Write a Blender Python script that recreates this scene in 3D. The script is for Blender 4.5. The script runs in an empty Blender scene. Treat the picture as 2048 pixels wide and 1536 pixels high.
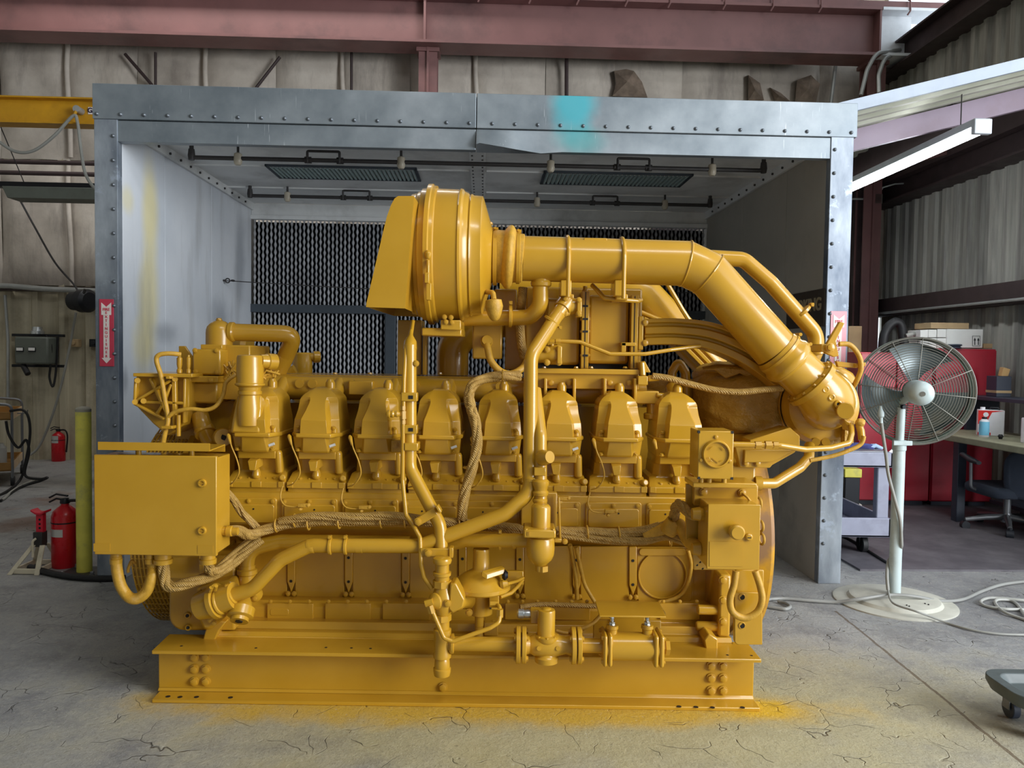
import bpy, bmesh, math, random
from mathutils import Vector, Matrix
random.seed(7)
SC = bpy.context.scene
COL = SC.collection
V = Vector
PI = math.pi

# ------------------------------------------------------------------ camera
FPX = 1540.0                      # focal length in pixels of the 2048 x 1536 frame
PITCH = math.atan(60 / FPX)       # looking slightly down
ROLL = 0.014
CAM = V((0, 0, 1.3))
FW = V((0, math.cos(PITCH), -math.sin(PITCH)))
_r0, _u0 = V((1, 0, 0)), V((0, math.sin(PITCH), math.cos(PITCH)))
RT = _r0 * math.cos(ROLL) + _u0 * math.sin(ROLL)
UP = -_r0 * math.sin(ROLL) + _u0 * math.cos(ROLL)
cd = bpy.data.cameras.new('camera')
cd.sensor_width = 36; cd.lens = 36 * FPX / 2048; cd.clip_start = 0.05; cd.clip_end = 200
cam = bpy.data.objects.new('camera', cd); COL.objects.link(cam)
cam.matrix_world = Matrix(((RT.x, UP.x, -FW.x, CAM.x), (RT.y, UP.y, -FW.y, CAM.y), (RT.z, UP.z, -FW.z, CAM.z), (0, 0, 0, 1)))
SC.camera = cam

# ------------------------------------------------------------------ world, lights, exposure
wd = bpy.data.worlds.new('sky'); SC.world = wd; wd.use_nodes = True
bg = wd.node_tree.nodes['Background']
bg.inputs[0].default_value = (0.80, 0.90, 1.0, 1); bg.inputs[1].default_value = 2.0
SC.view_settings.view_transform = 'Standard'; SC.view_settings.look = 'None'
SC.cycles.max_bounces = 7; SC.cycles.transparent_max_bounces = 4
SC.view_settings.exposure = -0.1; SC.view_settings.gamma = 1.0; SC.view_settings.use_curve_mapping = False

def area(name, loc, target, sx, sy, power, col):
    l = bpy.data.lights.new(name, 'AREA'); l.shape = 'RECTANGLE'; l.size = sx; l.size_y = sy
    l.energy = power; l.color = col
    o = bpy.data.objects.new(name, l); COL.objects.link(o); o.location = loc
    o.rotation_euler = (V(target) - V(loc)).to_track_quat('-Z', 'Y').to_euler()
    return o
# daylight through the big roller door on the right, in front of the lean-to
area('door_daylight', (6.4, -0.9, 2.7), (-0.6, 3.4, 1.0), 3.0, 4.0, 640, (0.95, 0.98, 1.0))
# added overhead lamps, out of view: top highlights on the engine, rear fill
area('overhead_fill', (2.4, -0.2, 6.1), (2.0, 0.8, 0.0), 3.6, 0.6, 110, (0.97, 0.99, 1.0))
area('rear_fill', (-3.0, 7.3, 6.1), (-3.0, 8.2, 0.0), 5.0, 0.6, 110, (1.0, 0.98, 0.95))  # added to brighten the back wall and left rear

# ------------------------------------------------------------------ pixel helpers (2048 x 1536 frame -> points in the place)
def ray(px, py):
    return FW + RT * ((px - 1024) / FPX) + UP * ((768 - py) / FPX)
def P(px, py, Y):
    d = ray(px, py); return CAM + d * (Y / d.y)
def PX(px, py, X):
    d = ray(px, py); return CAM + d * (X / d.x)
def PZ(px, py, z=0.0):
    d = ray(px, py); return CAM + d * ((z - CAM.z) / d.z)
def sc(Y):
    return Y / FPX

# ------------------------------------------------------------------ materials
def s2l(c):
    return tuple(((x / 255) / 12.92 if x / 255 <= 0.04045 else ((x / 255 + 0.055) / 1.055) ** 2.4) for x in c)
MATS = {}
class NT:
    """small node helper"""
    def __init__(self, name):
        self.m = bpy.data.materials.new(name); self.m.use_nodes = True
        self.t = self.m.node_tree; self.b = self.t.nodes['Principled BSDF']
        MATS[name] = self.m
    def n(self, typ, **kw):
        x = self.t.nodes.new(typ)
        for k, v in kw.items(): setattr(x, k, v)
        return x
    def l(self, a, b): self.t.links.new(a, b)
    def coord(self, kind='Object', scale=(1, 1, 1), rot=(0, 0, 0), loc=(0, 0, 0)):
        if kind == 'World':
            src = self.n('ShaderNodeNewGeometry').outputs['Position']
        else:
            src = self.n('ShaderNodeTexCoord').outputs[kind]
        mp = self.n('ShaderNodeMapping')
        mp.inputs['Scale'].default_value = scale; mp.inputs['Rotation'].default_value = rot; mp.inputs['Location'].default_value = loc
        self.l(src, mp.inputs[0]); return mp.outputs[0]
    def noise(self, co, scale, detail=4, rough=0.55, dist=0.0):
        x = self.n('ShaderNodeTexNoise'); x.inputs['Scale'].default_value = scale
        x.inputs['Detail'].default_value = detail; x.inputs['Roughness'].default_value = rough
        x.inputs['Distortion'].default_value = dist
        self.l(co, x.inputs['Vector']); return x.outputs['Fac']
    def ramp(self, fac, stops):
        x = self.n('ShaderNodeValToRGB'); e = x.color_ramp.elements
        while len(e) < len(stops): e.new(0.5)
        for i, (p, c) in enumerate(stops):
            e[i].position = p; e[i].color = (*c, 1) if len(c) == 3 else c
        self.l(fac, x.inputs[0]); return x.outputs[0]
    def mix(self, fac, a, b, mode='MIX'):
        x = self.n('ShaderNodeMix', data_type='RGBA', blend_type=mode)
        for sock, v in ((x.inputs['Factor'], fac), (x.inputs['A'], a), (x.inputs['B'], b)):
            if isinstance(v, (int, float)): sock.default_value = v
            elif isinstance(v, tuple): sock.default_value = (*v, 1) if len(v) == 3 else v
            else: self.l(v, sock)
        return x.outputs['Result']
    def math(self, op, a, b=0.0, c=0.0, clamp=False):
        x = self.n('ShaderNodeMath', operation=op, use_clamp=clamp)
        for i, v in enumerate((a, b, c)):
            if isinstance(v, (int, float)): x.inputs[i].default_value = v
            else: self.l(v, x.inputs[i])
        return x.outputs[0]
    def bump(self, h, strength=0.3, dist=0.01):
        x = self.n('ShaderNodeBump'); x.inputs['Strength'].default_value = strength; x.inputs['Distance'].default_value = dist
        self.l(h, x.inputs['Height']); self.l(x.outputs[0], self.b.inputs['Normal']); return x
    def set(self, col=None, rough=None, metal=None, coat=None, spec=None):
        for k, v in (('Base Color', col), ('Roughness', rough), ('Metallic', metal), ('Coat Weight', coat), ('Specular IOR Level', spec)):
            if v is None: continue
            s = self.b.inputs[k]
            if isinstance(v, tuple): s.default_value = (*v, 1)
            elif isinstance(v, (int, float)): s.default_value = v
            else: self.l(v, s)
        return self.m
    def ellipse(self, centre, rad, soft=0.5, noise=None, namt=0.0):
        """mask of a paint mark: 1 inside a world-space ellipsoid, fading at its edge"""
        g = self.n('ShaderNodeNewGeometry').outputs['Position']
        a = self.n('ShaderNodeVectorMath', operation='SUBTRACT'); self.l(g, a.inputs[0]); a.inputs[1].default_value = centre
        d = self.n('ShaderNodeVectorMath', operation='DIVIDE'); self.l(a.outputs[0], d.inputs[0]); d.inputs[1].default_value = rad
        ln = self.n('ShaderNodeVectorMath', operation='LENGTH'); self.l(d.outputs[0], ln.inputs[0])
        v = ln.outputs['Value']
        if noise is not None: v = self.math('ADD', v, self.math('MULTIPLY', self.math('SUBTRACT', noise, 0.5), namt))
        mr = self.n('ShaderNodeMapRange', interpolation_type='SMOOTHSTEP')
        mr.inputs['From Min'].default_value = 1.0; mr.inputs['From Max'].default_value = 1.0 - soft
        self.l(v, mr.inputs['Value']); return mr.outputs['Result']

def simple(name, c, rough=0.5, metal=0.0, var=0.12, nscale=6.0, coat=None, bump=0.0, bscale=60.0, dirt=None, dscale=3.0, damt=0.5, stretch=(1, 1, 1), spec=None):
    t = NT(name); co = t.coord('Object', scale=stretch)
    base = s2l(c)
    n = t.noise(co, nscale, 5)
    lo = tuple(x * (1 - var) for x in base); hi = tuple(min(1, x * (1 + var)) for x in base)
    col = t.ramp(n, [(0.3, lo), (0.7, hi)])
    if dirt:
        d = t.noise(co, dscale, 8, 0.65)
        f = t.ramp(d, [(0.5, (0, 0, 0)), (0.68, (damt,) * 3)])
        col = t.mix(f, col, s2l(dirt))
    r = t.ramp(t.noise(co, nscale * 2.3, 3), [(0.3, (max(0, rough - 0.06),) * 3), (0.7, (min(1, rough + 0.06),) * 3)])
    t.set(col, r, metal, coat, spec)
    if bump: t.bump(t.noise(co, bscale, 4), bump, 0.004)
    return t.m

# engine paint: glossy golden yellow, slightly orange-peeled
t = NT('yellow_paint'); co = t.coord('Object')
col = t.ramp(t.noise(co, 5.0, 4), [(0.3, s2l((186, 139, 34))), (0.7, s2l((194, 147, 42)))])
t.set(col, 0.25, 0.0, 0.25, 0.5); t.b.inputs['Coat Roughness'].default_value = 0.08
t.bump(t.noise(co, 55.0, 2), 0.035, 0.002)
# overspray on cables and rubber: duller
simple('yellow_hose', (192, 146, 46), 0.5, var=0.16, nscale=40, bump=0.3, bscale=160)
t = NT('braided_loom'); co = t.coord('Object')
w = t.n('ShaderNodeTexWave', wave_type='BANDS', bands_direction='DIAGONAL'); w.inputs['Scale'].default_value = 70; w.inputs['Distortion'].default_value = 6; w.inputs['Detail'].default_value = 3
t.l(co, w.inputs[0])
t.set(t.mix(t.noise(co, 45, 4), s2l((128, 92, 28)), s2l((206, 166, 90))), 0.55); t.bump(w.outputs['Fac'], 0.5, 0.006)
t = NT('blanket_weave'); co = t.coord('Object')
ck = t.n('ShaderNodeTexChecker'); ck.inputs['Scale'].default_value = 210; t.l(co, ck.inputs[0])
t.set(t.mix(t.noise(co, 9, 5), s2l((150, 110, 34)), s2l((200, 154, 56))), 0.42)
t.bump(t.math('ADD', t.math('MULTIPLY', ck.outputs['Fac'], 0.35), t.math('MULTIPLY', t.noise(co, 14, 5, 0.6), 1.2)), 0.9, 0.02)
t = NT('flywheel_steel'); co = t.coord('Object')
t.set(t.mix(t.ramp(t.noise(co, 7, 5), [(0.42, (0, 0, 0)), (0.6, (1, 1, 1))]), s2l((206, 150, 30)), s2l((150, 112, 74))), 0.42, 0.25)
simple('dark_recess', (26, 20, 12), 0.6)
simple('radiator_black', (14, 15, 18), 0.5)
simple('galvanized', (128, 138, 146), 0.42, 0.55, var=0.2, nscale=4, dirt=(70, 78, 86), dscale=2.6, damt=0.5, bump=0.05, bscale=30)
simple('rivet_zinc', (120, 126, 132), 0.4, 0.6)
simple('bright_zinc', (200, 204, 206), 0.3, 0.8)
simple('chrome', (190, 190, 186), 0.18, 1.0)
simple('pipe_iron', (62, 60, 60), 0.55, 0.3, dirt=(30, 28, 26))
simple('sprinkler_glass', (186, 178, 160), 0.35, dirt=(120, 108, 90))
simple('booth_ceiling_paint', (222, 224, 224), 0.5, var=0.08, nscale=3, dirt=(120, 118, 112), dscale=2, damt=0.4)
simple('filter_media', (176, 178, 182), 0.8, var=0.2, nscale=18, dirt=(110, 112, 118), dscale=2.2, damt=0.6)
simple('filter_void', (20, 21, 24), 0.9)
simple('filter_frame', (66, 74, 82), 0.5, 0.3)
simple('red_oxide_steel', (126, 88, 86), 0.5, 0.0, var=0.14, nscale=1.6, dirt=(84, 62, 62), dscale=1.1, damt=0.7)
simple('dark_steel', (62, 48, 48), 0.6, 0.0, var=0.2, nscale=3, dirt=(34, 28, 30), dscale=2)
simple('fascia_paint', (172, 182, 196), 0.5, dirt=(140, 148, 160), dscale=3, damt=0.4)
simple('lamp_housing', (196, 200, 206), 0.45)
simple('lilac_purlin', (142, 126, 142), 0.5, 0.0, var=0.1, nscale=2, dirt=(120, 100, 104), dscale=2, damt=0.5)
simple('daylit_steel', (232, 236, 240), 0.45, dirt=(190, 194, 200), dscale=3, damt=0.4)  # near-white: daylight on the girder end put into the colour
simple('crane_yellow', (206, 152, 30), 0.42, dirt=(150, 104, 24), dscale=2.5, damt=0.4)
simple('conduit', (176, 178, 176), 0.4, 0.4)
simple('black_rubber', (22, 22, 24), 0.6)
simple('grey_cable', (150, 150, 144), 0.5)
simple('white_cable', (166, 166, 160), 0.45)
simple('hose_grey', (142, 142, 138), 0.5)
simple('box_grey', (100, 106, 98), 0.5, dirt=(70, 72, 66))
simple('black_metal', (24, 26, 32), 0.4, 0.3)
simple('bollard_yellow', (226, 216, 92), 0.5, dirt=(150, 150, 110), dscale=5, damt=0.7, var=0.15)
simple('bollard_cap', (150, 146, 132), 0.7, bump=0.3, bscale=40)
simple('extinguisher_red', (196, 22, 34), 0.3, var=0.1)
simple('label_silver', (196, 196, 192), 0.4)
simple('jackstand_cream', (214, 204, 180), 0.5, dirt=(140, 130, 110), dscale=9)
simple('jackstand_red', (206, 30, 54), 0.4)
simple('brown_tray', (164, 120, 58), 0.6, var=0.2, dirt=(110, 80, 40))
simple('tape_cream', (236, 208, 170), 0.5)
simple('fan_grey', (190, 204, 204), 0.4, var=0.06, dirt=(140, 150, 146), dscale=8, damt=0.4)
simple('fan_wire', (126, 124, 116), 0.4, 0.4)
simple('fan_band_green', (178, 204, 186), 0.4, var=0.1, dirt=(150, 160, 130), dscale=6, damt=0.5)
simple('fan_blade', (120, 130, 132), 0.35, 0.4)
simple('base_putty', (190, 188, 176), 0.6, dirt=(160, 158, 146), dscale=5)
simple('cart_grey', (150, 152, 170), 0.45, var=0.1, dirt=(110, 112, 128), dscale=5)
simple('cabinet_red', (178, 28, 50), 0.4, var=0.12, nscale=2, dirt=(120, 22, 38), dscale=2, damt=0.5)
simple('bench_olive', (150, 148, 122), 0.7, var=0.15, dirt=(110, 108, 88), dscale=5)
simple('bench_steel', (52, 58, 72), 0.5)
simple('chair_fabric', (52, 60, 74), 0.9, bump=0.3, bscale=300)
simple('chair_plastic', (30, 34, 42), 0.5)
simple('chair_metal', (130, 132, 136), 0.35, 0.6)
simple('carton_white', (226, 226, 222), 0.7, var=0.05)
simple('carton_tan', (176, 150, 112), 0.8)
simple('can_red', (214, 40, 36), 0.35)
simple('can_white', (232, 230, 234), 0.35)
simple('bottle_blue', (130, 204, 236), 0.35)
simple('glove_blue', (62, 66, 122), 0.8, bump=0.3, bscale=90)
simple('glove_pale', (170, 196, 226), 0.8)
simple('paper_white', (240, 240, 238), 0.8)
simple('sign_red', (200, 62, 84), 0.5, var=0.08)
simple('sign_faded', (226, 158, 168), 0.5, var=0.08)
simple('sign_white', (236, 226, 220), 0.5)
simple('sign_text_red', (206, 66, 88), 0.5)
simple('sign_dark', (62, 52, 40), 0.5)
simple('sign_tan', (150, 140, 112), 0.6)
simple('sign_ink', (40, 26, 60), 0.5)
simple('dolly_plastic', (84, 92, 92), 0.45, dirt=(60, 66, 66), dscale=12)
simple('wood_pale', (196, 158, 104), 0.6)
simple('rag_white', (222, 216, 204), 0.9)
simple('insulation_torn', (128, 112, 98), 0.9, var=0.4, nscale=8, bump=0.8, bscale=20)
t = NT('tube_glow'); t.set((0.9, 0.95, 1.0), 0.5)
t.b.inputs['Emission Color'].default_value = (0.93, 0.97, 1.0, 1); t.b.inputs['Emission Strength'].default_value = 22.0
t = NT('pale_lens'); co = t.coord('Object', scale=(1, 1, 1)); t.set(s2l((150, 170, 170)), 0.25)

# ------------------------------------------------------------------ mesh builder
def fillet(pts, bend, seg=7):
    pts = [V(p) for p in pts]
    if not bend or len(pts) < 3: return pts
    out = [pts[0]]
    for i in range(1, len(pts) - 1):
        a, b, c = pts[i - 1], pts[i], pts[i + 1]
        d1 = (a - b); d2 = (c - b); l1, l2 = d1.length, d2.length
        d1 = d1 / l1; d2 = d2 / l2
        ang = d1.angle(d2, PI)
        if ang > PI - 0.03: out.append(b); continue
        bd = bend[i] if isinstance(bend, (list, tuple)) else bend
        t = min(bd / math.tan(ang / 2), l1 * 0.49, l2 * 0.49)
        p1 = b + d1 * t; p2 = b + d2 * t
        for k in range(seg + 1):
            u = k / seg
            out.append((1 - u) ** 2 * p1 + 2 * u * (1 - u) * b + u * u * p2)
    out.append(pts[-1]); return out

def smooth_path(pts, seg=8):
    """Catmull-Rom through points: for cables"""
    pts = [V(p) for p in pts]; n = len(pts)
    if n < 3: return pts
    out = []
    for i in range(n - 1):
        p0 = pts[max(i - 1, 0)]; p1 = pts[i]; p2 = pts[i + 1]; p3 = pts[min(i + 2, n - 1)]
        for k in range(seg):
            u = k / seg
            out.append(0.5 * ((2 * p1) + (p2 - p0) * u + (2 * p0 - 5 * p1 + 4 * p2 - p3) * u * u + (3 * p1 - p0 - 3 * p2 + p3) * u ** 3))
    out.append(pts[-1]); return out

def frame_of(d):
    d = d.normalized(); a = V((0, 0, 1)) if abs(d.z) < 0.9 else V((1, 0, 0))
    x = d.cross(a).normalized(); return x, d.cross(x).normalized()

class MB:
    def __init__(self): self.bm = bmesh.new()
    def v(self, p): return self.bm.verts.new(p)
    def f(self, vs):
        try: return self.bm.faces.new(vs)
        except ValueError: return None
    def box(self, lo, hi, M=None):
        x0, y0, z0 = lo; x1, y1, z1 = hi
        c = [V(p) for p in ((x0, y0, z0), (x1, y0, z0), (x1, y1, z0), (x0, y1, z0), (x0, y0, z1), (x1, y0, z1), (x1, y1, z1), (x0, y1, z1))]
        if M: c = [M @ p for p in c]
        vs = [self.v(p) for p in c]
        for q in ((0, 3, 2, 1), (4, 5, 6, 7), (0, 1, 5, 4), (1, 2, 6, 5), (2, 3, 7, 6), (3, 0, 4, 7)): self.f([vs[i] for i in q])
        return self
    def beam(self, a, b, w, h, up=V((0, 0, 1))):
        """rectangular bar from a to b, w across, h along up"""
        a, b = V(a), V(b); d = (b - a).normalized(); x = d.cross(up).normalized(); u = x.cross(d).normalized()
        ring = lambda p: [self.v(p + x * sx * w / 2 + u * sy * h / 2) for sx, sy in ((-1, -1), (1, -1), (1, 1), (-1, 1))]
        r0, r1 = ring(a), ring(b)
        for i in range(4): self.f([r0[i], r0[(i + 1) % 4], r1[(i + 1) % 4], r1[i]])
        self.f(r0[::-1]); self.f(r1); return self
    def ibeam(self, a, b, w, h, t=0.02, up=V((0, 0, 1))):
        a, b = V(a), V(b); d = (b - a).normalized(); x = d.cross(up).normalized(); u = x.cross(d).normalized()
        self.beam(a, b, t, h - 2 * t, up); self.beam(a + u * (h - t) / 2, b + u * (h - t) / 2, w, t, up); self.beam(a - u * (h - t) / 2, b - u * (h - t) / 2, w, t, up)
        return self
    def prism(self, poly, ext):
        ext = V(ext); a = [self.v(p) for p in poly]; b = [self.v(V(p) + ext) for p in poly]; n = len(a)
        self.f(a[::-1]); self.f(b)
        for i in range(n): self.f([a[i], a[(i + 1) % n], b[(i + 1) % n], b[i]])
        return self
    def loft(self, rings, cap=True, closed=True):
        rs = [[self.v(p) for p in r] for r in rings]; n = len(rs[0])
        for a, b in zip(rs, rs[1:]):
            for i in range(n if closed else n - 1): self.f([a[i], a[(i + 1) % n], b[(i + 1) % n], b[i]])
        if cap: self.f(rs[0][::-1]); self.f(rs[-1])
        return self
    def cyl(self, a, b, r, r2=None, n=24, cap=True):
        return self.lathe(a, b, [(0, r), (1, r if r2 is None else r2)], n, cap)
    def lathe(self, a, b, prof, n=32, cap=True, phase=0.0, rel=True):
        """profile of (t, radius): t runs 0..1 from a to b (or metres from a when rel is False)"""
        a, b = V(a), V(b); d = b - a; L = d.length; dn = d / L; x, y = frame_of(dn)
        rings = []
        for t, r in prof:
            c = a + (d * t if rel else dn * t)
            rings.append([c + (x * math.cos(2 * PI * k / n + phase) + y * math.sin(2 * PI * k / n + phase)) * max(r, 1e-5) for k in range(n)])
        return self.loft(rings, cap)
    def tube(self, pts, r, n=14, bend=None, seg=7, cap=True, ry=None):
        pts = fillet(pts, bend, seg) if bend else [V(p) for p in pts]
        q = [pts[0]]
        for p in pts[1:]:
            if (p - q[-1]).length > 1e-5: q.append(p)
        pts = q; m = len(pts)
        tang = []
        for i in range(m):
            a = pts[max(i - 1, 0)]; b = pts[min(i + 1, m - 1)]; tang.append((b - a).normalized())
        x, y = frame_of(tang[0]); rings = []
        for i in range(m):
            if i:
                ax = tang[i - 1].cross(tang[i])
                if ax.length > 1e-7:
                    R = Matrix.Rotation(tang[i - 1].angle(tang[i]), 3, ax.normalized()); x = R @ x; y = R @ y
            rr = r[i] if isinstance(r, (list, tuple)) else r
            k = 1.0
            if 0 < i < m - 1:
                c = (pts[i] - pts[i - 1]).normalized().dot((pts[i + 1] - pts[i]).normalized()); k = 1.0
            rings.append([pts[i] + (x * math.cos(2 * PI * j / n) + y * math.sin(2 * PI * j / n) * (ry or 1)) * rr * k for j in range(n)])
        return self.loft(rings, cap)
    def torus(self, c, axis, R, r, n=40, m=8):
        c = V(c); x, y = frame_of(V(axis)); z = V(axis).normalized()
        rs = []
        for i in range(n):
            a = 2 * PI * i / n; d = x * math.cos(a) + y * math.sin(a)
            rs.append([self.v(c + d * (R + r * math.cos(2 * PI * j / m)) + z * r * math.sin(2 * PI * j / m)) for j in range(m)])
        for i in range(n):
            A, B = rs[i], rs[(i + 1) % n]
            for j in range(m): self.f([A[j], A[(j + 1) % m], B[(j + 1) % m], B[j]])
        return self
    def hexb(self, p, ax, r, h):
        p = V(p); ax = V(ax).normalized()
        self.lathe(p - ax * h * 0.1, p + ax * h * 0.25, [(0, r * 1.25), (1, r * 1.25)], 16)
        self.lathe(p + ax * h * 0.25, p + ax * h, [(0, r), (0.85, r), (1, r * 0.85)], 6); return self
    def mesh(self, name, mat, smooth=35):
        bmesh.ops.recalc_face_normals(self.bm, faces=self.bm.faces)
        me = bpy.data.meshes.new(name); self.bm.to_mesh(me); self.bm.free()
        me.materials.append(MATS[mat] if isinstance(mat, str) else mat)
        if smooth:
            for p in me.polygons: p.use_smooth = True
            me.set_sharp_from_angle(angle=math.radians(smooth))
        return me
    def build(self, name, mat, parent=None, bevel=0.0, smooth=35, kind=None, seg=2):
        me = self.mesh(name, mat, smooth)
        return place(name, me, parent, bevel, kind, seg)

def place(name, me, parent=None, bevel=0.0, kind=None, seg=2):
    lo = V((min(v.co.x for v in me.vertices), min(v.co.y for v in me.vertices), min(v.co.z for v in me.vertices)))
    hi = V((max(v.co.x for v in me.vertices), max(v.co.y for v in me.vertices), max(v.co.z for v in me.vertices)))
    c = (lo + hi) / 2; me.transform(Matrix.Translation(-c))
    o = bpy.data.objects.new(name, me); COL.objects.link(o)
    setp(o, parent, c)
    if bevel:
        b = o.modifiers.new('bevel', 'BEVEL'); b.width = bevel; b.segments = seg; b.limit_method = 'ANGLE'; b.angle_limit = math.radians(40)
        b.harden_normals = False
    if kind: o['kind'] = kind
    return o
WPOS = {}
def setp(o, parent, wpos):
    WPOS[o.name] = V(wpos)
    o.location = V(wpos) - (WPOS[parent.name] if parent else V((0, 0, 0)))
    if parent: o.parent = parent
def inst(name, me, parent, wpos, rot=None):
    o = bpy.data.objects.new(name, me); COL.objects.link(o); setp(o, parent, wpos)
    if rot is not None: o.rotation_mode = 'QUATERNION'; o.rotation_quaternion = rot
    return o
def thing(name, loc, label, cat, group=None):
    o = bpy.data.objects.new(name, None); COL.objects.link(o); o.empty_display_size = 0.1
    setp(o, None, loc); tag(o, label, cat, group); return o
def tag(o, label, cat, group=None):
    o['label'] = label; o['category'] = cat
    if group: o['group'] = group
    return o
def struct(o): o['kind'] = 'structure'; return o
def text_mesh(s, size, depth=0.002, align='CENTER', mat='sign_white', vertical_gap=None):
    c = bpy.data.curves.new('txt', 'FONT'); c.body = s; c.size = size; c.extrude = depth; c.align_x = align; c.align_y = 'CENTER'; c.offset = size * 0.022
    if vertical_gap: c.space_line = vertical_gap
    o = bpy.data.objects.new('txt', c); COL.objects.link(o)
    dg = bpy.context.evaluated_depsgraph_get(); me = bpy.data.meshes.new_from_object(o.evaluated_get(dg))
    bpy.data.objects.remove(o); bpy.data.curves.remove(c)
    me.materials.clear(); me.materials.append(MATS[mat]); return me
def text_at(name, s, size, c, xdir, updir, parent, mat, depth=0.0015, bold=0.0, line=None):
    me = text_mesh(s, size, depth, mat=mat, vertical_gap=line)
    x = V(xdir).normalized(); u = V(updir).normalized(); n = x.cross(u)
    M = Matrix(((x.x, u.x, n.x, c[0]), (x.y, u.y, n.y, c[1]), (x.z, u.z, n.z, c[2]), (0, 0, 0, 1)))
    me.transform(M); me.name = name
    return place(name, me, parent)
# ------------------------------------------------------------------ building frame (the hall and the booth stand 2 degrees off the engine)
PHI = 0.037
BM = Matrix.Rotation(PHI, 4, 'Z'); BI = BM.inverted()
BC = BI @ CAM
def BP(px, py, Y):
    d = BI.to_3x3() @ ray(px, py); return BC + d * ((Y - BC.y) / d.y)
def BPX(px, py, X):
    d = BI.to_3x3() @ ray(px, py); return BC + d * ((X - BC.x) / d.x)
def BZ(px, py, z=0.0):
    d = BI.to_3x3() @ ray(px, py); return BC + d * ((z - BC.z) / d.z)
class BB(MB):
    """mesh builder whose points are given in the building's own axes"""
    def build(self, *a, **k):
        bmesh.ops.transform(self.bm, matrix=BM, verts=self.bm.verts); return MB.build(self, *a, **k)
BX, BYv = BM.to_3x3() @ V((1, 0, 0)), BM.to_3x3() @ V((0, 1, 0))
YB, XR = 9.1, 4.74            # back wall, right wall

# ---- floor
t = NT('concrete_floor'); co = t.coord('World')
big = t.noise(co, 0.9, 6, 0.6); fine = t.noise(co, 22, 8, 0.7); mid = t.noise(co, 3.5, 7, 0.65)
c = t.ramp(big, [(0.32, s2l((128, 128, 130))), (0.5, s2l((150, 150, 150))), (0.7, s2l((168, 166, 162)))])
c = t.mix(t.ramp(mid, [(0.48, (0, 0, 0)), (0.66, (0.55,) * 3)]), c, s2l((108, 106, 108)))
c = t.mix(t.ramp(fine, [(0.5, (0, 0, 0)), (0.72, (0.35,) * 3)]), c, s2l((196, 190, 178)))
blue = t.math('MULTIPLY', t.ramp(t.noise(co, 2.4, 5), [(0.56, (0, 0, 0)), (0.68, (0.5,) * 3)]), t.ellipse((0.4, 2.2, 0), (2.2, 0.75, 1), 0.5))
c = t.mix(blue, c, s2l((132, 138, 164)))
rust = t.math('MULTIPLY', t.ramp(t.noise(co, 1.7, 6), [(0.5, (0, 0, 0)), (0.62, (0.6,) * 3)]), t.ellipse((-3.2, 6.4, 0), (1.6, 1.8, 1), 0.6))
c = t.mix(rust, c, s2l((120, 78, 50)))
# yellow overspray: a wide thin haze of paint round the skid and a dense rim along it
c = t.mix(t.math('MULTIPLY', t.ellipse((0.35, 2.75, 0), (2.5, 1.0, 1), 0.8, mid, 0.9), 0.5), c, s2l((206, 188, 112)))
c = t.mix(t.math('MULTIPLY', t.ellipse((-0.05, 2.80, 0), (1.62, 0.22, 1), 0.6, mid, 1.1), 0.9), c, s2l((206, 164, 44)))
c = t.mix(t.math('MULTIPLY', t.ellipse((0.96, 2.80, 0), (0.15, 0.11, 1), 0.7, mid, 1.0), 0.9), c, s2l((222, 176, 40)))
# cracks
vo = t.n('ShaderNodeTexVoronoi', feature='DISTANCE_TO_EDGE'); vo.inputs['Scale'].default_value = 1.3
wob = t.n('ShaderNodeMix', data_type='RGBA', blend_type='ADD'); wob.inputs['Factor'].default_value = 0.55
nn = t.n('ShaderNodeTexNoise'); nn.inputs['Scale'].default_value = 2.2; nn.inputs['Detail'].default_value = 4; t.l(co, nn.inputs['Vector'])
t.l(co, wob.inputs['A']); t.l(nn.outputs['Color'], wob.inputs['B']); t.l(wob.outputs['Result'], vo.inputs['Vector'])
crack = t.ramp(vo.outputs['Distance'], [(0.0, (0.9, 0.9, 0.9)), (0.0035, (0, 0, 0))])
crack = t.math('MULTIPLY', crack, t.ramp(t.noise(co, 1.9, 4), [(0.52, (0, 0, 0)), (0.64, (0.8, 0.8, 0.8))]))
vo2 = t.n('ShaderNodeTexVoronoi', feature='DISTANCE_TO_EDGE'); vo2.inputs['Scale'].default_value = 4.2; t.l(wob.outputs['Result'], vo2.inputs['Vector'])
cr2 = t.math('MULTIPLY', t.ramp(vo2.outputs['Distance'], [(0.0, (1, 1, 1)), (0.009, (0, 0, 0))]), t.ramp(t.noise(t.coord('World', scale=(1, 2.6, 1)), 3.0, 4), [(0.5, (0, 0, 0)), (0.58, (1, 1, 1))]))
crack = t.math('MAXIMUM', crack, t.math('MULTIPLY', cr2, 0.7))
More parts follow.
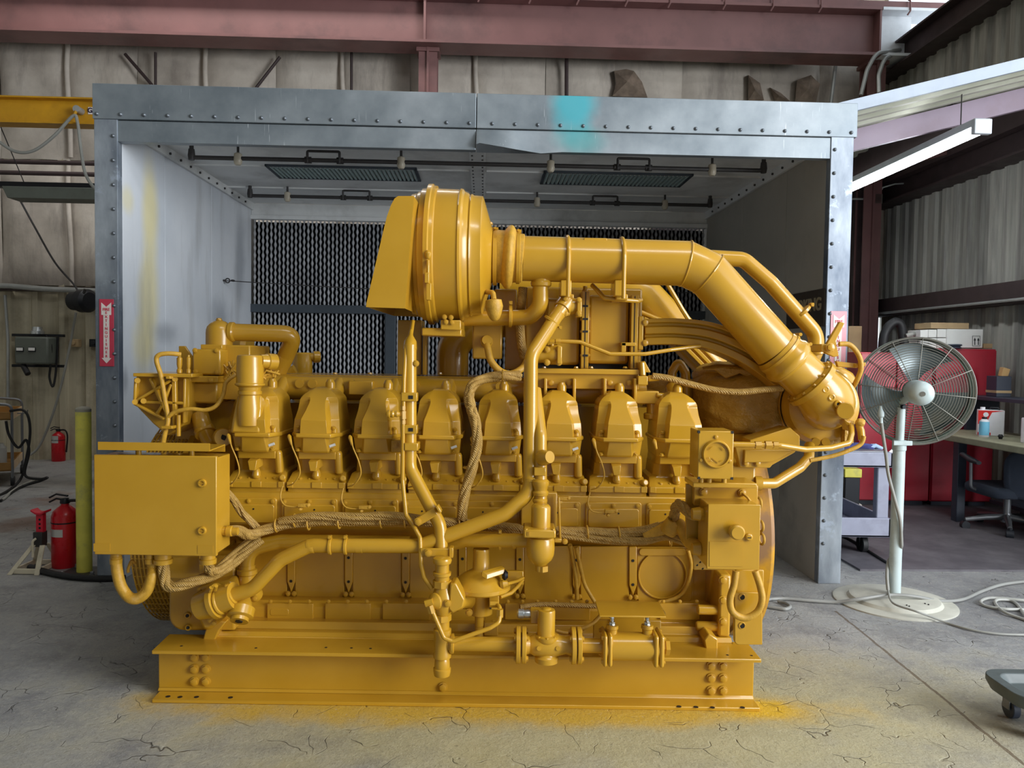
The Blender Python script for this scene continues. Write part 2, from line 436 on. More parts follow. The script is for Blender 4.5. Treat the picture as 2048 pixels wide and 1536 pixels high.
# sawn joint running off to the lower right
ja, jb = PZ(1672, 1222), PZ(2000, 1490)
jd = (jb - ja).normalized(); jn = V((-jd.y, jd.x, 0))
g = t.n('ShaderNodeNewGeometry').outputs['Position']
sub = t.n('ShaderNodeVectorMath', operation='SUBTRACT'); t.l(g, sub.inputs[0]); sub.inputs[1].default_value = ja
dt = t.n('ShaderNodeVectorMath', operation='DOT_PRODUCT'); t.l(sub.outputs[0], dt.inputs[0]); dt.inputs[1].default_value = jn
al = t.n('ShaderNodeVectorMath', operation='DOT_PRODUCT'); t.l(sub.outputs[0], al.inputs[0]); al.inputs[1].default_value = jd
jm = t.math('LESS_THAN', t.math('ABSOLUTE', t.math('ADD', dt.outputs['Value'], t.math('MULTIPLY', t.math('SUBTRACT', mid, 0.5), 0.035))), t.math('MULTIPLY', fine, 0.013))
jm = t.math('MULTIPLY', jm, t.math('GREATER_THAN', al.outputs['Value'], 0.0))
grit = t.noise(co, 75, 5, 0.75)
c = t.mix(t.ramp(grit, [(0.56, (0, 0, 0)), (0.66, (0.5,) * 3)]), c, s2l((104, 98, 84)))
c = t.mix(t.ramp(grit, [(0.34, (0.45,) * 3), (0.42, (0, 0, 0))]), c, s2l((206, 200, 182)))
c = t.mix(crack, c, s2l((58, 50, 42)))
c = t.mix(t.math('MULTIPLY', jm, 0.75), c, s2l((96, 78, 56)))
t.set(c, t.ramp(mid, [(0.3, (0.45,) * 3), (0.7, (0.75,) * 3)]), 0.0, None, 0.4)
h = t.math('SUBTRACT', t.math('ADD', t.math('ADD', t.math('MULTIPLY', grit, 0.3), t.math('MULTIPLY', fine, 0.5)), t.math('MULTIPLY', mid, 0.6)), t.math('MAXIMUM', crack, jm))
t.bump(h, 0.75, 0.014)
m = MB(); n = 1
m.box((-9, -6, -0.15), (9, 10, 0)); struct(m.build('floor', 'concrete_floor', smooth=0))
t = NT('lean_to_floor_paint'); co = t.coord('World')
t.set(t.mix(t.ramp(t.noise(co, 3, 7, 0.65), [(0.4, (0, 0, 0)), (0.7, (1, 1, 1))]), s2l((84, 80, 86)), s2l((116, 112, 116))), 0.6); t.bump(t.noise(co, 14, 6), 0.2, 0.005)
m = BB(); e = BZ(1900, 1143)
m.box((2.32, e.y, 0), (XR, YB, 0.012)); struct(m.build('floor_lean_to', 'lean_to_floor_paint', smooth=0))

# ---- walls
t = NT('tan_corrugated'); co = t.coord('World')
st = t.noise(t.coord('World', scale=(9, 9, 0.5)), 1.0, 6, 0.6)
c = t.ramp(st, [(0.3, s2l((172, 162, 136))), (0.55, s2l((204, 194, 168))), (0.75, s2l((222, 214, 192)))])
c = t.mix(t.ramp(t.noise(co, 1.8, 7, 0.65), [(0.5, (0, 0, 0)), (0.7, (0.6,) * 3)]), c, s2l((112, 100, 78)))
t.set(c, 0.55, 0.0)
t = NT('grey_corrugated'); co = t.coord('World')
st = t.noise(t.coord('World', scale=(8, 8, 0.3)), 1.0, 6, 0.65)
c = t.ramp(st, [(0.3, s2l((130, 128, 122))), (0.5, s2l((176, 174, 164))), (0.7, s2l((190, 188, 178)))])
c = t.mix(t.ramp(t.noise(t.coord('World', scale=(6, 6, 0.6)), 0.8, 7, 0.65), [(0.46, (0, 0, 0)), (0.62, (0.6,) * 3)]), c, s2l((98, 94, 92)))
t.set(c, 0.6, 0.0)
t = NT('insulation_facing'); co = t.coord('World')
c = t.ramp(t.noise(co, 1.2, 7, 0.62), [(0.3, s2l((160, 150, 140))), (0.55, s2l((204, 194, 182))), (0.72, s2l((222, 214, 202)))])
c = t.mix(t.ramp(t.noise(t.coord('World', scale=(3, 1, 0.6)), 1.3, 8, 0.7), [(0.5, (0, 0, 0)), (0.68, (0.5,) * 3)]), c, s2l((116, 106, 100)))
t.set(c, 0.7); t.bump(t.noise(co, 7, 5), 0.25, 0.02)

def corrugated(name, mat, a, b, z0, z1, pitch, depth, nrm, parent=None, wide=0.45):
    """ribbed sheet from a to b (building axes), ribs proud along nrm"""
    a, b, nrm = V(a), V(b), V(nrm); L = (b - a).length; d = (b - a) / L; m = BB()
    pts = []; s = 0.0
    while s < L:
        for u, h in ((0.0, 0), (wide, 0), (wide + 0.1, 1), (0.9, 1), (1.0, 0)):
            q = s + u * pitch
            if q <= L: pts.append((q, h))
        s += pitch
    bot = [m.v(a + d * q + nrm * h * depth + V((0, 0, z0))) for q, h in pts]; top = [m.v(a + d * q + nrm * h * depth + V((0, 0, z1))) for q, h in pts]
    for i in range(len(pts) - 1): m.f([bot[i], bot[i + 1], top[i + 1], top[i]])
    return m.build(name, mat, parent, smooth=0)
ZG = BP(100, 580, YB).z
w = struct(corrugated('wall_back', 'tan_corrugated', (-7.8, YB, 0), (XR, YB, 0), 0, 6.2, 0.30, 0.035, (0, -1, 0), wide=0.6))
w2 = struct(corrugated('wall_right', 'grey_corrugated', (XR, YB, 0), (XR, 4.6, 0), 0, 4.62, 0.19, 0.03, (-1, 0, 0)))
m = BB(); m.box((-7.9, -5.0, 0), (-7.8, YB, 6.2)); struct(m.build('wall_left', 'grey_corrugated', smooth=0))
m = BB(); m.box((-7.9, -5.1, 0), (5.2, -5.0, 6.2)); struct(m.build('wall_front', 'grey_corrugated', smooth=0))
m = BB(); m.box((-7.9, -5.1, 6.2), (XR + 0.6, YB + 0.1, 6.3)); struct(m.build('ceiling', 'grey_corrugated', smooth=0))
# insulation blankets over the upper back wall: one pillow per bay between seams
seams = [-415, -277, -139, -1, 137, 275, 413, 551, 687, 820, 954, 1092, 1230, 1365, 1500, 1640, 1780]
for i in range(len(seams) - 1):
    x0 = BP(seams[i], 150, YB - 0.06).x; x1 = BP(seams[i + 1], 150, YB - 0.06).x
    for (z0, z1) in ((ZG + 0.05, 3.42), (3.44, 4.75)):
        m = BB(); nx, nz = 8, 8; g = []
        for k in range(nz + 1):
            row = []
            for j in range(nx + 1):
                u, q = j / nx, k / nz
                bul = (1 - (2 * u - 1) ** 6) * (1 - (2 * q - 1) ** 8)
                row.append(m.v((x0 + (x1 - x0) * u, YB - 0.045 - 0.06 * bul - 0.012 * math.sin(9 * u + 5 * q + i), z0 + (z1 - z0) * q)))
            g.append(row)
        for k in range(nz):
            for j in range(nx): m.f([g[k][j], g[k][j + 1], g[k + 1][j + 1], g[k + 1][j]])
        m.build('insulation_panel', 'insulation_facing', w, smooth=60)
# loose seam strips that stand away from the wall
for px in (137, 413, 687, 954):
    m = BB()
    for (z0, z1) in ((ZG + 0.05, 3.42), (3.46, 4.72)):
        x = BP(px, 150, YB - 0.12).x
        pts = [V((x + 0.02 * math.sin(5 * q), YB - 0.09 - 0.06 * math.sin(PI * q), z0 + (z1 - z0) * q)) for q in [k / 10 for k in range(11)]]
        m.tube(pts, 0.028, 8)
    m.build('seam_strip', 'insulation_facing', w, smooth=60)
# torn, hanging facing
for (poly, d) in (([(1228, 142), (1252, 138), (1268, 142), (1284, 164), (1295, 195), (1225, 192), (1232, 168)], 0.14), ([(1497, 150), (1520, 166), (1528, 200), (1496, 202)], 0.16), ([(1540, 175), (1562, 186), (1580, 202), (1550, 203)], 0.17), ([(1594, 160), (1622, 150), (1640, 168), (1632, 206), (1590, 206)], 0.2)):
    m = BB(); cpt = V((sum(p[0] for p in poly) / len(poly), sum(p[1] for p in poly) / len(poly)))
    ring = [m.v(BP(x, y, YB - d - 0.05 * random.random())) for x, y in poly]; cv = m.v(BP(cpt.x, cpt.y, YB - d - 0.10))
    back = [m.v(BP(x, y, YB - 0.06)) for x, y in poly]
    for i in range(len(poly)):
        j = (i + 1) % len(poly); m.f([ring[i], ring[j], cv]); m.f([ring[i], back[i], back[j], ring[j]])
    m.build('torn_insulation', 'insulation_torn', w, smooth=0)

def sbeam(name, a, b, w_, h, mat, ib=True, t_=0.02):
    m = BB(); (m.ibeam(a, b, w_, h, t_) if ib else m.beam(a, b, w_, h)); return struct(m.build(name, mat, smooth=0))
trim_n = [0]
def trim(): trim_n[0] += 1; return 'trim_%d' % trim_n[0]
# girt on the back wall where insulation meets sheeting, dark header under the crane girder
sbeam(trim(), (-7.8, YB - 0.12, ZG), (XR, YB - 0.12, ZG), 0.16, 0.05, 'dark_steel', False)
sbeam(trim(), (-7.8, YB - 0.16, 4.86), (3.6, YB - 0.16, 4.86), 0.28, 0.22, 'dark_steel')
# crane runway girder: web, flanges and stiffeners
YG = 8.5
gl, gm, gr = BP(-200, 64, YG), BP(850, 90, YG), BP(1748, 109, YG)
zb, zt = gm.z, BP(850, 4, YG).z
m = BB(); m.box((gl.x - 1.5, YG, zb), (gr.x, YG + 0.02, zt)); m.box((gl.x - 1.5, YG - 0.16, zb - 0.03), (gr.x, YG + 0.18, zb)); m.box((gl.x - 1.5, YG - 0.16, zt), (gr.x, YG + 0.18, zt + 0.03))
xs = BP(851, 50, YG).x; m.box((xs - 0.012, YG - 0.12, zb), (xs + 0.012, YG, zt)); m.box((gr.x - 0.02, YG - 0.15, zb), (gr.x, YG, zt))
gird = struct(m.build(trim(), 'red_oxide_steel', smooth=0))
m = BB(); xe = BP(1822, 60, YG).x  # same girder past the column, its daylight glare painted white
m.box((gr.x + 0.01, YG, zb), (xe, YG + 0.02, zt)); m.box((gr.x + 0.01, YG - 0.16, zb - 0.03), (xe + 0.35, YG + 0.18, zb)); m.box((gr.x + 0.01, YG - 0.16, zt), (xe + 0.5, YG + 0.18, zt + 0.03)); struct(m.build(trim(), 'daylit_steel', smooth=0))
# crane rail and its hook clips
m = BB(); m.box((BP(560, 3, YG - 0.14).x, YG - 0.12, zt + 0.03), (xe + 0.4, YG - 0.05, zt + 0.11)); struct(m.build(trim(), 'red_oxide_steel', smooth=0))
for px in (960, 1062, 1157, 1254, 1340, 1450, 1546, 1642, 1820):
    x = BP(px, 10, YG - 0.16).x
    m = BB(); m.tube([(x, YG - 0.13, zt + 0.12), (x, YG - 0.165, zt + 0.10), (x, YG - 0.175, zt - 0.01), (x - 0.02, YG - 0.15, zt - 0.05)], 0.009, 8, bend=0.02); m.build('rail_clip', 'red_oxide_steel', gird)
# columns
def column(px, Y, wdt, z1, mat='red_oxide_steel'):
    x = BP(px, 150, Y).x; m = BB(); m.box((x - wdt / 2, Y - wdt / 2, 0.0), (x + wdt / 2, Y - wdt / 2 + 0.02, z1)); m.box((x - wdt / 2, Y + wdt / 2 - 0.02, 0.0), (x + wdt / 2, Y + wdt / 2, z1)); m.box((x - 0.012, Y - wdt / 2 - 0.03, 0.0), (x + 0.012, Y + wdt / 2, z1))
    m.box((x - wdt * 0.62, Y - wdt * 0.62, z1 - 0.04), (x + wdt * 0.62, Y + wdt * 0.62, z1))
    return struct(m.build(trim(), mat, smooth=0))
column(857, YG + 0.1, 0.2, zb - 0.03); column(1745, YG + 0.1, 0.2, zb - 0.03)
x = BP(1727, 550, 8.75).x; m = BB(); m.box((x - 0.13, 8.65, 0), (x + 0.13, 8.9, 3.3)); struct(m.build(trim(), 'dark_steel', smooth=0))
# diagonal wind braces and hanger rods in front of the insulation
for a, b in (((250, 108), (304, 170)), ((560, 114), (512, 176))):
    m = BB(); m.tube([BP(*a, YB - 0.2), BP(*b, YB - 0.2)], 0.018, 8); struct(m.build(trim(), 'dark_steel'))
for px in (311, 703, 1133):
    m = BB(); m.tube([BP(px, 105, YB - 0.22), BP(px, 205, YB - 0.22)], 0.016 if px < 1000 else 0.022, 8); struct(m.build(trim(), 'dark_steel'))
# girts of the right wall (horizontal, running in depth) and its eave strut
z1 = BPX(1900, 604, XR).z; sbeam(trim(), (XR - 0.1, 4.7, z1), (XR - 0.1, YB, z1), 0.2, 0.19, 'dark_steel', False)
z2 = BPX(1900, 350, XR).z; sbeam(trim(), (XR - 0.12, 4.7, z2), (XR - 0.12, YB, z2), 0.24, 0.26, 'dark_steel')
z3 = BPX(1880, 76, XR).z; sbeam(trim(), (XR - 0.12, 4.7, z3), (XR - 0.12, YB, z3), 0.24, 0.28, 'dark_steel')

# ---- low lean-to roof on the right: fascia, sheeting, purlins, rafters
YL = 5.0
fa, fb = BP(1700, 213, YL), BP(2048, 128, YL)
slope = (fb.z - fa.z) / (fb.x - fa.x)
def roofz(x): return fa.z + slope * (x - fa.x)
xl, xr_ = fa.x - 0.45, XR - 0.05
m = BB(); m.beam((xl, YL, roofz(xl)), (xr_, YL, roofz(xr_)), 0.03, 0.075); struct(m.build(trim(), 'fascia_paint', smooth=0))
m = BB(); pts = []; y = YL
while y < YB - 0.05:
    for u, h in ((0, 0), (0.10, 0), (0.125, 1), (0.175, 1), (0.2, 0)):
        pts.append((y + u, h))
    y += 0.2
A = [m.v((xl, q, roofz(xl) - 0.02 - 0.025 * h)) for q, h in pts]; B = [m.v((xr_, q, roofz(xr_) - 0.02 - 0.025 * h)) for q, h in pts]
for i in range(len(pts) - 1): m.f([A[i], A[i + 1], B[i + 1], B[i]])
t = NT('roof_sheet'); co = t.coord('World'); t.set(t.mix(t.ramp(t.noise(co, 3, 5), [(0.4, (0, 0, 0)), (0.7, (1, 1, 1))]), s2l((178, 178, 160)), s2l((206, 206, 190))), 0.4, 0.2)
struct(m.build('ceiling_lean_to', 'roof_sheet', smooth=0))
for y, mat in ((5.62, 'lilac_purlin'), (7.4, 'red_oxide_steel'), (8.8, 'dark_steel')):
    m = BB(); m.beam((xl, y, roofz(xl) - 0.13), (xr_, y, roofz(xr_) - 0.13), 0.06, 0.15); struct(m.build(trim(), mat, smooth=0))
for x in (3.5, 4.5):
    m = BB(); m.beam((x, YL + 0.66, roofz(x) - 0.14), (x, YB, roofz(x) - 0.14), 0.10, 0.20); struct(m.build(trim(), 'dark_steel', smooth=0))

# =================================================================== spray booth
rb = BZ(1685, 1167); YF = rb.y
XL0 = BP(192, 700, YF).x; XR0 = BP(1694, 700, YF).x
XL1 = BP(237, 500, YF).x; XR1 = BP(1655, 500, YF).x
ZT = (BP(192, 168, YF).z + BP(1700, 207, YF).z) / 2
ZH = (BP(240, 241, YF).z + BP(1660, 273, YF).z) / 2          # seam between the two header panels
ZB_ = (BP(240, 284, YF).z + BP(1650, 316, YF).z) / 2         # underside of header
YK = YF + 2.42                                               # filter wall
ZC = (BP(513, 408, YK).z + BP(1420, 424, YK).z) / 2          # booth ceiling
bc = BM @ V(((XL0 + XR0) / 2, YF + 1.2, 0))
booth = thing('spray_booth', bc, 'open-fronted galvanized sheet metal spray booth standing behind the yellow engine', 'spray booth')

t = NT('booth_header_sheet'); co = t.coord('Object'); wn = t.noise(t.coord('World'), 6, 6)
n1 = t.noise(co, 2.2, 6, 0.6)
c = t.ramp(n1, [(0.3, s2l((112, 122, 130))), (0.55, s2l((146, 154, 160))), (0.75, s2l((170, 176, 182)))])
tc = BM @ BP(1148, 212, YF); c = t.mix(t.math('MULTIPLY', t.ellipse(tc, (0.17, 0.5, 0.26), 0.7, wn, 0.5), 0.85), c, s2l((70, 176, 190)))
tc2 = BM @ BP(1160, 280, YF); c = t.mix(t.math('MULTIPLY', t.ellipse(tc2, (0.2, 0.5, 0.12), 0.8, wn, 0.5), 0.6), c, s2l((84, 166, 168)))
sx = t.noise(t.coord('World', scale=(120, 120, 6)), 1.0, 3, 0.5)
scr = t.math('MULTIPLY', t.ramp(sx, [(0.66, (0, 0, 0)), (0.70, (0.8,) * 3)]), t.ramp(t.noise(t.coord('World'), 2.6, 3), [(0.52, (0, 0, 0)), (0.6, (1, 1, 1))]))
c = t.mix(scr, c, s2l((214, 220, 226)))
t.set(c, t.ramp(n1, [(0.3, (0.34,) * 3), (0.7, (0.5,) * 3)]), 0.45); t.bump(t.noise(co, 2.5, 3), 0.08, 0.03)
t = NT('booth_post_sheet'); co = t.coord('Object')
n1 = t.noise(t.coord('World', scale=(3, 3, 1.2)), 1.3, 5, 0.6)
c = t.ramp(n1, [(0.32, s2l((92, 102, 116))), (0.5, s2l((140, 148, 158))), (0.72, s2l((188, 196, 204)))])
c = t.mix(t.ramp(t.noise(co, 9, 6, 0.7), [(0.58, (0, 0, 0)), (0.66, (0.6,) * 3)]), c, s2l((186, 198, 214)))
t.set(c, 0.42, 0.4)
t = NT('booth_wall_paint'); co = t.coord('World'); wn = t.noise(co, 4, 5)
c = t.ramp(t.noise(co, 1.0, 6, 0.6), [(0.3, s2l((206, 212, 220))), (0.7, s2l((230, 233, 238)))])
for (px, py, rz, ry, k) in ((300, 420, 0.45, 0.16, 0.75), (298, 600, 0.5, 0.2, 0.7), (285, 690, 0.22, 0.2, 0.6), (255, 400, 0.12, 0.12, 0.5)):
    q = BM @ BPX(px, py, XL1); c = t.mix(t.math('MULTIPLY', t.ellipse(q, (0.3, ry, rz), 0.8, wn, 0.4), k), c, s2l((238, 224, 160)))
for (px, py, rz, ry) in ((330, 665, 0.10, 0.3), (440, 640, 0.25, 0.3), (250, 760, 0.12, 0.06), (480, 520, 0.5, 0.2)):
    q = BM @ BPX(px, py, XL1); c = t.mix(t.math('MULTIPLY', t.ellipse(q, (0.3, ry, rz), 0.9, wn, 0.6), 0.45), c, s2l((112, 118, 128)))
c = t.mix(t.ramp(t.noise(t.coord('World', scale=(1, 2, 0.4)), 2.0, 6), [(0.52, (0, 0, 0)), (0.7, (0.4,) * 3)]), c, s2l((140, 138, 134)))
t.set(c, 0.38, 0.0); t.bump(t.noise(t.coord('World'), 1.6, 2), 0.1, 0.05)
simple('booth_wall_soiled', (168, 164, 154), 0.5, 0.0, var=0.1, nscale=2, dirt=(92, 88, 80), dscale=1.5, damt=0.5)

def bpart(name, mat, *boxes, parent=booth, bevel=0.003, smooth=0):
    m = BB()
    for lo, hi in boxes: m.box(lo, hi)
    return m.build(name, mat, parent, bevel=bevel, smooth=smooth)
xm = BP(953, 220, YF).x
bpart('header_panel', 'booth_header_sheet', ((XL0 - 0.005, YF - 0.012, ZH), (xm - 0.002, YF + 0.06, ZT)))
bpart('header_panel', 'booth_header_sheet', ((xm + 0.002, YF - 0.012, ZH), (XR0 + 0.015, YF + 0.06, ZT)))
bpart('header_lip', 'booth_header_sheet', ((XL1 - 0.01, YF, ZB_), (xm - 0.002, YF + 0.05, ZH - 0.004)))
# right lip panel, its left corner bent out of line
m = BB(); z0, z1 = ZB_, ZH - 0.004
xs_ = [xm + 0.002, xm + 0.02, xm + 0.16, xm + 0.22, xm + 0.36, xm + 0.48, XR1 + 0.01]; dy = [-0.05, -0.055, -0.035, -0.02, -0.008, 0, 0]; dz = [0.02, 0.025, 0.01, 0.004, -0.012, 0, 0]
m.loft([[V((x, YF + d, z0 + e)), V((x, YF + 0.05, z0)), V((x, YF + 0.05, z1)), V((x, YF, z1))] for x, d, e in zip(xs_, dy, dz)])
m.build('header_lip', 'booth_header_sheet', booth, smooth=20)
bpart('front_post', 'booth_post_sheet', ((XL0, YF - 0.006, 0.0), (XL1, YF + 0.05, ZH)))
bpart('front_post', 'booth_post_sheet', ((XR1, YF - 0.006, 0.0), (XR0, YF + 0.05, ZH + 0.02)))
# inside: side walls in three sheets each, ceiling in two, with upstanding seams
for side, x in (('l', XL1), ('r', XR1)):
    ys = [YF + 0.05, YF + 0.62, YF + 1.45, YK]
    for a, b in zip(ys, ys[1:]):
        o = (x - 0.03, x) if side == 'l' else (x, x + 0.03)
        bpart('wall_sheet', 'booth_wall_paint' if side == 'l' else 'booth_wall_soiled', ((o[0], a + 0.002, 0.0), (o[1], b - 0.002, ZC)), bevel=0.002)
    xo = XL0 if side == 'l' else XR0
    bpart('outer_wall', 'galvanized', ((min(xo, xo + (0.02 if side == 'l' else -0.02)), YF + 0.05, 0), (max(xo, xo + (0.02 if side == 'l' else -0.02)), YK + 0.5, ZT)))
    m = BB(); xx = x + (0.012 if side == 'l' else -0.012); m.beam((xx, YF + 0.06, ZC - 0.03), (xx, YK, ZC - 0.03), 0.02, 0.06); m.build('ceiling_angle', 'booth_ceiling_paint', booth, smooth=0)
    # small bolt heads of the angle
    m = BB()
    for k in range(12): m.cyl((xx + (0.008 if side == 'l' else -0.008), YF + 0.3 + 0.17 * k, ZC - 0.035), (xx + (0.02 if side == 'l' else -0.02), YF + 0.3 + 0.17 * k, ZC - 0.035), 0.008, n=8)
    m.build('bolt_row', 'pipe_iron', booth, kind='stuff')
bpart('ceiling_sheet', 'booth_ceiling_paint', ((XL1, YF + 0.05, ZC), (xm - 0.002, YK, ZC + 0.03)))
bpart('ceiling_sheet', 'booth_ceiling_paint', ((xm + 0.002, YF + 0.05, ZC), (XR1, YK, ZC + 0.03)))
bpart('roof_sheet', 'galvanized', ((XL0, YF + 0.05, ZT - 0.02), (XR0, YK + 0.5, ZT)))
m = BB(); m.box((xm - 0.05, YF + 0.05, ZC - 0.012), (xm + 0.05, YK, ZC)); m.build('ceiling_seam', 'booth_ceiling_paint', booth, bevel=0.003, smooth=0)
m = BB()
for k in range(22):
    for s in (-0.033, 0.033): m.cyl((xm + s, YF + 0.1 + 0.1 * k, ZC - 0.011), (xm + s, YF + 0.1 + 0.1 * k, ZC - 0.018), 0.006, n=8)
m.build('rivet_row', 'pipe_iron', booth, kind='stuff')
for yy in (0.45, 1.05, 1.75):
    for xa, xb in ((XL1, xm - 0.06), (xm + 0.06, XR1)):
        m = BB(); m.beam((xa, YF + yy, ZC - 0.004), (xb, YF + yy, ZC - 0.004), 0.02, 0.012); m.build('ceiling_seam', 'booth_ceiling_paint', booth, smooth=0)
# rivets of the front frame
def rivets(pts, r=0.011):
    m = BB()
    for p in pts: m.lathe(p, V(p) + V((0, -0.012, 0)), [(0, r), (0.5, r * 0.85), (0.9, r * 0.4), (1, 0.001)], 10)
    m.build('rivet_row', 'rivet_zinc', booth, kind='stuff')
n = 33
rivets([(XL0 + 0.02 + (XR0 - XL0 - 0.04) * k / n, YF - 0.012, ZH + 0.025) for k in range(n + 1)])
rivets([(XL1 - 0.022, YF - 0.006, ZH - 0.09 - 0.132 * k) for k in range(17)]); rivets([(XR1 + 0.022, YF - 0.006, ZH - 0.07 - 0.132 * k) for k in range(18)])
# sprinkler pipes under the ceiling: pipe, elbows, fog heads, hangers
def pipe_run(pa, pb, Y, heads, hangers):
    a = BP(*pa, Y); b = BP(*pb, Y); z = (a.z + b.z) / 2
    xx = lambda px: BP(px, 350, Y).x
    m = BB(); pts = [V((a.x, Y, ZC)), V((a.x, Y, z)), V((b.x, Y, z)), V((b.x, Y, ZC))]
    m.tube(pts, 0.013, 10, bend=0.03); pr = m.build('sprinkler_pipe', 'pipe_iron', booth)
    for p in (a.x, b.x): m = BB(); m.lathe((p, Y, z + 0.05), (p, Y, z - 0.015), [(0, 0.018), (0.6, 0.022), (1, 0.018)], 12); m.build('elbow', 'pipe_iron', pr)
    for px in heads:
        x = xx(px); m = BB(); m.lathe((x, Y, z + 0.035), (x, Y, z - 0.04), [(0, 0.012), (0.1, 0.024), (0.6, 0.026), (0.85, 0.024), (1, 0.016)], 14); m.build('sprinkler_head', 'sprinkler_glass', pr)
        m = BB(); m.tube([(x, Y, z + 0.03), (x, Y, ZC)], 0.008, 8); m.build('hanger_rod', 'pipe_iron', pr)
    for p0, p1 in hangers:
        x0, x1 = xx(p0), xx(p1); m = BB(); m.tube([(x0, Y - 0.02, z - 0.02), (x0, Y - 0.02, z + 0.05), (x1, Y - 0.02, z + 0.05), (x1, Y - 0.02, z - 0.02)], 0.008, 8, bend=0.01)
        m.tube([(x0, Y - 0.025, z), (x1, Y - 0.025, z)], 0.004, 6); m.lathe((x0 - 0.02, Y, z), (x0 + 0.02, Y, z), [(0, 0.02), (1, 0.02)], 10); m.lathe((x1 - 0.02, Y, z), (x1 + 0.02, Y, z), [(0, 0.02), (1, 0.02)], 10); m.build('turnbuckle_hanger', 'pipe_iron', pr)
pipe_run((383, 313), (1527, 343), 4.82, (476, 802, 1101, 1424), ((616, 680), (1234, 1297)))
pipe_run((500, 390), (1420, 412), 6.05, (575, 1075, 1331), ((687, 740), (1186, 1235)))
# recessed light boxes in the ceiling: black front trims, ribbed lenses behind
for (p0, p1, y0) in ((448, 800, 0.30), (1112, 1455, 0.30)):
    ya = YF + 0.27; m = BB(); m.box((BP(p0, 296, ya).x, ya, ZC - 0.03), (BP(p1, 312, ya).x, ya + 0.16, ZC)); m.build('light_trough', 'radiator_black', booth, bevel=0.003, smooth=0)
for (p0, p1) in ((545, 838), (1083, 1372)):
    ya = YF + 1.0; x0, x1 = BP(p0, 370, ya + 0.2).x, BP(p1, 384, ya + 0.2).x
    fr = bpart('light_fixture', 'filter_frame', ((x0, ya, ZC - 0.015), (x1, ya + 0.02, ZC)), ((x0, ya + 0.36, ZC - 0.015), (x1, ya + 0.38, ZC)), ((x0, ya, ZC - 0.015), (x0 + 0.02, ya + 0.38, ZC)), ((x1 - 0.02, ya, ZC - 0.015), (x1, ya + 0.38, ZC)), bevel=0.002)
    m = BB(); nn_ = 34
    for k in range(nn_):
        xx = x0 + 0.03 + (x1 - x0 - 0.06) * k / (nn_ - 1); m.cyl((xx, ya + 0.02, ZC - 0.004), (xx, ya + 0.36, ZC - 0.004), 0.012, n=8)
    m.build('ribbed_lens', 'pale_lens', fr, kind='stuff')
# exhaust filter wall: white band above, steel frame bars, pleated media
ZFt = (BP(513, 440, YK).z + BP(1412, 456, YK).z) / 2
zbar = BP(560, 617, YK).z
bpart('filter_valance', 'booth_ceiling_paint', ((XL1, YK, ZFt + 0.035), (XR1, YK + 0.03, ZC)))
bpart('filter_valance', 'booth_ceiling_paint', ((XL1, YK - 0.03, ZFt), (XR1, YK + 0.03, ZFt + 0.035)))
bpart('plenum_back', 'filter_void', ((XL1, YK + 0.13, 0), (XR1, YK + 0.15, ZFt)), bevel=0)
xbars = [XL1, BP(782, 560, YK).x, BP(1070, 560, YK).x, XR1]
for x in xbars[1:3]: bpart('filter_frame_bar', 'filter_frame', ((x - 0.045, YK - 0.02, 0), (x + 0.045, YK + 0.03, zbar)))
for z in (zbar, zbar - 0.86):
    bpart('filter_frame_bar', 'filter_frame', ((XL1, YK - 0.025, z - 0.035), (XR1, YK + 0.03, z + 0.035)))
for (za, zz) in ((zbar + 0.035, ZFt), (zbar - 0.825, zbar - 0.035), (0.0, zbar - 0.895)):
    for xa, xb in zip(xbars, xbars[1:]):
        m = BB(); pitch = 0.0345; nc = int((xb - xa) / pitch); zn = max(2, int((zz - za) / 0.0125))
        for k in range(nc):
            xc = xa + (k + 0.5) * (xb - xa) / nc; ph = (k % 2) * PI
            g = []
            for j in range(zn + 1):
                z = za + (zz - za) * j / zn; w_ = 0.0078 + 0.0042 * math.sin(2 * PI * z / 0.062 + ph); d = 0.010 * math.sin(2 * PI * z / 0.062 + ph)
                g.append([m.v((xc - w_, YK + 0.045 - d * 0.3, z)), m.v((xc, YK + 0.018 - d, z)), m.v((xc + w_, YK + 0.045 - d * 0.3, z))])
            for j in range(zn):
                for i in range(2): m.f([g[j][i], g[j][i + 1], g[j + 1][i + 1], g[j + 1][i]])
        m.build('pleated_filter', 'filter_media', booth, smooth=70, kind='stuff')
# wire rope across the booth, on an eye bolt in the left wall
e = BPX(446, 561, XL1); e2 = V((XR1, e.y, e.z - 0.02))
m = BB(); pts = [e.lerp(e2, k / 20) - V((0, 0, 0.05 * math.sin(PI * k / 20))) for k in range(21)]; m.tube(pts, 0.004, 6); wr = m.build('wire_rope', 'pipe_iron', booth)
m = BB(); m.torus(e + V((0.035, 0, 0)), (0, 1, 0), 0.016, 0.005, 18, 6); m.torus(e + V((0.075, 0, 0)), (0, 0.3, 1), 0.013, 0.004, 18, 6); m.cyl(e, e + V((0.02, 0, 0)), 0.007, n=8); m.build('eye_bolt', 'pipe_iron', wr)

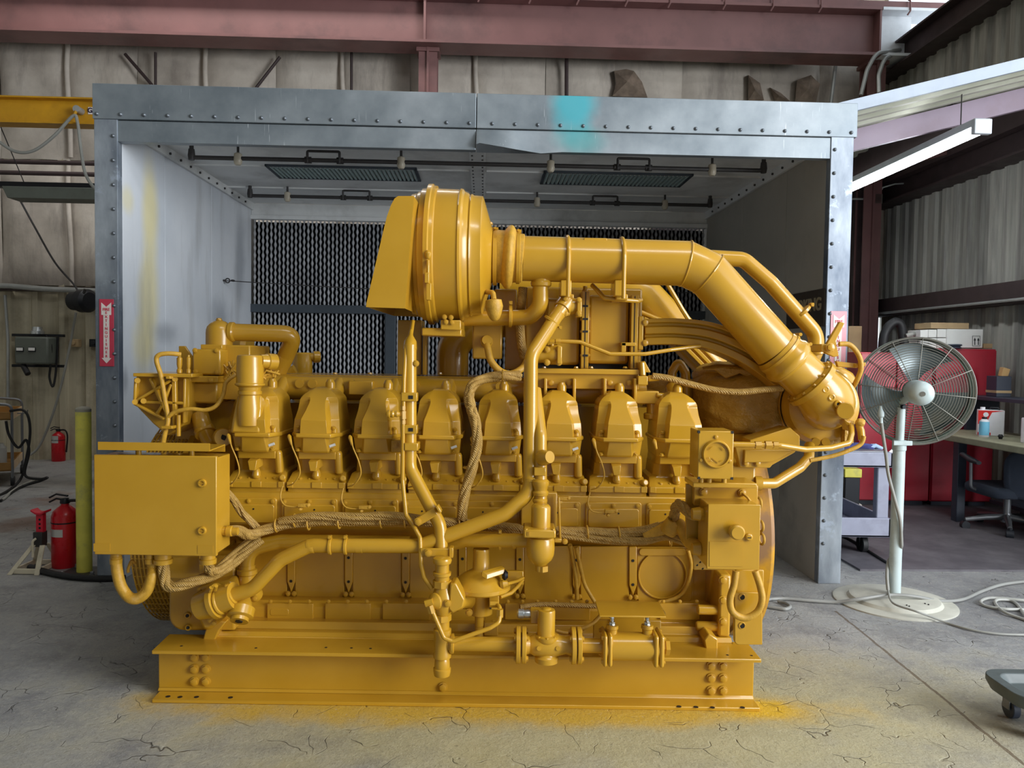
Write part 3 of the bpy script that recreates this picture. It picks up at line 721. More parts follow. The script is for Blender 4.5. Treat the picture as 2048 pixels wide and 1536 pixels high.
# ---- signs fixed to the booth
def arrow_sign(px0, px1, py0, py1, label, text=True):
    y = YF - 0.011
    a = BP(px0, py0, y); b = BP(px1, py1, y); x0, x1 = a.x, b.x; z1_, z0_ = a.z, b.z; W = x1 - x0; H = z1_ - z0_
    root = thing('fire_extinguisher_sign', BM @ V(((x0 + x1) / 2, y, z0_)), label, 'sign')
    m = BB(); m.box((x0, y, z0_), (x1, y + 0.004, z1_)); m.build('sign_plate', 'sign_red' if px0 < 1000 else 'sign_faded', root, bevel=0.002, smooth=0)
    q = lambda u, v: V((x0 + W * u, y - 0.001, z1_ - H * v))
    m = BB(); arr = [q(.16, .05), q(.5, .115), q(.84, .05), q(.84, .235), q(.7, .235), q(.7, .875), q(.84, .875), q(.5, .955), q(.16, .875), q(.3, .875), q(.3, .235), q(.16, .235)]
    m.prism([arr[i] for i in (0, 1, 2, 3, 4, 5, 6, 7, 8, 9, 10, 11)], (0, -0.001, 0)); m.build('white_arrow', 'sign_white', root, smooth=0)
    if text:
        text_at('lettering', 'FIRE', W * 0.27, BM @ q(.5, .155), BX, (0, 0, 1), root, 'sign_text_red', 0.0025)
        s = 'EXTINGUISHER'
        for i, ch in enumerate(s):
            text_at('lettering', ch, W * 0.25, BM @ q(.5, .205 + i * .0585), BX, (0, 0, 1), root, 'sign_text_red', 0.0025)
arrow_sign(198, 228, 598, 733, 'red and white vertical fire extinguisher arrow sign on the left booth post')
arrow_sign(1662, 1690, 622, 760, 'pale faded fire extinguisher arrow sign on the right booth post')
a = BPX(1590, 592, XR1 - 0.002); b = BPX(1641, 645, XR1 - 0.002)
y0, y1 = min(a.y, b.y), max(a.y, b.y) ; zt_, zb2 = BPX(1620, 582, XR1).z, BPX(1620, 655, XR1).z
root = thing('no_smoking_sign', BM @ V((XR1, (y0 + y1) / 2, zb2)), 'dark no smoking sign on the right inner wall of the booth', 'sign')
m = BB(); m.box((XR1 - 0.006, y0 - 0.05, zb2), (XR1 - 0.001, y1 + 0.12, zt_)); m.build('sign_plate', 'sign_dark', root, smooth=0, bevel=0.002)
text_at('lettering', 'SMOKING', 0.105, BM @ V((XR1 - 0.008, (y0 + y1) / 2 + 0.03, zt_ - 0.09)), -BYv, (0, 0, 1), root, 'sign_tan', 0.002)
# =================================================================== the engine
YP = 'yellow_paint'
YC = 3.45                                     # crankshaft plane
engine = thing('engine', (0, YC, 0), 'large glossy golden yellow industrial gas engine on steel base rails', 'engine')
def boxP(m, x0, y0, x1, y1, Y0, Y1):
    a, b = P(x0, y0, Y0), P(x1, y1, Y0)
    # keep world-aligned: use the mid heights so the frame's roll does not skew it
    za = P((x0 + x1) / 2, y0, Y0).z; zb_ = P((x0 + x1) / 2, y1, Y0).z
    xa = P(x0, (y0 + y1) / 2, Y0).x; xb = P(x1, (y0 + y1) / 2, Y0).x
    m.box((xa, Y0, zb_), (xb, Y1, za)); return m
def ebox(name, x0, y0, x1, y1, Y0, Y1, parent=None, mat=YP, bevel=0.004):
    return boxP(MB(), x0, y0, x1, y1, Y0, Y1).build(name, mat, parent or engine, bevel=bevel, smooth=40)
def etube(name, pts, rpx, bend=None, parent=None, mat=YP, n=16, curve=False, seg=8, Y=None):
    w = [P(*p) for p in pts]; r = rpx * sc(pts[0][2])
    m = MB()
    if curve: m.tube(smooth_path(w), r, n)
    else: m.tube(w, r, n, bend=(bend * sc(pts[0][2]) if bend else None), seg=seg)
    return m.build(name, mat, parent or engine, smooth=50)
_b = MB(); _b.lathe((0, 0, -0.15), (0, 0, 0.18), [(0, 1.3), (0.9, 1.3), (1, 1.2)], 16); _b.lathe((0, 0, 0.18), (0, 0, 0.8), [(0, 1), (0.85, 1), (1, 0.8)], 6)
BOLT = _b.mesh('bolt', YP)
def bolt(p, rpx, Y=None, ax=(0, -1, 0), parent=None):
    """hex head bolt; p is a world point, or (px, py) with Y"""
    w = P(p[0], p[1], Y) if Y else V(p); r = rpx * sc(Y or w.y)
    o = inst('bolt', BOLT, parent or engine, w, V((0, 0, 1)).rotation_difference(V(ax).normalized())); o.scale = (r, r, r); return o
def ring_clamp(px, py, Y, d, rpx, parent=None, wpx=4, ear=True):
    """band clamp round a pipe running along direction d"""
    c = P(px, py, Y); d = V(d).normalized(); r = rpx * sc(Y); w = wpx * sc(Y)
    m = MB(); m.lathe(c - d * w, c + d * w, [(0, r), (0.2, r * 1.22), (0.8, r * 1.22), (1, r)], 24)
    if ear:
        u = d.cross(V((0, 1, 0))).normalized(); e = c + u * r * 1.35 - V((0, 1, 0)) * r * 0.4
        m.cyl(e - V((0, 1, 0)) * w * 1.6, e + V((0, 1, 0)) * w * 2.5, w * 0.8, n=10); m.box(*[tuple(e + V((k * w, k * w, k * w)) * 0.9) for k in (-1, 1)])
    return m.build('pipe_clamp', YP, parent or engine, smooth=40)
def flat_panel(name, poly, Y, t_, parent=None, mat=YP, bevel=0.003):
    m = MB(); m.prism([P(x, y, Y) for x, y in poly], (0, t_, 0)); return m.build(name, mat, parent or engine, bevel=bevel, smooth=40)
def rpoly(x0, y0, x1, y1, r, corners='1111', n=5):
    """rounded rectangle as a pixel polygon; corners tl,tr,br,bl"""
    out = []
    for (cx, cy, a0, on) in ((x0 + r, y0 + r, 180, corners[0]), (x1 - r, y0 + r, 270, corners[1]), (x1 - r, y1 - r, 0, corners[2]), (x0 + r, y1 - r, 90, corners[3])):
        if on == '1':
            for k in range(n + 1):
                a = math.radians(a0 + 90 * k / n); out.append((cx + r * math.cos(a), cy + r * math.sin(a)))
        else:
            a = math.radians(a0 + 45); out.append((cx + math.copysign(r, math.cos(a)), cy + math.copysign(r, math.sin(a))))
    return out

# ---- base rails: channels with flanges towards the viewer, bolts and drilled holes
ZR = P(912, 1310, 2.78).z                        # top of the rail
xa_t, xb_t = P(303, 1299, 2.78).x, P(1523, 1322, 2.78).x
xa_w, xb_w = P(317, 1350, 2.86).x, P(1507, 1370, 2.86).x
def rail(yf, yw, sgn):
    m = MB(); tf = 0.014
    m.box((xa_w, min(yw, yw + sgn * 0.012), tf), (xb_w, max(yw, yw + sgn * 0.012), ZR - tf))
    for z, dz in ((0.0, tf), (ZR - tf, tf)):
        m.prism([V((xa_t, yf, z)), V((xb_t, yf, z)), V((xb_w, yw + sgn * 0.09, z)), V((xa_w, yw + sgn * 0.09, z))], (0, 0, dz))
    # fillets between web and flange
    m.prism([V((xa_w, yw, tf)), V((xa_w, yw - sgn * 0.012, tf)), V((xa_w, yw, tf + 0.012))], (xb_w - xa_w, 0, 0))
    return m.build('base_rail', YP, engine, bevel=0.003, smooth=40)
r1 = rail(2.78, 2.86, 1)
r2 = rail(2 * YC - 2.78, 2 * YC - 2.86, -1)
for px in (389, 412, 1422, 1446):
    for py in ((1314, 1338, 1363) if px < 800 else (1332, 1356, 1381)): bolt((px, py), 7.5, 2.857, parent=r1)
bolt((886, 1374), 7.5, 2.857, parent=r1)
for px, py in ((336, 1393), (360, 1394), (393, 1394), (461, 1395), (1358, 1413), (1392, 1414), (1425, 1415), (1485, 1415)):
    w_ = PZ(px, py, 0.0142); m = MB(); m.cyl(w_, w_ + V((0, 0, 0.0006)), 0.009, n=14); m.build('bolt_hole', 'dark_recess', r1, smooth=0)
for px, py in ((363, 1292), (512, 1296), (652, 1295), (703, 1296), (741, 1297), (1455, 1310), (1503, 1311)):
    w_ = PZ(px, py, ZR + 0.0002); m = MB(); m.cyl(w_, w_ + V((0, 0, 0.0006)), 0.005, n=10); m.build('bolt_hole', 'dark_recess', r1, smooth=0)
for px in (420, 1395):                           # mounting feet on the rail
    pass

# ---- oil pan: stepped trough between block and rail
xp0, xp1 = P(425, 1240, 3.0).x, P(1455, 1250, 3.0).x
def zat(py, Y, px=912): return P(px, py, Y).z
m = MB()
prof = [(3.06, zat(1205, 3.06)), (3.04, zat(1218, 3.04)), (3.04, zat(1240, 3.04)), (2.985, zat(1247, 2.985)), (2.975, zat(1263, 2.975)), (2.945, zat(1268, 2.945)), (2.925, zat(1282, 2.925)), (2.925, ZR + 0.003)]
full = [V((xp0, y, z)) for y, z in prof] + [V((xp0, 2 * YC - y, z)) for y, z in reversed(prof)]
m.prism(full, (xp1 - xp0, 0, 0)); m.build('oil_pan', YP, engine, bevel=0.006, smooth=40)
for x0, x1 in ((534, 626), (650, 741), (765, 860), (1010, 1080), (1105, 1180), (1320, 1400)):
    ebox('pan_strip', x0, 1207, x1, 1240, 3.03, 3.045, bevel=0.002)
    for k in (0.08, 0.5, 0.92): bolt((x0 + (x1 - x0) * k, 1203), 3, 3.02)
flat_panel('cast_mark', rpoly(540, 1218, 577, 1231, 4), 3.0285, 0.003)
# ---- crankcase with side covers between dark ribs
bx0, bx1 = P(470, 1100, 3.13).x, P(1440, 1100, 3.13).x
m = MB(); m.box((bx0, 3.135, zat(1208, 3.135)), (bx1, 2 * YC - 3.135, zat(1000, 3.135)))
blk = m.build('engine_block', YP, engine, bevel=0.006, smooth=40)
divs = [468, 582, 697, 811, 925, 1040, 1153, 1266, 1392]
for i in range(8):
    a, b = divs[i] + 8, divs[i + 1] - 8; y0 = 1088 + i * 0.8; y1 = 1196 + i * 1.6
    flat_panel('crankcase_cover', rpoly(a, y0, b, y1, 14, '0011'), 3.115, 0.03, parent=blk, bevel=0.003)
    flat_panel('cover_gasket', rpoly(a - 4, y0 - 4, b + 4, y1 + 4, 16, '0011'), 3.128, 0.02, parent=blk, bevel=0.003)
for i in range(1, 8):
    x = divs[i]; o = i * 1.2
    flat_panel('rib_plate', [(x - 8, 1085 + o), (x + 8, 1085 + o), (x + 8, 1162 + o), (x, 1184 + o), (x - 8, 1162 + o)], 3.108, 0.02, parent=blk)
    for yy in (1113, 1161):
        w_ = P(x, yy + o, 3.107); m = MB(); m.cyl(w_, w_ + V((0, -0.001, 0)), 0.006, n=10); m.build('bolt_hole', 'dark_recess', blk, smooth=0)
    for s in (-6, 6): bolt((x + s, 1186 + o), 4, 3.105, parent=blk)
m = MB(); c = P(1325, 1150, 3.11); m.torus(c, (0, 1, 0), 48 * sc(3.11), 0.004, 40, 6); m.build('cast_ring', YP, blk)
flat_panel('cast_boss', rpoly(1278, 1097, 1372, 1112, 7), 3.105, 0.02, parent=blk)
# ---- upper deck of the near bank: valve gallery wall with its small covers
dk0, dk1 = P(448, 1020, 2.96).x, P(1430, 1020, 2.96).x
deckY = 2.955
m = MB(); zt0 = zat(989, deckY); zb0 = zat(1056, deckY); zm = zat(1088, 3.13)
pf = [(deckY, zb0), (deckY, zt0), (3.35, zt0 + 0.06), (3.35, zm), (3.13, zm)]
m.prism([V((dk0, y, z)) for y, z in pf], (dk1 - dk0, 0, 0)); deck = m.build('cylinder_bank', YP, engine, bevel=0.004, smooth=40)
pf2 = [(2 * YC - y, z) for y, z in pf]
m = MB(); m.prism([V((dk0, y, z)) for y, z in pf2], (dk1 - dk0, 0, 0)); m.build('cylinder_bank', YP, engine, bevel=0.004, smooth=40)
for i in range(8):
    x0 = 438 + 121.7 * i + 3; y0 = 996 + 1.5 * i
    x1 = x0 + 112
    fr = flat_panel('gallery_cover', rpoly(x0, y0, x1, y0 + 53, 6), deckY - 0.012, 0.014, parent=deck)
    flat_panel('cover_face', rpoly(x0 + 5, y0 + 13, x1 - 5, y0 + 50, 6), deckY - 0.020, 0.012, parent=fr)
    for px, py in ((x0 + 6, y0 + 7), (x0 + 56, y0 + 6), (x1 - 8, y0 + 7), (x1 - 10, y0 + 46)): bolt((px, py), 3.6, deckY - 0.014, parent=deck)
    for px in (x0 + 38, x0 + 66):
        w_ = P(px, y0 + 22, deckY - 0.0205); m = MB(); m.cyl(w_, w_ + V((0, -0.0008, 0)), 0.0035, n=8); m.build('bolt_hole', 'dark_recess', fr, smooth=0)

# ---- cylinder heads with valve covers
S = sc(2.95)
def hr(z, w, dF, c, pk, sh, dB):
    return [V((x * S, d * S, z * S)) for x, d in ((-w, dB), (-w, dF + sh), (-c - 5, dF + pk), (-c, dF), (c, dF), (c + 5, dF + pk), (w, dF + sh), (w, dB))]
def localmesh(name, fn, mat=YP, smooth=32):
    m = MB(); fn(m); return m.mesh(name, mat, smooth)
def f_head(m):
    m.loft([hr(-6, 58, 5, 40, 0, 2, 120), hr(8, 58, 5, 40, 0, 2, 120), hr(8, 59.5, 0, 44, 0, 3, 120), hr(19, 59.5, 0, 44, 0, 3, 120), hr(22, 58, 4, 42, 0, 4, 120), hr(36, 55, 24, 40, 0, 4, 120),
            hr(40, 47, 26, 30, 0, 10, 118), hr(64, 45, 24, 30, 0, 10, 116), hr(66, 44, 10, 32, 0, 12, 116), hr(81, 43, 8, 32, 0, 12, 116)])
    # casting lugs on the flange
    for x0, x1 in ((-8, 12), (-58, -46), (46, 58)):
        m.box((x0 * S, -2 * S, 9 * S), (x1 * S, 14 * S, 21 * S))
    # spark plug boss: wedge above, rounded foot below
    m.loft([[V((x * S, d * S, z * S)) for x, d, z in r] for r in ([(-14, 10, 66), (6, 10, 66), (6, 30, 66), (-14, 30, 66)], [(-14, -4, 62), (4, -4, 64), (8, 30, 62), (-14, 30, 62)], [(-10, -6, 44), (2, -8, 44), (8, 30, 50), (-10, 30, 44)])])
    m.lathe((-2 * S, 14 * S, 46 * S), (-2 * S, 10 * S, 24 * S), [(0, 5 * S), (0.3, 8 * S), (0.7, 9 * S), (0.92, 6 * S), (1, 2 * S)], 14)
    m.lathe((41 * S, 16 * S, 82 * S), (43 * S, 20 * S, 34 * S), [(0, 6 * S), (0.1, 8 * S), (0.92, 8 * S), (1, 4 * S)], 14)
    m.lathe((50 * S, 14 * S, 26 * S), (55 * S, -2 * S, 30 * S), [(0, 7 * S), (0.85, 7 * S), (1, 5 * S)], 12)
def f_rocker(m):
    m.loft([hr(80, 43, -2, 24, 6, 16, 112), hr(84, 44, -6, 25, 7, 16, 112), hr(112, 47, -16, 22, 7, 20, 108), hr(114, 47, -16, 22, 2, 20, 108)])
    rr = lambda z, w, f: [V((x * S, d * S, z * S)) for x, d in ((-w, 106), (-w, 10), (-34, -22 - f), (34, -22 - f), (w, 10), (w, 106))]
    m.loft([rr(112, 49, -2), rr(114, 51, 0), rr(119, 51, 0), rr(121, 49, -2)])
def f_cover(m):
    m.loft([hr(120, 47, -20, 27, 18, 26, 104), hr(134, 46, -21, 26, 20, 26, 104), hr(147, 45, -21, 25, 21, 28, 104), hr(151, 44, -18, 24.5, 20, 28, 104), hr(166, 41, -4, 19.5, 17, 22, 104), hr(180, 39.5, 9, 16, 12, 14, 104),
            hr(186, 38.5, 14.5, 15.5, 5, 9, 104), hr(191, 36, 19, 17, 1, 6, 103), hr(197, 31, 25, 16, 0, 5, 102), hr(204, 22, 33, 12, 0, 3, 100), hr(208.5, 14, 41, 8, 0, 2, 96), hr(210, 10, 48, 6, 0, 1, 90)])
    # bolt bosses standing in the side pockets
    for s in (-1, 1):
        m.lathe((s * 36 * S, 2 * S, 120 * S), (s * 36 * S, 4 * S, 130 * S), [(0, 7 * S), (1, 6 * S)], 12)
M_HEAD, M_ROCK, M_COV = localmesh('cylinder_head', f_head), localmesh('rocker_housing', f_rocker), localmesh('valve_cover', f_cover, smooth=24)
def addbev(o, w): 
    b = o.modifiers.new('bevel', 'BEVEL'); b.width = w; b.segments = 2; b.limit_method = 'ANGLE'; b.angle_limit = math.radians(22); return o
H0 = P(631.5, 985, 2.95)
heads = []
for k in range(8):
    c = H0 + V(((k - 1) * 121.7 * S, 0, 0))
    h = addbev(inst('cylinder_head', M_HEAD, engine, c), 0.003); heads.append(h)
    addbev(inst('rocker_housing', M_ROCK, h, c), 0.003); addbev(inst('valve_cover', M_COV, h, c), 0.006)
    for x, d, z, r in ((-36, -2, 131, 3.6), (36, -2, 131, 3.6), (-36, 0, 86, 4), (34, 0, 86, 4)):
        bolt(c + V((x, d, z)) * S, r, ax=(0, -0.5, 0.86), parent=h)
    for x in (-34, -16, 20, 36, 52):
        bolt(c + V((x, 10, 26)) * S, 3.4 if x in (-34, 36) else 2.0, ax=(0, -0.55, 0.8), parent=h)
    if k in (0, 1, 3, 4, 5):
        M_ = Matrix.Translation(c + V((34, -4, 96)) * S) @ Matrix.Rotation(-0.35, 4, 'Y') @ Matrix.Rotation(-0.3, 4, 'X'); m = MB(); m.box((-6 * S, -1.5 * S, -2.4 * S), (6 * S, 1.5 * S, 2.4 * S), M_); m.build('number_tag', 'carton_white', h, smooth=0)
    # far bank, mirrored
    cf = V((c.x, 2 * YC - c.y, c.z)); hf = inst('cylinder_head', M_HEAD, engine, cf, V((0, 0, 1)).rotation_difference(V((0, 0, 1)))); 
    hf.rotation_quaternion = Matrix.Rotation(PI, 3, 'Z').to_quaternion()
    for nm, me in (('rocker_housing', M_ROCK), ('valve_cover', M_COV)):
        q = bpy.data.objects.new(nm, me); COL.objects.link(q); q.parent = hf
# exhaust-port elbows behind every head joining the log manifold
for k in range(8):
    c = H0 + V(((k - 1) * 121.7 * S, 0, 0)); m = MB()
    m.tube([c + V((14, 60, 150)) * S, c + V((14, 110, 190)) * S, c + V((14, 150, 215)) * S], 15 * S, 14, bend=30 * S); m.build('manifold_elbow', YP, engine, smooth=50)
    m = MB(); m.lathe(c + V((10, 78, 206)) * S, c + V((10, 78, 226)) * S, [(0, 10 * S), (0.6, 10 * S), (0.8, 8 * S), (1, 6 * S)], 14); m.build('lifting_boss', YP, heads[k], smooth=40)
# log manifold and walkway cover along the vee
m = MB(); za = P(800, 778, 3.25); m.tube([V((P(500, 770, 3.25).x, 3.25, za.z)), V((P(1290, 770, 3.25).x, 3.25, za.z))], 24 * sc(3.25), 20); man = m.build('water_manifold', YP, engine, smooth=50)
for px in (600, 625, 705, 830, 1000, 1015):
    w_ = P(px, 770 + (px - 800) * 0.014, 3.20); m = MB(); m.cyl(w_ + V((0, 0.02, 0)), w_ - V((0, 0.01, 0)), 9 * sc(3.2), n=14); m.build('manifold_plug', YP, man, smooth=40)
ebox('manifold_pad', 697, 762, 745, 790, 3.17, 3.25, parent=man)
m = MB(); ztp = P(800, 752, 3.3).z; m.box((P(520, 750, 3.3).x, 3.3, ztp - 0.012), (P(1060, 750, 3.3).x, 3.62, ztp)); m.build('vee_cover', YP, engine, bevel=0.003)
for px in (670, 740, 880): bolt((px, 748), 4, 3.32, ax=(0, 0, 1))
m = MB(); m.box((P(480, 850, 3.2).x, 3.36, zat(960, 3.2)), (P(1345, 850, 3.2).x, 3.54, zat(815, 3.2))); m.build('vee_block', YP, engine)
# ---- aftercooler support beam with gussets
m = MB(); boxP(m, 1060, 745, 1278, 778, 3.12, 3.5); sup = m.build('aftercooler_support', YP, engine, bevel=0.003)
ebox('support_flange', 1058, 738, 1280, 748, 3.10, 3.5, parent=sup, bevel=0.002)
for px in (1091, 1149, 1210, 1271): flat_panel('gusset', [(px - 3, 757), (px + 3, 757), (px + 3, 805), (px - 3, 805)], 3.07, 0.2, parent=sup)
for px in (1102, 1138, 1220, 1258): bolt((px, 766), 5, 3.118, parent=sup)
for px in (1088, 1152, 1182, 1250): bolt((px, 736), 4, 3.14, ax=(0, 0, 1), parent=sup)
# ---- aftercooler core boxes and their bolted flange strips
ac = ebox('aftercooler', 1050, 575, 1284, 735, 3.26, 3.62, bevel=0.01)
ebox('aftercooler_door', 1176, 590, 1258, 728, 3.20, 3.27, parent=ac, bevel=0.014)
ebox('aftercooler_door', 1090, 596, 1160, 730, 3.20, 3.27, parent=ac, bevel=0.014)
ebox('dark_gasket', 1056, 728, 1284, 741, 3.235, 3.3, parent=ac, mat='dark_recess', bevel=0)
for x0, x1, yt in ((1163, 1178, 582), (1262, 1276, 590)):
    ebox('flange_strip', x0, yt, x1, 738, 3.16, 3.3, parent=ac, bevel=0.002)
    ebox('flange_gap', (x0 + x1) / 2 - 0.8, yt + 2, (x0 + x1) / 2 + 0.8, 736, 3.158, 3.17, parent=ac, mat='dark_recess', bevel=0)
for yy in (612, 638, 663, 711):
    for s in (1163, 1178): bolt((s, yy), 3.2, 3.17, ax=(-1 if s == 1163 else 1, -0.1, 0), parent=ac)
    ebox('flange_notch', 1166, yy - 2, 1176, yy + 2, 3.157, 3.17, parent=ac, mat='dark_recess', bevel=0)
m = MB(); w_ = P(1170, 582, 3.2); m.hexb(w_, (0, 0, 1), 0.010, 0.02); m.build('cap_nut', YP, ac)
ebox('aftercooler_bracket', 1243, 685, 1272, 692, 3.13, 3.2, parent=ac, bevel=0.002); ebox('aftercooler_bracket', 1243, 685, 1252, 710, 3.13, 3.15, parent=ac, bevel=0.002)
# left neighbours of the aftercooler: control box with plug, riser, post
jb = ebox('terminal_box', 945, 648, 1004, 718, 3.18, 3.32, bevel=0.006)
etube('plug_lead', [(972, 680, 3.16), (976, 700, 3.12), (982, 722, 3.10), (1000, 742, 3.09), (1022, 748, 3.1), (1046, 735, 3.12), (1056, 715, 3.2)], 7, curve=True, mat='yellow_hose')
m = MB(); m.lathe(P(973, 685, 3.2), P(974, 680, 3.13), [(0, 0.026), (0.4, 0.026), (0.45, 0.022), (1, 0.02)], 18); m.build('plug', YP, jb)
ebox('air_cleaner_post', 795, 640, 843, 750, 3.35, 3.47); ebox('air_cleaner_post', 845, 655, 853, 750, 3.33, 3.4)
etube('exhaust_riser', [(905, 750, 3.5), (905, 690, 3.5), (955, 645, 3.5), (1080, 640, 3.5)], 32, 50, n=24)
ebox('dark_bracket', 1010, 640, 1050, 740, 3.36, 3.5)
# ---- air cleaner: weather hood, ribbed drum, clamp ring, outlet cone
YA = 3.05
def ax(px, py=512): return P(px, py, YA)
zA = P(890, 511, YA).z; kA = sc(YA)
def xa(px): return P(px, 511, YA).x
acl = MB(); pr_ = [(826, 112), (828, 118), (838, 120), (841, 123), (847, 124), (849, 129), (858, 130), (860, 131), (877, 131), (879, 129), (921, 128), (923, 130), (927, 129), (931, 124), (938, 121), (941, 118), (944, 120), (949, 117), (965, 116), (967, 112), (985, 52), (986, 48)]
acl.lathe((xa(826), YA, zA), (xa(986), YA, zA), [(xa(p) - xa(826), r * kA) for p, r in pr_], 64, rel=False)
air = acl.build('air_cleaner', YP, engine, smooth=28)
m = MB(); m.lathe((xa(860), YA, zA), (xa(877), YA, zA), [(0, 130 * kA), (0.06, 138 * kA), (0.5, 138 * kA), (0.62, 135 * kA), (0.95, 134 * kA), (1, 128 * kA)], 64); m.build('clamp_ring', YP, air, smooth=28)
# toggle latch of the clamp
Yl = YA - 138 * kA
m = MB(); boxP(m, 849, 545, 858, 566, Yl - 0.012, Yl + 0.03); boxP(m, 852, 566, 862, 600, Yl - 0.006, Yl + 0.03); m.tube([P(856, 548, Yl - 0.004), P(856, 520, Yl)], 0.006, 8); m.lathe(P(856, 518, Yl), P(856, 500, Yl), [(0, 0.006), (0.3, 0.012), (0.7, 0.012), (1, 0.003)], 10); m.build('toggle_latch', YP, air, bevel=0.002)
# hood
hy0, hy1 = 2.73, 3.36
m = MB(); hp = [(828, 392), (796, 392), (789, 397), (782, 410), (774, 432), (768, 456), (733, 606), (732, 614), (810, 617)]
hp = [(x, y) for x, y in hp]
front = [P(x, y, hy0) for x, y in hp]
a_ = [m.v(p) for p in front]; b_ = [m.v(V((p.x, hy1, p.z))) for p in front]; n = len(a_)
m.f(a_[::-1]); m.f(b_)
for i in range(n):
    j = (i + 1) % n
    if i == 7: continue                      # open underside
    m.f([a_[i], a_[j], b_[j], b_[i]])
hood = m.build('weather_hood', YP, air, smooth=0)
sm = hood.modifiers.new('solid', 'SOLIDIFY'); sm.thickness = 0.004; sm.offset = -1
m = MB(); m.prism([V((P(733, 612, hy0).x + 0.012, hy0 + 0.02, P(733, 608, hy0).z + 0.03)), V((P(805, 612, hy0).x, hy0 + 0.02, P(733, 608, hy0).z + 0.03)), V((P(805, 612, hy0).x, hy1 - 0.02, P(733, 608, hy0).z + 0.03)), V((P(733, 612, hy0).x + 0.012, hy1 - 0.02, P(733, 608, hy0).z + 0.03))], (0, 0, 0.01)); m.build('hood_screen', 'dark_recess', hood, smooth=0)
# mounting saddle under the drum
ebox('saddle_plate', 843, 656, 923, 672, 2.95, 3.2, parent=air, bevel=0.005); ebox('saddle_web', 881, 640, 922, 660, 2.93, 3.15, parent=air)
for px, py in ((889, 634), (902, 635), (892, 644), (904, 645)): bolt((px, py), 4, 2.925, parent=air)
m = MB(); m.lathe(P(987, 598, 2.9), P(990, 642, 2.9), [(0, 0.012), (0.05, 0.03), (0.35, 0.034), (0.7, 0.026), (0.9, 0.018), (1, 0.008)], 16); m.tube([P(973, 584, 2.95), P(986, 585, 2.92), P(988, 600, 2.9)], 0.010, 10, bend=0.02); m.build('service_indicator', 'yellow_hose', air, smooth=50)
bolt(P(981, 447, 3.05), 4, ax=(0.4, 0, 1), parent=air)
# rubber hump hose, then the mitred intake tube
zI = P(1046, 517, YA).z
def xi(px): return P(px, 517, YA).x
m = MB(); m.lathe((xi(985), YA, P(985, 512, YA).z), (xi(1046), YA, zI), [(0, 50 * kA), (0.03, 52 * kA), (0.34, 52 * kA), (0.40, 57 * kA), (0.47, 62 * kA), (0.55, 63.5 * kA), (0.62, 62 * kA), (0.69, 56 * kA), (0.73, 49 * kA), (0.98, 48 * kA), (1, 46 * kA)], 48); hump = m.build('hump_hose', 'yellow_hose', engine, smooth=50)
for px, r in ((990, 53), (1036, 49.5)):
    m = MB(); m.lathe((xi(px) - 0.008, YA, zI), (xi(px) + 0.008, YA, zI), [(0, r * kA), (0.1, (r + 1.2) * kA), (0.9, (r + 1.2) * kA), (1, r * kA)], 40); q = P(px, 517, YA); m.box((q.x - 0.012, YA - 0.02, zI + r * kA), (q.x + 0.012, YA + 0.02, zI + (r + 6) * kA)); m.cyl((q.x, YA - 0.03, zI + (r + 4) * kA), (q.x, YA + 0.03, zI + (r + 4) * kA), 0.005, n=8); m.build('hose_clamp', YP, hump, smooth=40)
def mitre(pts, r, n=40):
    """tube with sharp mitred joints"""
    m = MB(); pts = [V(p) for p in pts]; rings = []
    d0 = (pts[1] - pts[0]).normalized(); x, y = frame_of(d0); base = [x * math.cos(2 * PI * k / n) + y * math.sin(2 * PI * k / n) for k in range(n)]
    cur = [pts[0] + b * r for b in base]; rings.append(cur)
    for i in range(1, len(pts)):
        d = (pts[i] - pts[i - 1]).normalized()
        nrm = d if i == len(pts) - 1 else (d + (pts[i + 1] - pts[i]).normalized()).normalized()
        cur = [p + d * ((pts[i] - p).dot(nrm) / d.dot(nrm)) for p in cur]; rings.append(cur)
    m.loft(rings); return m, rings
ip = [P(1046, 517, YA), P(1371, 527, YA), P(1416, 548, YA), P(1551, 699, YA)]
m, rings = mitre(ip, 44.5 * kA); itube = m.build('intake_tube', YP, engine, smooth=30)
for rg in rings[1:3]:
    m = MB(); m.tube(rg + [rg[0]], 0.004, 8); m.build('weld_bead', YP, itube)
for px, pb in ((1134, 591), (1242, 591)):                       # U-bolt straps down to saddles
    c = P(px, 518 + (px - 1046) * 0.03, YA); R = 46 * kA; m = MB()
    arc = [c + V((0, -math.sin(a) * R, math.cos(a) * R)) for a in [(-0.5 + k / 20 * 1.0) * PI for k in range(21)]]
    m.tube([V((arc[0].x, arc[0].y, c.z - 0.15))] + arc + [V((arc[-1].x, arc[-1].y, c.z - 0.15))], 0.0085, 10); m.build('u_bolt', YP, itube)
    ebox('tube_saddle', px - 13, 560, px + 9, 592, 3.0, 3.12, parent=itube); ebox('tube_saddle', px - 10, 588, px + 14, 600, 3.04, 3.3, parent=itube)
ebox('tube_pad', 1168, 476, 1214, 482, 3.0, 3.1, parent=itube, bevel=0.002)
d1 = (ip[3] - ip[2]).normalized(); e0 = ip[3]; fl = P(1622, 767, YA); dd = (fl - e0).normalized(); Lc = (fl - e0).length
m = MB(); m.lathe(e0, fl, [(0, 46 * kA), (0.08, 48 * kA), (0.22, 48 * kA), (0.28, 52 * kA), (0.36, 53 * kA), (0.44, 49 * kA), (0.47, 47 * kA), (0.5, 45 * kA), (1, 44 * kA)], 48); hh = m.build('hump_hose', YP, engine, smooth=50)
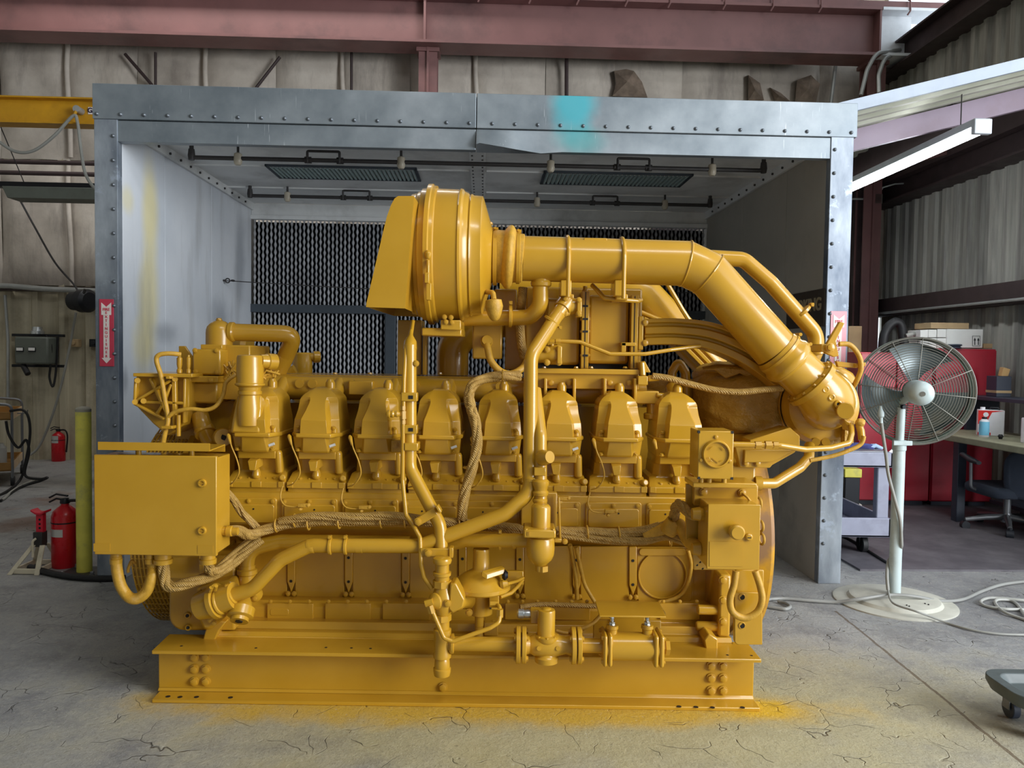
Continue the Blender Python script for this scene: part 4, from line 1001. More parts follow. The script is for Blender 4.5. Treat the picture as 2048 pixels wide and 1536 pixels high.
for tt in (0.12, 0.40): 
    c = e0 + dd * Lc * tt; m = MB(); m.lathe(c - dd * 0.007, c + dd * 0.007, [(0, 47 * kA), (0.1, 50 * kA), (0.9, 50 * kA), (1, 47 * kA)], 40); u = V((dd.z, 0, -dd.x)); u = u if u.z > 0 else -u; q = c + u * 52 * kA; m.cyl(q - V((0, 0.03, 0)), q + V((0, 0.03, 0)), 0.007, n=8); m.build('hose_clamp', YP, hh, smooth=40)
# compressor inlet: bolted flange, elbow turning away from the viewer, round cover behind
m = MB(); m.lathe(fl - dd * 0.012, fl + dd * 0.014, [(0, 52 * kA), (0.1, 57 * kA), (0.9, 57 * kA), (1, 54 * kA)], 48); m.lathe(fl - dd * 0.02, fl - dd * 0.012, [(0, 46 * kA), (1, 54 * kA)], 40); cf = m.build('inlet_flange', YP, engine, smooth=35)
u1 = V((0, 1, 0)); u2 = dd.cross(u1).normalized()
for k in range(12):
    a = 2 * PI * k / 12 + 0.2; bolt(fl + (u1 * math.cos(a) + u2 * math.sin(a)) * 50 * kA - dd * 0.016, 3.4, ax=-dd, parent=cf)
m = MB(); a0 = fl + dd * 0.01; c1 = a0 + dd * 0.085
pts = [a0, a0 + dd * 0.02]
for k in range(1, 9):
    a = k / 8 * PI / 2; pts.append(a0 + dd * (0.02 + 0.10 * math.sin(a)) + V((0, 0.10 * (1 - math.cos(a)), 0)))
pts.append(pts[-1] + V((0, 0.06, 0))); m.tube(pts, [50 * kA] * 2 + [50 * kA + (4 * kA) * min(1, k / 3) for k in range(1, 9)] + [60 * kA], 36)
elb = m.build('inlet_elbow', YP, engine, smooth=60)
cc = P(1643, 812, 3.16); k3 = sc(3.16)
m = MB(); m.lathe(cc + V((0, -0.04, 0)), cc + V((0, 0.16, 0)), [(0, 58 * k3), (0.06, 70 * k3), (0.2, 75 * k3), (0.24, 77 * k3), (0.3, 77 * k3), (0.33, 73 * k3), (0.37, 73 * k3), (0.4, 78 * k3), (0.62, 78 * k3), (0.8, 70 * k3), (1, 46 * k3)], 64); comp = m.build('compressor_cover', YP, engine, smooth=30)
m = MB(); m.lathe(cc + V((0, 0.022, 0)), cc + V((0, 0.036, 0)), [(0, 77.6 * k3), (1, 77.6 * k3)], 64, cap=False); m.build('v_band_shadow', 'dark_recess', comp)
for px in (1632, 1652): 
    m = MB(); m.cyl(P(px, 884, 3.12), P(px, 884, 3.2), 8 * k3, n=16); m.build('v_band_bolt', YP, comp)
m = MB(); q = P(1691, 822, 2.93); m.lathe(q, P(1684, 816, 3.1), [(0, 15 * kA), (0.04, 16.5 * kA), (0.5, 16.5 * kA), (1, 14 * kA)], 28); m.build('sensor_plug', YP, elb)
flat_panel('sensor_plate', [(1632, 772), (1641, 768), (1672, 792), (1671, 804), (1664, 808), (1634, 780)], 2.965, 0.05, parent=elb)
for px, py in ((1651, 779), (1663, 795), (1676, 808)):
    m = MB(); w_ = P(px, py, 2.955); m.torus(w_, (0, 1, 0), 5.2 * kA, 2.6 * kA, 18, 8); m.build('port_ring', YP, elb); m = MB(); m.cyl(w_, w_ + V((0, 0.01, 0)), 4 * kA, n=12); m.build('port_bore', 'dark_recess', elb)
m = MB(); m.prism([P(1688, 838, 2.98), P(1700, 846, 2.98), P(1704, 862, 3.0), P(1696, 862, 3.0)], (0, 0.05, 0)); m.build('inlet_rib', YP, elb, bevel=0.003)
# flap bracket right of the elbow
flat_panel('flap_bracket', [(1652, 690), (1680, 643), (1690, 646), (1672, 682), (1678, 712), (1668, 714), (1650, 706)], 3.12, 0.02)
ebox('bracket_block', 1642, 688, 1668, 704, 3.1, 3.22); bolt((1660, 695), 7, 3.09)
flat_panel('lever_arm', [(1672, 722), (1722, 728), (1732, 724), (1732, 732), (1712, 736), (1676, 734)], 3.14, 0.02); bolt((1716, 731), 4, 3.13)
etube('sensor_cable', [(1678, 688, 3.12), (1700, 690, 3.12), (1718, 712, 3.12), (1722, 738, 3.12), (1712, 764, 3.14), (1704, 776, 3.2)], 5, curve=True, mat='yellow_hose')
m = MB(); m.lathe(P(1660, 760, 3.3), P(1672, 730, 3.3), [(0, 46 * sc(3.3)), (0.5, 46 * sc(3.3)), (0.8, 36 * sc(3.3)), (1, 10 * sc(3.3))], 28); m.build('turbine_housing', YP, engine, smooth=50)
# second air pipe behind, with clamp
etube('return_pipe', [(1380, 513, 3.3), (1487, 519, 3.3), (1540, 565, 3.3), (1632, 668, 3.3), (1632, 700, 3.28), (1622, 722, 3.28)], 15.5, 34, n=20)
for q, rr, d in (((1604, 624, 3.3), 16, (0.66, 0, -0.75)), ((1630, 706, 3.28), 17, (0.2, 0, -1))): ring_clamp(*q, d, rr, wpx=4)
# flat ribbed air duct to the aftercooler
def duct(pts, w0, h0, name, ribs=True):
    w_ = smooth_path([P(*p) for p in pts], 6); m = MB(); rings = []
    for i, p in enumerate(w_):
        t_ = (w_[min(i + 1, len(w_) - 1)] - w_[max(i - 1, 0)]).normalized(); u = t_.cross(V((0, 1, 0))).normalized(); u = u if u.z > 0 else -u
        h = h0 * sc(3.2); d = w0
        prof = [(-1, 0), (-0.96, -1), (-0.45, -1), (-0.40, -0.75), (-0.2, -0.75), (-0.15, -1), (0.35, -1), (0.4, -0.8), (0.62, -0.8), (0.67, -1), (0.96, -1), (1, 0), (0.96, 1), (-0.96, 1)]
        rings.append([p + u * h * a + V((0, 1, 0)) * d * b for a, b in prof])
    m.loft(rings); return m.build(name, YP, engine, bevel=0.003, smooth=30)
duct([(1283, 665, 3.28), (1340, 664, 3.26), (1400, 670, 3.24), (1450, 686, 3.22), (1500, 712, 3.2), (1560, 756, 3.2)], 0.09, 27, 'air_duct')
ebox('duct_flange', 1277, 632, 1287, 700, 3.16, 3.42)
for yy in (645, 686): bolt((1290, yy), 5, 3.16)
# far bank intake tube and duct seen past the near ones
m, rings = mitre([P(1000, 566, 3.95), P(1235, 570, 3.95), P(1290, 590, 3.95), P(1430, 738, 3.95)], 44.5 * kA); m.build('intake_tube', YP, engine, smooth=30)
m = MB(); m.tube([P(1330, 560, 3.8), P(1365, 620, 3.8), P(1410, 690, 3.8)], 0.012, 8); m.build('stay_rod', YP, engine)
duct([(1283, 640, 3.85), (1350, 668, 3.85), (1420, 735, 3.85)], 0.06, 18, 'air_duct')
etube('stay_rod', [(1270, 620, 3.4), (1330, 645, 3.4)], 5)
etube('crossover_loop', [(1345, 800, 3.4), (1344, 745, 3.4), (1357, 722, 3.4), (1371, 745, 3.4), (1372, 800, 3.4)], 9, 12)
# ---- insulation blanket round turbine and exhaust
def blanket(name, c, rx, ry, rz, seedv, amp=0.06, sq=2.6):
    m = MB(); nu, nv = 48, 28; rnd = random.Random(seedv); ph = [rnd.uniform(0, 6.28) for _ in range(8)]
    rings = []
    for j in range(1, nv):
        th = PI * j / nv; r_ = []
        for i in range(nu):
            a = 2 * PI * i / nu
            ca, sa, cz, sz = math.cos(a), math.sin(a), math.cos(th), math.sin(th)
            f = lambda v: math.copysign(abs(v) ** (2 / sq), v)
            q = V((f(cz), f(sz) * f(ca), f(sz) * f(sa)))
            nz = amp * (math.sin(5 * a + ph[0] + 3 * q.x) + 0.7 * math.sin(9 * q.x + ph[1] + 2 * a) + 0.5 * math.sin(13 * a - 6 * q.x + ph[2])) * 0.5
            r_.append(V((c.x + q.x * rx, c.y + q.y * ry * (1 + nz), c.z + q.z * rz * (1 + nz))))
        rings.append(r_)
    m.loft(rings); return m.build(name, 'blanket_weave', engine, smooth=60)
blanket('exhaust_blanket', P(1480, 800, 3.42), 98 * sc(3.42), 0.22, 76 * sc(3.42), 3, 0.10)
blanket('exhaust_blanket', P(1470, 752, 3.45), 80 * sc(3.45), 0.2, 26 * sc(3.45), 5, 0.12)
blanket('exhaust_blanket', P(1345, 795, 3.5), 60 * sc(3.5), 0.1, 42 * sc(3.5), 8)
m = MB(); q = [(1405, 740), (1430, 742), (1452, 758), (1480, 748), (1512, 762), (1526, 748), (1500, 738), (1440, 734)]
m.prism([P(x, y, 3.22) for x, y in q], (0, 0.03, 0.015)); m.build('blanket_flap', 'blanket_weave', engine, bevel=0.006)
ebox('heat_shield', 1432, 838, 1512, 876, 3.3, 3.42); 
for px in (1466, 1498): bolt((px, 862), 4, 3.295)
etube('braided_hose', [(1305, 752, 3.08), (1335, 756, 3.08), (1380, 768, 3.08), (1430, 780, 3.07), (1480, 784, 3.06), (1530, 779, 3.06), (1566, 776, 3.06)], 6.5, curve=True, mat='braided_loom')
m = MB(); boxP(m, 1276, 752, 1296, 770, 3.06, 3.12); m.tube([P(1296, 757, 3.09), P(1318, 755, 3.09)], 0.013, 10); m.tube([P(1286, 752, 3.09), P(1284, 725, 3.1)], 0.012, 10); m.build('hose_fitting', YP, engine, bevel=0.003)
m = MB(); boxP(m, 1272, 782, 1318, 808, 3.08, 3.2); m.tube([P(1308, 790, 3.12), P(1308, 830, 3.12)], 0.03, 16); m.lathe(P(1307, 826, 3.12), P(1307, 838, 3.12), [(0, 0.04), (1, 0.04)], 20); m.tube([P(1312, 790, 3.08), P(1336, 792, 3.1)], 0.011, 8); m.build('water_outlet', YP, engine, bevel=0.006, smooth=40)
m = MB(); m.prism([P(1278, 725, 3.1), P(1290, 722, 3.1), P(1302, 745, 3.1), P(1280, 745, 3.1)], (0, 0.06, 0)); m.build('hose_bracket', YP, engine, bevel=0.003)

# ---- front end, upper left: thermostat dome with outlet pipe, boxes, ribbed bracket, breather
YT = 3.22; kT = sc(YT)
a = P(439, 692, YT); b = P(439, 640, YT)
m = MB(); m.lathe((a.x, YT, a.z), (a.x, YT, b.z), [(0, 26 * kT), (0.5, 26 * kT), (0.62, 25.4 * kT), (0.74, 23.5 * kT), (0.85, 19 * kT), (0.94, 12 * kT), (1, 3 * kT)], 36); dome = m.build('thermostat_dome', YP, engine, smooth=60)
bolt(P(438, 640, YT), 5, ax=(0, 0, 1), parent=dome)
etube('outlet_pipe', [(450, 664, YT), (590, 668, 3.3), (572, 712, 3.34), (552, 752, 3.36)], 17.5, 22, n=24)
m = MB(); q = P(464, 664, YT); m.lathe(q - V((0.012, 0, 0)), q + V((0.012, 0, 0)), [(0, 18 * kT), (0.2, 20 * kT), (0.8, 20 * kT), (1, 18 * kT)], 28); m.build('pipe_collar', YP, dome)
th = ebox('thermostat_housing', 401, 690, 500, 752, 3.16, 3.42, bevel=0.006)
bx = ebox('connection_box', 384, 698, 441, 750, 3.08, 3.2, bevel=0.008)
for px, py in ((390, 701), (433, 701), (391, 743), (434, 744)): bolt((px, py), 4, 3.078, parent=bx)
ebox('housing_cap', 401, 689, 444, 699, 3.12, 3.4, parent=th, bevel=0.003)
ebox('mount_rail', 362, 752, 436, 765, 3.05, 3.2); ebox('cooler_cover', 377, 765, 434, 807, 3.08, 3.25, bevel=0.008)
for px in (378, 422): bolt((px, 760), 4, 3.045)
ebox('housing_body', 434, 752, 500, 800, 3.14, 3.4)
flat_panel('side_plate', [(357, 692), (370, 692), (384, 712), (384, 750), (357, 750)], 3.24, 0.012)
m = MB(); m.lathe(P(458, 685, 3.6), P(500, 690, 3.6), [(0, 0.03), (0.6, 0.075), (0.8, 0.08), (1, 0.06)], 24); m.build('pump_cap', YP, engine)
m = MB(); q = P(462, 735, 3.12)
for k in range(10): m.tube([q + V((random.uniform(-.03, .03), random.uniform(-.02, 0), random.uniform(-.05, .03))) for _ in range(3)], 0.004, 6)
m.build('wire_tangle', 'yellow_hose', engine)
# ribbed front bracket
YR = 3.0
poly = [(272, 750), (376, 752), (378, 810), (368, 850), (335, 872), (306, 848), (284, 825), (266, 806), (270, 770)]
br = flat_panel('front_bracket', poly, YR + 0.02, 0.25, bevel=0.006)
ebox('bracket_flange', 266, 747, 384, 754, YR - 0.02, YR + 0.25, parent=br, bevel=0.002)
def rib(p, q, w=5, parent=br, Y=YR):
    m = MB(); m.beam(P(*p, Y + 0.008), P(*q, Y + 0.008), w * sc(Y), 0.03, up=V((0, 1, 0))); m.build('rib', YP, parent, bevel=0.004)
for p, q in (((274, 756), (272, 800)), ((270, 804), (345, 760)), ((302, 756), (338, 832)), ((270, 806), (330, 838)), ((285, 804), (372, 806)), ((345, 768), (328, 806)), ((330, 806), (315, 828)), ((350, 756), (352, 860)), ((372, 756), (370, 846))): rib(p, q, 6 if p[0] != 350 else 9)
for px, py in ((270, 804), (350, 758), (275, 761), (287, 802)):
    m = MB(); m.cyl(P(px, py, YR - 0.012), P(px, py, YR + 0.02), 5.5 * sc(YR), n=14); m.build('boss', YP, br)
etube('vertical_rod', [(357, 830, 2.99), (357, 872, 2.99)], 4.5)
# fuel hose looping up from the bracket
etube('wire_loom', [(362, 709, 3.0), (338, 707, 2.98), (318, 710, 2.97), (313, 722, 2.97), (322, 752, 2.97), (330, 800, 2.97), (336, 838, 2.96), (331, 862, 2.95), (326, 888, 2.9)], 4.6, curve=True, mat='yellow_hose')
etube('wire_loom', [(336, 835, 2.96), (350, 824, 2.96), (380, 818, 2.96), (410, 820, 2.97), (432, 812, 2.98), (446, 790, 3.0), (452, 765, 3.02), (470, 750, 3.05)], 4.2, curve=True, mat='yellow_hose')
for px, r in ((359, 5), (377, 4)):
    m = MB(); m.lathe(P(px, 752, 3.02), P(px, 710, 3.02), [(0, r * kT * 0.6), (0.12, r * kT * 0.6), (0.15, r * kT), (0.3, r * kT), (0.35, r * kT * .7), (0.55, r * kT), (0.85, r * kT), (0.9, r * kT * 0.6), (1, r * kT * 0.6)], 12); m.build('hose_coupling', YP, engine)
ebox('loom_clip', 331, 752, 340, 758, 2.955, 2.99, bevel=0.002); ebox('loom_clip', 322, 852, 344, 858, 2.93, 2.97, bevel=0.002)
# breather on the first valve cover
YBt = 2.94; kB = sc(YBt)
def vl(name, px, prof, parent, n=32, Y=YBt, mat=YP):
    """vertical lathe given (py, radius px)"""
    k = sc(Y); x = P(px, prof[0][0], Y).x; m = MB(); z0 = P(px, prof[0][0], Y).z; z1 = P(px, prof[-1][0], Y).z
    m.lathe((x, Y, z0), (x, Y, z1), [((p[0] - prof[0][0]) / (prof[-1][0] - prof[0][0]), p[1] * k) for p in prof], n); return m.build(name, mat, parent, smooth=35)
br2 = vl('crankcase_breather', 500, [(850, 24), (815, 25), (800, 22), (790, 20), (788, 23), (782, 23), (780, 21), (774, 22), (770, 29), (767, 29), (765, 26.5), (735, 26.5), (733, 25.8), (716, 25.8), (711, 24), (709.5, 20)], engine)
m = MB(); m.lathe(P(520, 722, YBt + 0.01), P(551, 724, YBt + 0.06), [(0, 0.025), (0.4, 0.028), (0.45, 0.032), (0.95, 0.032), (1, 0.028)], 22); m.build('breather_cap', YP, br2)
m = MB(); m.loft([[P(x, y, Y) for x, y, Y in r] for r in ([(476, 790, 2.93), (524, 790, 2.93), (534, 800, 3.05), (470, 800, 3.05)], [(466, 838, 2.915), (520, 838, 2.915), (552, 842, 3.05), (458, 842, 3.05)], [(462, 866, 2.905), (518, 866, 2.905), (556, 866, 3.05), (455, 866, 3.05)])]); m.build('breather_adapter', YP, br2, bevel=0.008)
m = MB(); q = P(536, 748, 2.97)
for k in range(8): m.tube([q + V((random.uniform(-.03, .05), random.uniform(-.02, 0), random.uniform(-.02, .02))) for _ in range(3)], 0.004, 6)
m.build('wire_tangle', 'yellow_hose', engine)
# far bank breather and pipe stub
b3 = vl('crankcase_breather', 605, [(752, 19), (735, 19.5), (722, 19.5), (720, 19), (708, 18.5), (705, 16)], engine, Y=3.9)
m = MB(); m.lathe(P(620, 714, 3.9), P(640, 714, 3.92), [(0, 0.02), (0.3, 0.022), (0.35, 0.03), (0.9, 0.03), (1, 0.026)], 18); m.build('breather_cap', YP, b3)
etube('pipe_stub', [(560, 752, 3.6), (590, 738, 3.6)], 9)
# lower left: water pump pipes under the bracket
etube('coolant_elbow', [(400, 830, 3.1), (405, 850, 3.08), (420, 880, 3.1), (430, 900, 3.2)], 17, 20)
m = MB(); m.lathe(P(400, 835, 3.12), P(412, 868, 3.08), [(0, 17 * kT), (0.7, 18 * kT), (0.75, 20 * kT), (1, 20 * kT)], 24); m.build('pipe_coupling', YP, engine)
m = MB(); m.lathe(P(447, 875, 3.02), P(440, 872, 3.15), [(0, 16 * kT), (0.1, 18 * kT), (0.3, 18 * kT), (0.35, 15 * kT), (1, 15 * kT)], 24); q = P(447, 875, 3.018); m.build('plug_flange', YP, engine)
m = MB(); Mr = Matrix.Translation(q) @ Matrix.Rotation(0.4, 4, 'Y'); m.box((-0.009, -0.002, -0.009), (0.009, 0.004, 0.009), Mr); m.build('socket_recess', 'dark_recess', engine, smooth=0)
ebox('front_gear_case', 350, 800, 470, 1000, 3.2, 3.7); ebox('front_gear_case', 330, 1000, 480, 1110, 3.15, 3.75)

# ---- control panel at left: cabinet, door, latches, rain shield, glands
YQ = 2.62
cab = ebox('control_cabinet', 191, 915, 432, 1107, YQ + 0.018, YQ + 0.15, bevel=0.003)
door = ebox('cabinet_door', 188, 911, 433, 1111, YQ, YQ + 0.016, parent=cab, bevel=0.003)
for py in (966, 1061):
    m = MB(); w_ = P(405, py, YQ); m.lathe(w_ + V((0, 0.005, 0)), w_ + V((0, -0.012, 0)), [(0, 8.5 * sc(YQ)), (0.5, 8.5 * sc(YQ)), (0.8, 7.5 * sc(YQ)), (0.82, 5 * sc(YQ)), (0.6, 4.6 * sc(YQ))], 24); m.box((w_.x - 0.006, YQ - 0.010, w_.z - 0.001), (w_.x + 0.006, YQ - 0.006, w_.z + 0.001)); m.build('quarter_turn_latch', YP, door)
flat_panel('rating_plate', [(187, 1087), (220, 1087), (220, 1103), (187, 1103)], YQ - 0.0012, 0.002, parent=door, bevel=0); flat_panel('rating_plate', [(395, 1091), (426, 1091), (426, 1107), (395, 1107)], YQ - 0.0012, 0.002, parent=door, bevel=0)
zt_ = P(310, 885, YQ).z; zl = P(310, 901, YQ).z; xs0, xs1 = P(197, 892, YQ).x, P(420, 895, YQ).x; zc = P(310, 912, YQ).z
m = MB(); pf = [(YQ - 0.004, zt_), (YQ - 0.004, zl), (YQ + 0.135, zl + 0.004), (YQ + 0.135, zc), (YQ + 0.139, zc), (YQ + 0.139, zl + 0.008), (YQ, zl + 0.004), (YQ, zt_)]
m.prism([V((xs0, y, z)) for y, z in pf], (xs1 - xs0, 0, 0)); m.build('rain_shield', YP, cab, smooth=0)
for px in (277, 383):
    m = MB(); w_ = P(px, 905, YQ + 0.05); m.cyl(V((w_.x, YQ + 0.05, zc - 0.01)), V((w_.x, YQ + 0.05, zl + 0.014)), 0.010, n=14); m.build('standoff', YP, cab)
for px, r in ((232, 11), (300, 9), (326, 17), (416, 15)):
    m = MB(); w_ = P(px, 1107, YQ + 0.07); m.lathe(w_ + V((0, 0, 0.01)), w_ - V((0, 0, 0.035)), [(0, r * sc(YQ)), (0.6, r * sc(YQ)), (0.65, r * 1.15 * sc(YQ)), (1, r * 1.1 * sc(YQ))], 20); m.build('cable_gland', YP, cab)
m = MB(); w_ = P(445, 1062, YQ + 0.08); m.lathe(w_, w_ + V((0.055, 0, 0)), [(0, 9 * sc(YQ)), (0.25, 9 * sc(YQ)), (0.3, 11 * sc(YQ)), (0.6, 11 * sc(YQ)), (0.65, 8 * sc(YQ)), (1, 8 * sc(YQ))], 20); m.build('cable_gland', YP, cab)
# corrugated conduit loop
w_ = smooth_path([P(*p) for p in ((232, 1112, 2.69), (234, 1140, 2.69), (242, 1172, 2.69), (258, 1194, 2.69), (275, 1197, 2.69), (292, 1184, 2.69), (302, 1160, 2.69), (306, 1135, 2.70), (304, 1108, 2.70))], 22)
m = MB(); r0 = 10.5 * sc(2.69); m.tube(w_, [r0 * (1.0 + 0.08 * (i % 2)) for i in range(len(w_))], 14); m.build('corrugated_conduit', 'yellow_hose', engine, smooth=70)
etube('wire_loom', [(270, 1128, 2.75), (263, 1122, 2.74), (256, 1140, 2.74), (258, 1145, 2.74)], 3, curve=True, mat='yellow_hose')
def loom(pts, rpx, strands=4, name='wiring_harness', Y=None):
    """bundle of cables twisted loosely together"""
    c = smooth_path([P(*p) for p in pts], 7); m = MB(); k = sc(pts[0][2]); n = len(c)
    for s in range(strands):
        ph = 2 * PI * s / strands; q = []
        for i, p in enumerate(c):
            t_ = (c[min(i + 1, n - 1)] - c[max(i - 1, 0)]).normalized(); x, y = frame_of(t_); a = ph + i * 0.16
            q.append(p + (x * math.cos(a) + y * math.sin(a)) * rpx * 0.5 * k)
        m.tube(q, rpx * 0.56 * k, 9)
    return m.build(name, 'braided_loom', engine, smooth=60)
loom([(326, 1118, 2.69), (328, 1145, 2.69), (332, 1166, 2.69), (345, 1174, 2.69), (370, 1168, 2.70), (410, 1156, 2.74), (450, 1138, 2.8), (490, 1105, 2.85), (522, 1078, 2.88)], 11)
loom([(417, 1118, 2.70), (420, 1140, 2.72), (436, 1140, 2.76), (470, 1108, 2.84), (505, 1080, 2.88)], 10)
loom([(455, 1062, 2.70), (478, 1062, 2.76), (500, 1070, 2.82), (530, 1060, 2.87), (575, 1048, 2.89), (640, 1042, 2.89), (720, 1042, 2.89), (800, 1040, 2.89), (880, 1044, 2.89), (950, 1050, 2.89), (1040, 1058, 2.89), (1110, 1062, 2.89), (1180, 1065, 2.89), (1260, 1066, 2.88), (1320, 1054, 2.86)], 11, 5)
loom([(560, 1044, 2.88), (600, 1036, 2.87), (640, 1032, 2.87), (700, 1034, 2.87), (780, 1032, 2.87), (860, 1040, 2.88)], 9, 4)
loom([(452, 982, 2.78), (470, 1005, 2.82), (490, 1032, 2.85), (515, 1056, 2.87)], 8, 3)
loom([(1040, 752, 3.05), (1010, 752, 3.02), (975, 756, 2.98), (948, 768, 2.94), (938, 790, 2.92), (942, 815, 2.9), (952, 850, 2.88), (954, 890, 2.88), (946, 930, 2.88), (934, 970, 2.88), (926, 1005, 2.88), (924, 1040, 2.88)], 10, 4)
loom([(1110, 1068, 2.89), (1200, 1078, 2.88), (1280, 1082, 2.86), (1330, 1072, 2.84), (1380, 1086, 2.78), (1402, 1092, 2.72)], 9, 4)
for px, py in ((505, 1061), (553, 1051), (590, 1041), (617, 1047), (678, 1044), (762, 1043), (810, 1042), (920, 1048), (1175, 1064), (1238, 1066), (1340, 1080)):
    m = MB(); m.torus(P(px, py, 2.885), (1, 0, 0.1), 12.5 * sc(2.88), 0.0035, 18, 6); m.build('cable_tie', 'yellow_hose', engine)
for px, py, rr in ((948, 770, 11), (953, 890, 11), (938, 936, 11), (1005, 751, 11)):
    m = MB(); m.torus(P(px, py, 2.9 if py > 780 else 2.98), (0.1, 0, 1) if py > 780 else (1, 0, 0), rr * sc(2.9), 0.0035, 18, 6); m.build('cable_tie', 'yellow_hose', engine)
# thin ignition leads over the heads
for k in range(8):
    o = 121.7 * k; dy = 1.5 * k
    if k < 7: etube('sensor_wire', [(458 + o, 872 + dy, 2.90), (463 + o, 893 + dy, 2.88), (474 + o, 920 + dy, 2.88), (478 + o, 945 + dy, 2.89), (466 + o, 965 + dy, 2.9), (452 + o, 970 + dy, 2.92)], 1.5, curve=True, mat='yellow_hose', n=8)
    m = MB(); m.lathe(P(456 + o, 868 + dy, 2.905), P(461 + o, 888 + dy, 2.885), [(0, 0.004), (0.2, 0.008), (0.6, 0.006), (1, 0.004)], 8); m.build('wire_clip', YP, engine)
for x0, y0 in ((565, 972), (687, 976), (1180, 984), (1085, 958)):
    etube('sensor_wire', [(x0, y0, 2.92), (x0 - 4, y0 + 22, 2.91), (x0 + 4, y0 + 38, 2.90), (x0 + 25, y0 + 42, 2.9), (x0 + 42, y0 + 42, 2.9)], 1.5, curve=True, mat='yellow_hose', n=8)
    m = MB(); boxP(m, x0 + 30, y0 + 36, x0 + 52, y0 + 43, 2.89, 2.91); m.hexb(P(x0 + 36, y0 + 46, 2.9), (0, -1, 0), 0.006, 0.012); m.hexb(P(x0 + 52, y0 + 38, 2.9), (0, -1, 0), 0.006, 0.012); m.build('wire_connector', 'yellow_hose', engine, bevel=0.002)
# ---- damper with ribbed guard at the front, pump casing
YD = 3.45
xg0, xg1 = P(248, 1150, 2.98).x, P(334, 1180, 2.98).x; zg = P(290, 1060, 3.0).z
zax = 0.55; Rg = 0.45
m = MB(); m.cyl((xg0 + 0.01, YD, zax), (xg1, YD, zax), Rg - 0.02, n=64); dmp = m.build('vibration_damper', 'yellow_hose', engine, smooth=40)
m = MB()
for k in range(12): 
    x = xg0 + (xg1 - xg0) * k / 11; m.torus((x, YD, zax), (1, 0, 0), Rg - (0.03 if k == 0 else 0.0), 0.0035, 72, 6)
for k in range(72):
    a = 2 * PI * k / 72; d = V((0, math.cos(a), math.sin(a))) * Rg; m.tube([V((xg0, YD, zax)) + d * 0.93, V((xg0 + 0.012, YD, zax)) + d, V((xg1, YD, zax)) + d], 0.0025, 5)
m.build('damper_guard', YP, dmp, kind='stuff')
m = MB(); m.lathe((xg1, YD, zax), (xg1 + 0.03, YD, zax), [(0, Rg), (0.1, Rg + 0.015), (0.9, Rg + 0.015), (1, Rg)], 72); m.build('guard_rim', YP, dmp)
# gear case, water pump and its mounting foot
flat_panel('gear_case', rpoly(337, 1112, 470, 1262, 30, '0001'), 2.93, 0.6, bevel=0.01)
for px, py in ((375, 1231), (376, 1255)):
    m = MB(); m.torus(P(px, py, 2.925), (0, 1, 0), 5 * sc(2.93), 0.0035, 16, 6); m.build('bolt_hole', YP, engine); m = MB(); m.cyl(P(px, py, 2.926), P(px, py, 2.94), 4 * sc(2.93), n=12); m.build('bolt_hole', 'dark_recess', engine)
wp = flat_panel('pump_cover', [(391, 1176), (440, 1164), (462, 1160), (470, 1190), (450, 1235), (420, 1262), (405, 1262), (396, 1240), (390, 1230)], 2.86, 0.12, bevel=0.02)
a, b = P(400, 1212, 2.82), P(452, 1196, 2.80); dp = (b - a).normalized()
m = MB(); m.lathe(a - dp * 0.03, P(470, 1191, 2.8), [(0, 0.02), (0.15, 0.05), (0.5, 0.058), (0.52, 0.064), (0.62, 0.064), (0.64, 0.052), (1, 0.05)], 28); m.build('pump_volute', YP, wp, smooth=40)
for q in ((432, 1205), (442, 1202)):
    m = MB(); c = P(*q, 2.8); m.torus(c, dp, 24 * sc(2.8), 0.007, 28, 8); m.tube([c + V((-0.01, -0.03, 0.05)), c + V((0.0, -0.045, 0.07))], 0.007, 8); m.build('pipe_clamp', YP, wp)
ring_clamp(466, 1189, 2.8, (0.8, 0, 0.4), 17, parent=wp, wpx=3)
m = MB(); m.lathe(P(490, 1195, 2.84), P(478, 1243, 2.78), [(0, 0.02), (0.2, 0.03), (0.4, 0.038), (0.45, 0.047), (0.8, 0.047), (0.84, 0.04), (0.86, 0.033), (1, 0.033)], 28); m.build('drain_elbow', YP, wp, smooth=35)
m = MB(); q = P(478, 1242, 2.779); q2 = (P(478, 1243, 2.78) - P(490, 1195, 2.84)).normalized(); m.cyl(q, q + q2 * 0.004, 0.014, n=6); m.build('plug_socket', 'dark_recess', wp)
m = MB(); m.tube([P(470, 1190, 2.84), P(500, 1182, 2.86), P(512, 1190, 2.9)], 0.028, 14, bend=0.03); m.build('pump_branch', YP, wp)
for px, py in ((506, 1172), (510, 1196), (398, 1181), (420, 1240), (428, 1246)): bolt((px, py), 4.5, 2.84, parent=wp)
m = MB(); boxP(m, 412, 1228, 445, 1234, 2.81, 2.9); boxP(m, 420, 1234, 436, 1240, 2.81, 2.9); m.build('pump_foot', YP, wp, bevel=0.005)
flat_panel('mounting_foot', [(420, 1240), (452, 1244), (438, 1262), (428, 1284), (404, 1284), (410, 1262)], 2.9, 0.15, bevel=0.005)
flat_panel('mounting_foot', [(1418, 1268), (1436, 1278), (1436, 1302), (1412, 1302), (1408, 1280)], 2.88, 0.15, bevel=0.005)
ebox('cooler_face', 335, 1112, 420, 1160, 2.88, 3.2, bevel=0.008); ebox('cooler_strap', 397, 1110, 408, 1150, 2.84, 2.9)
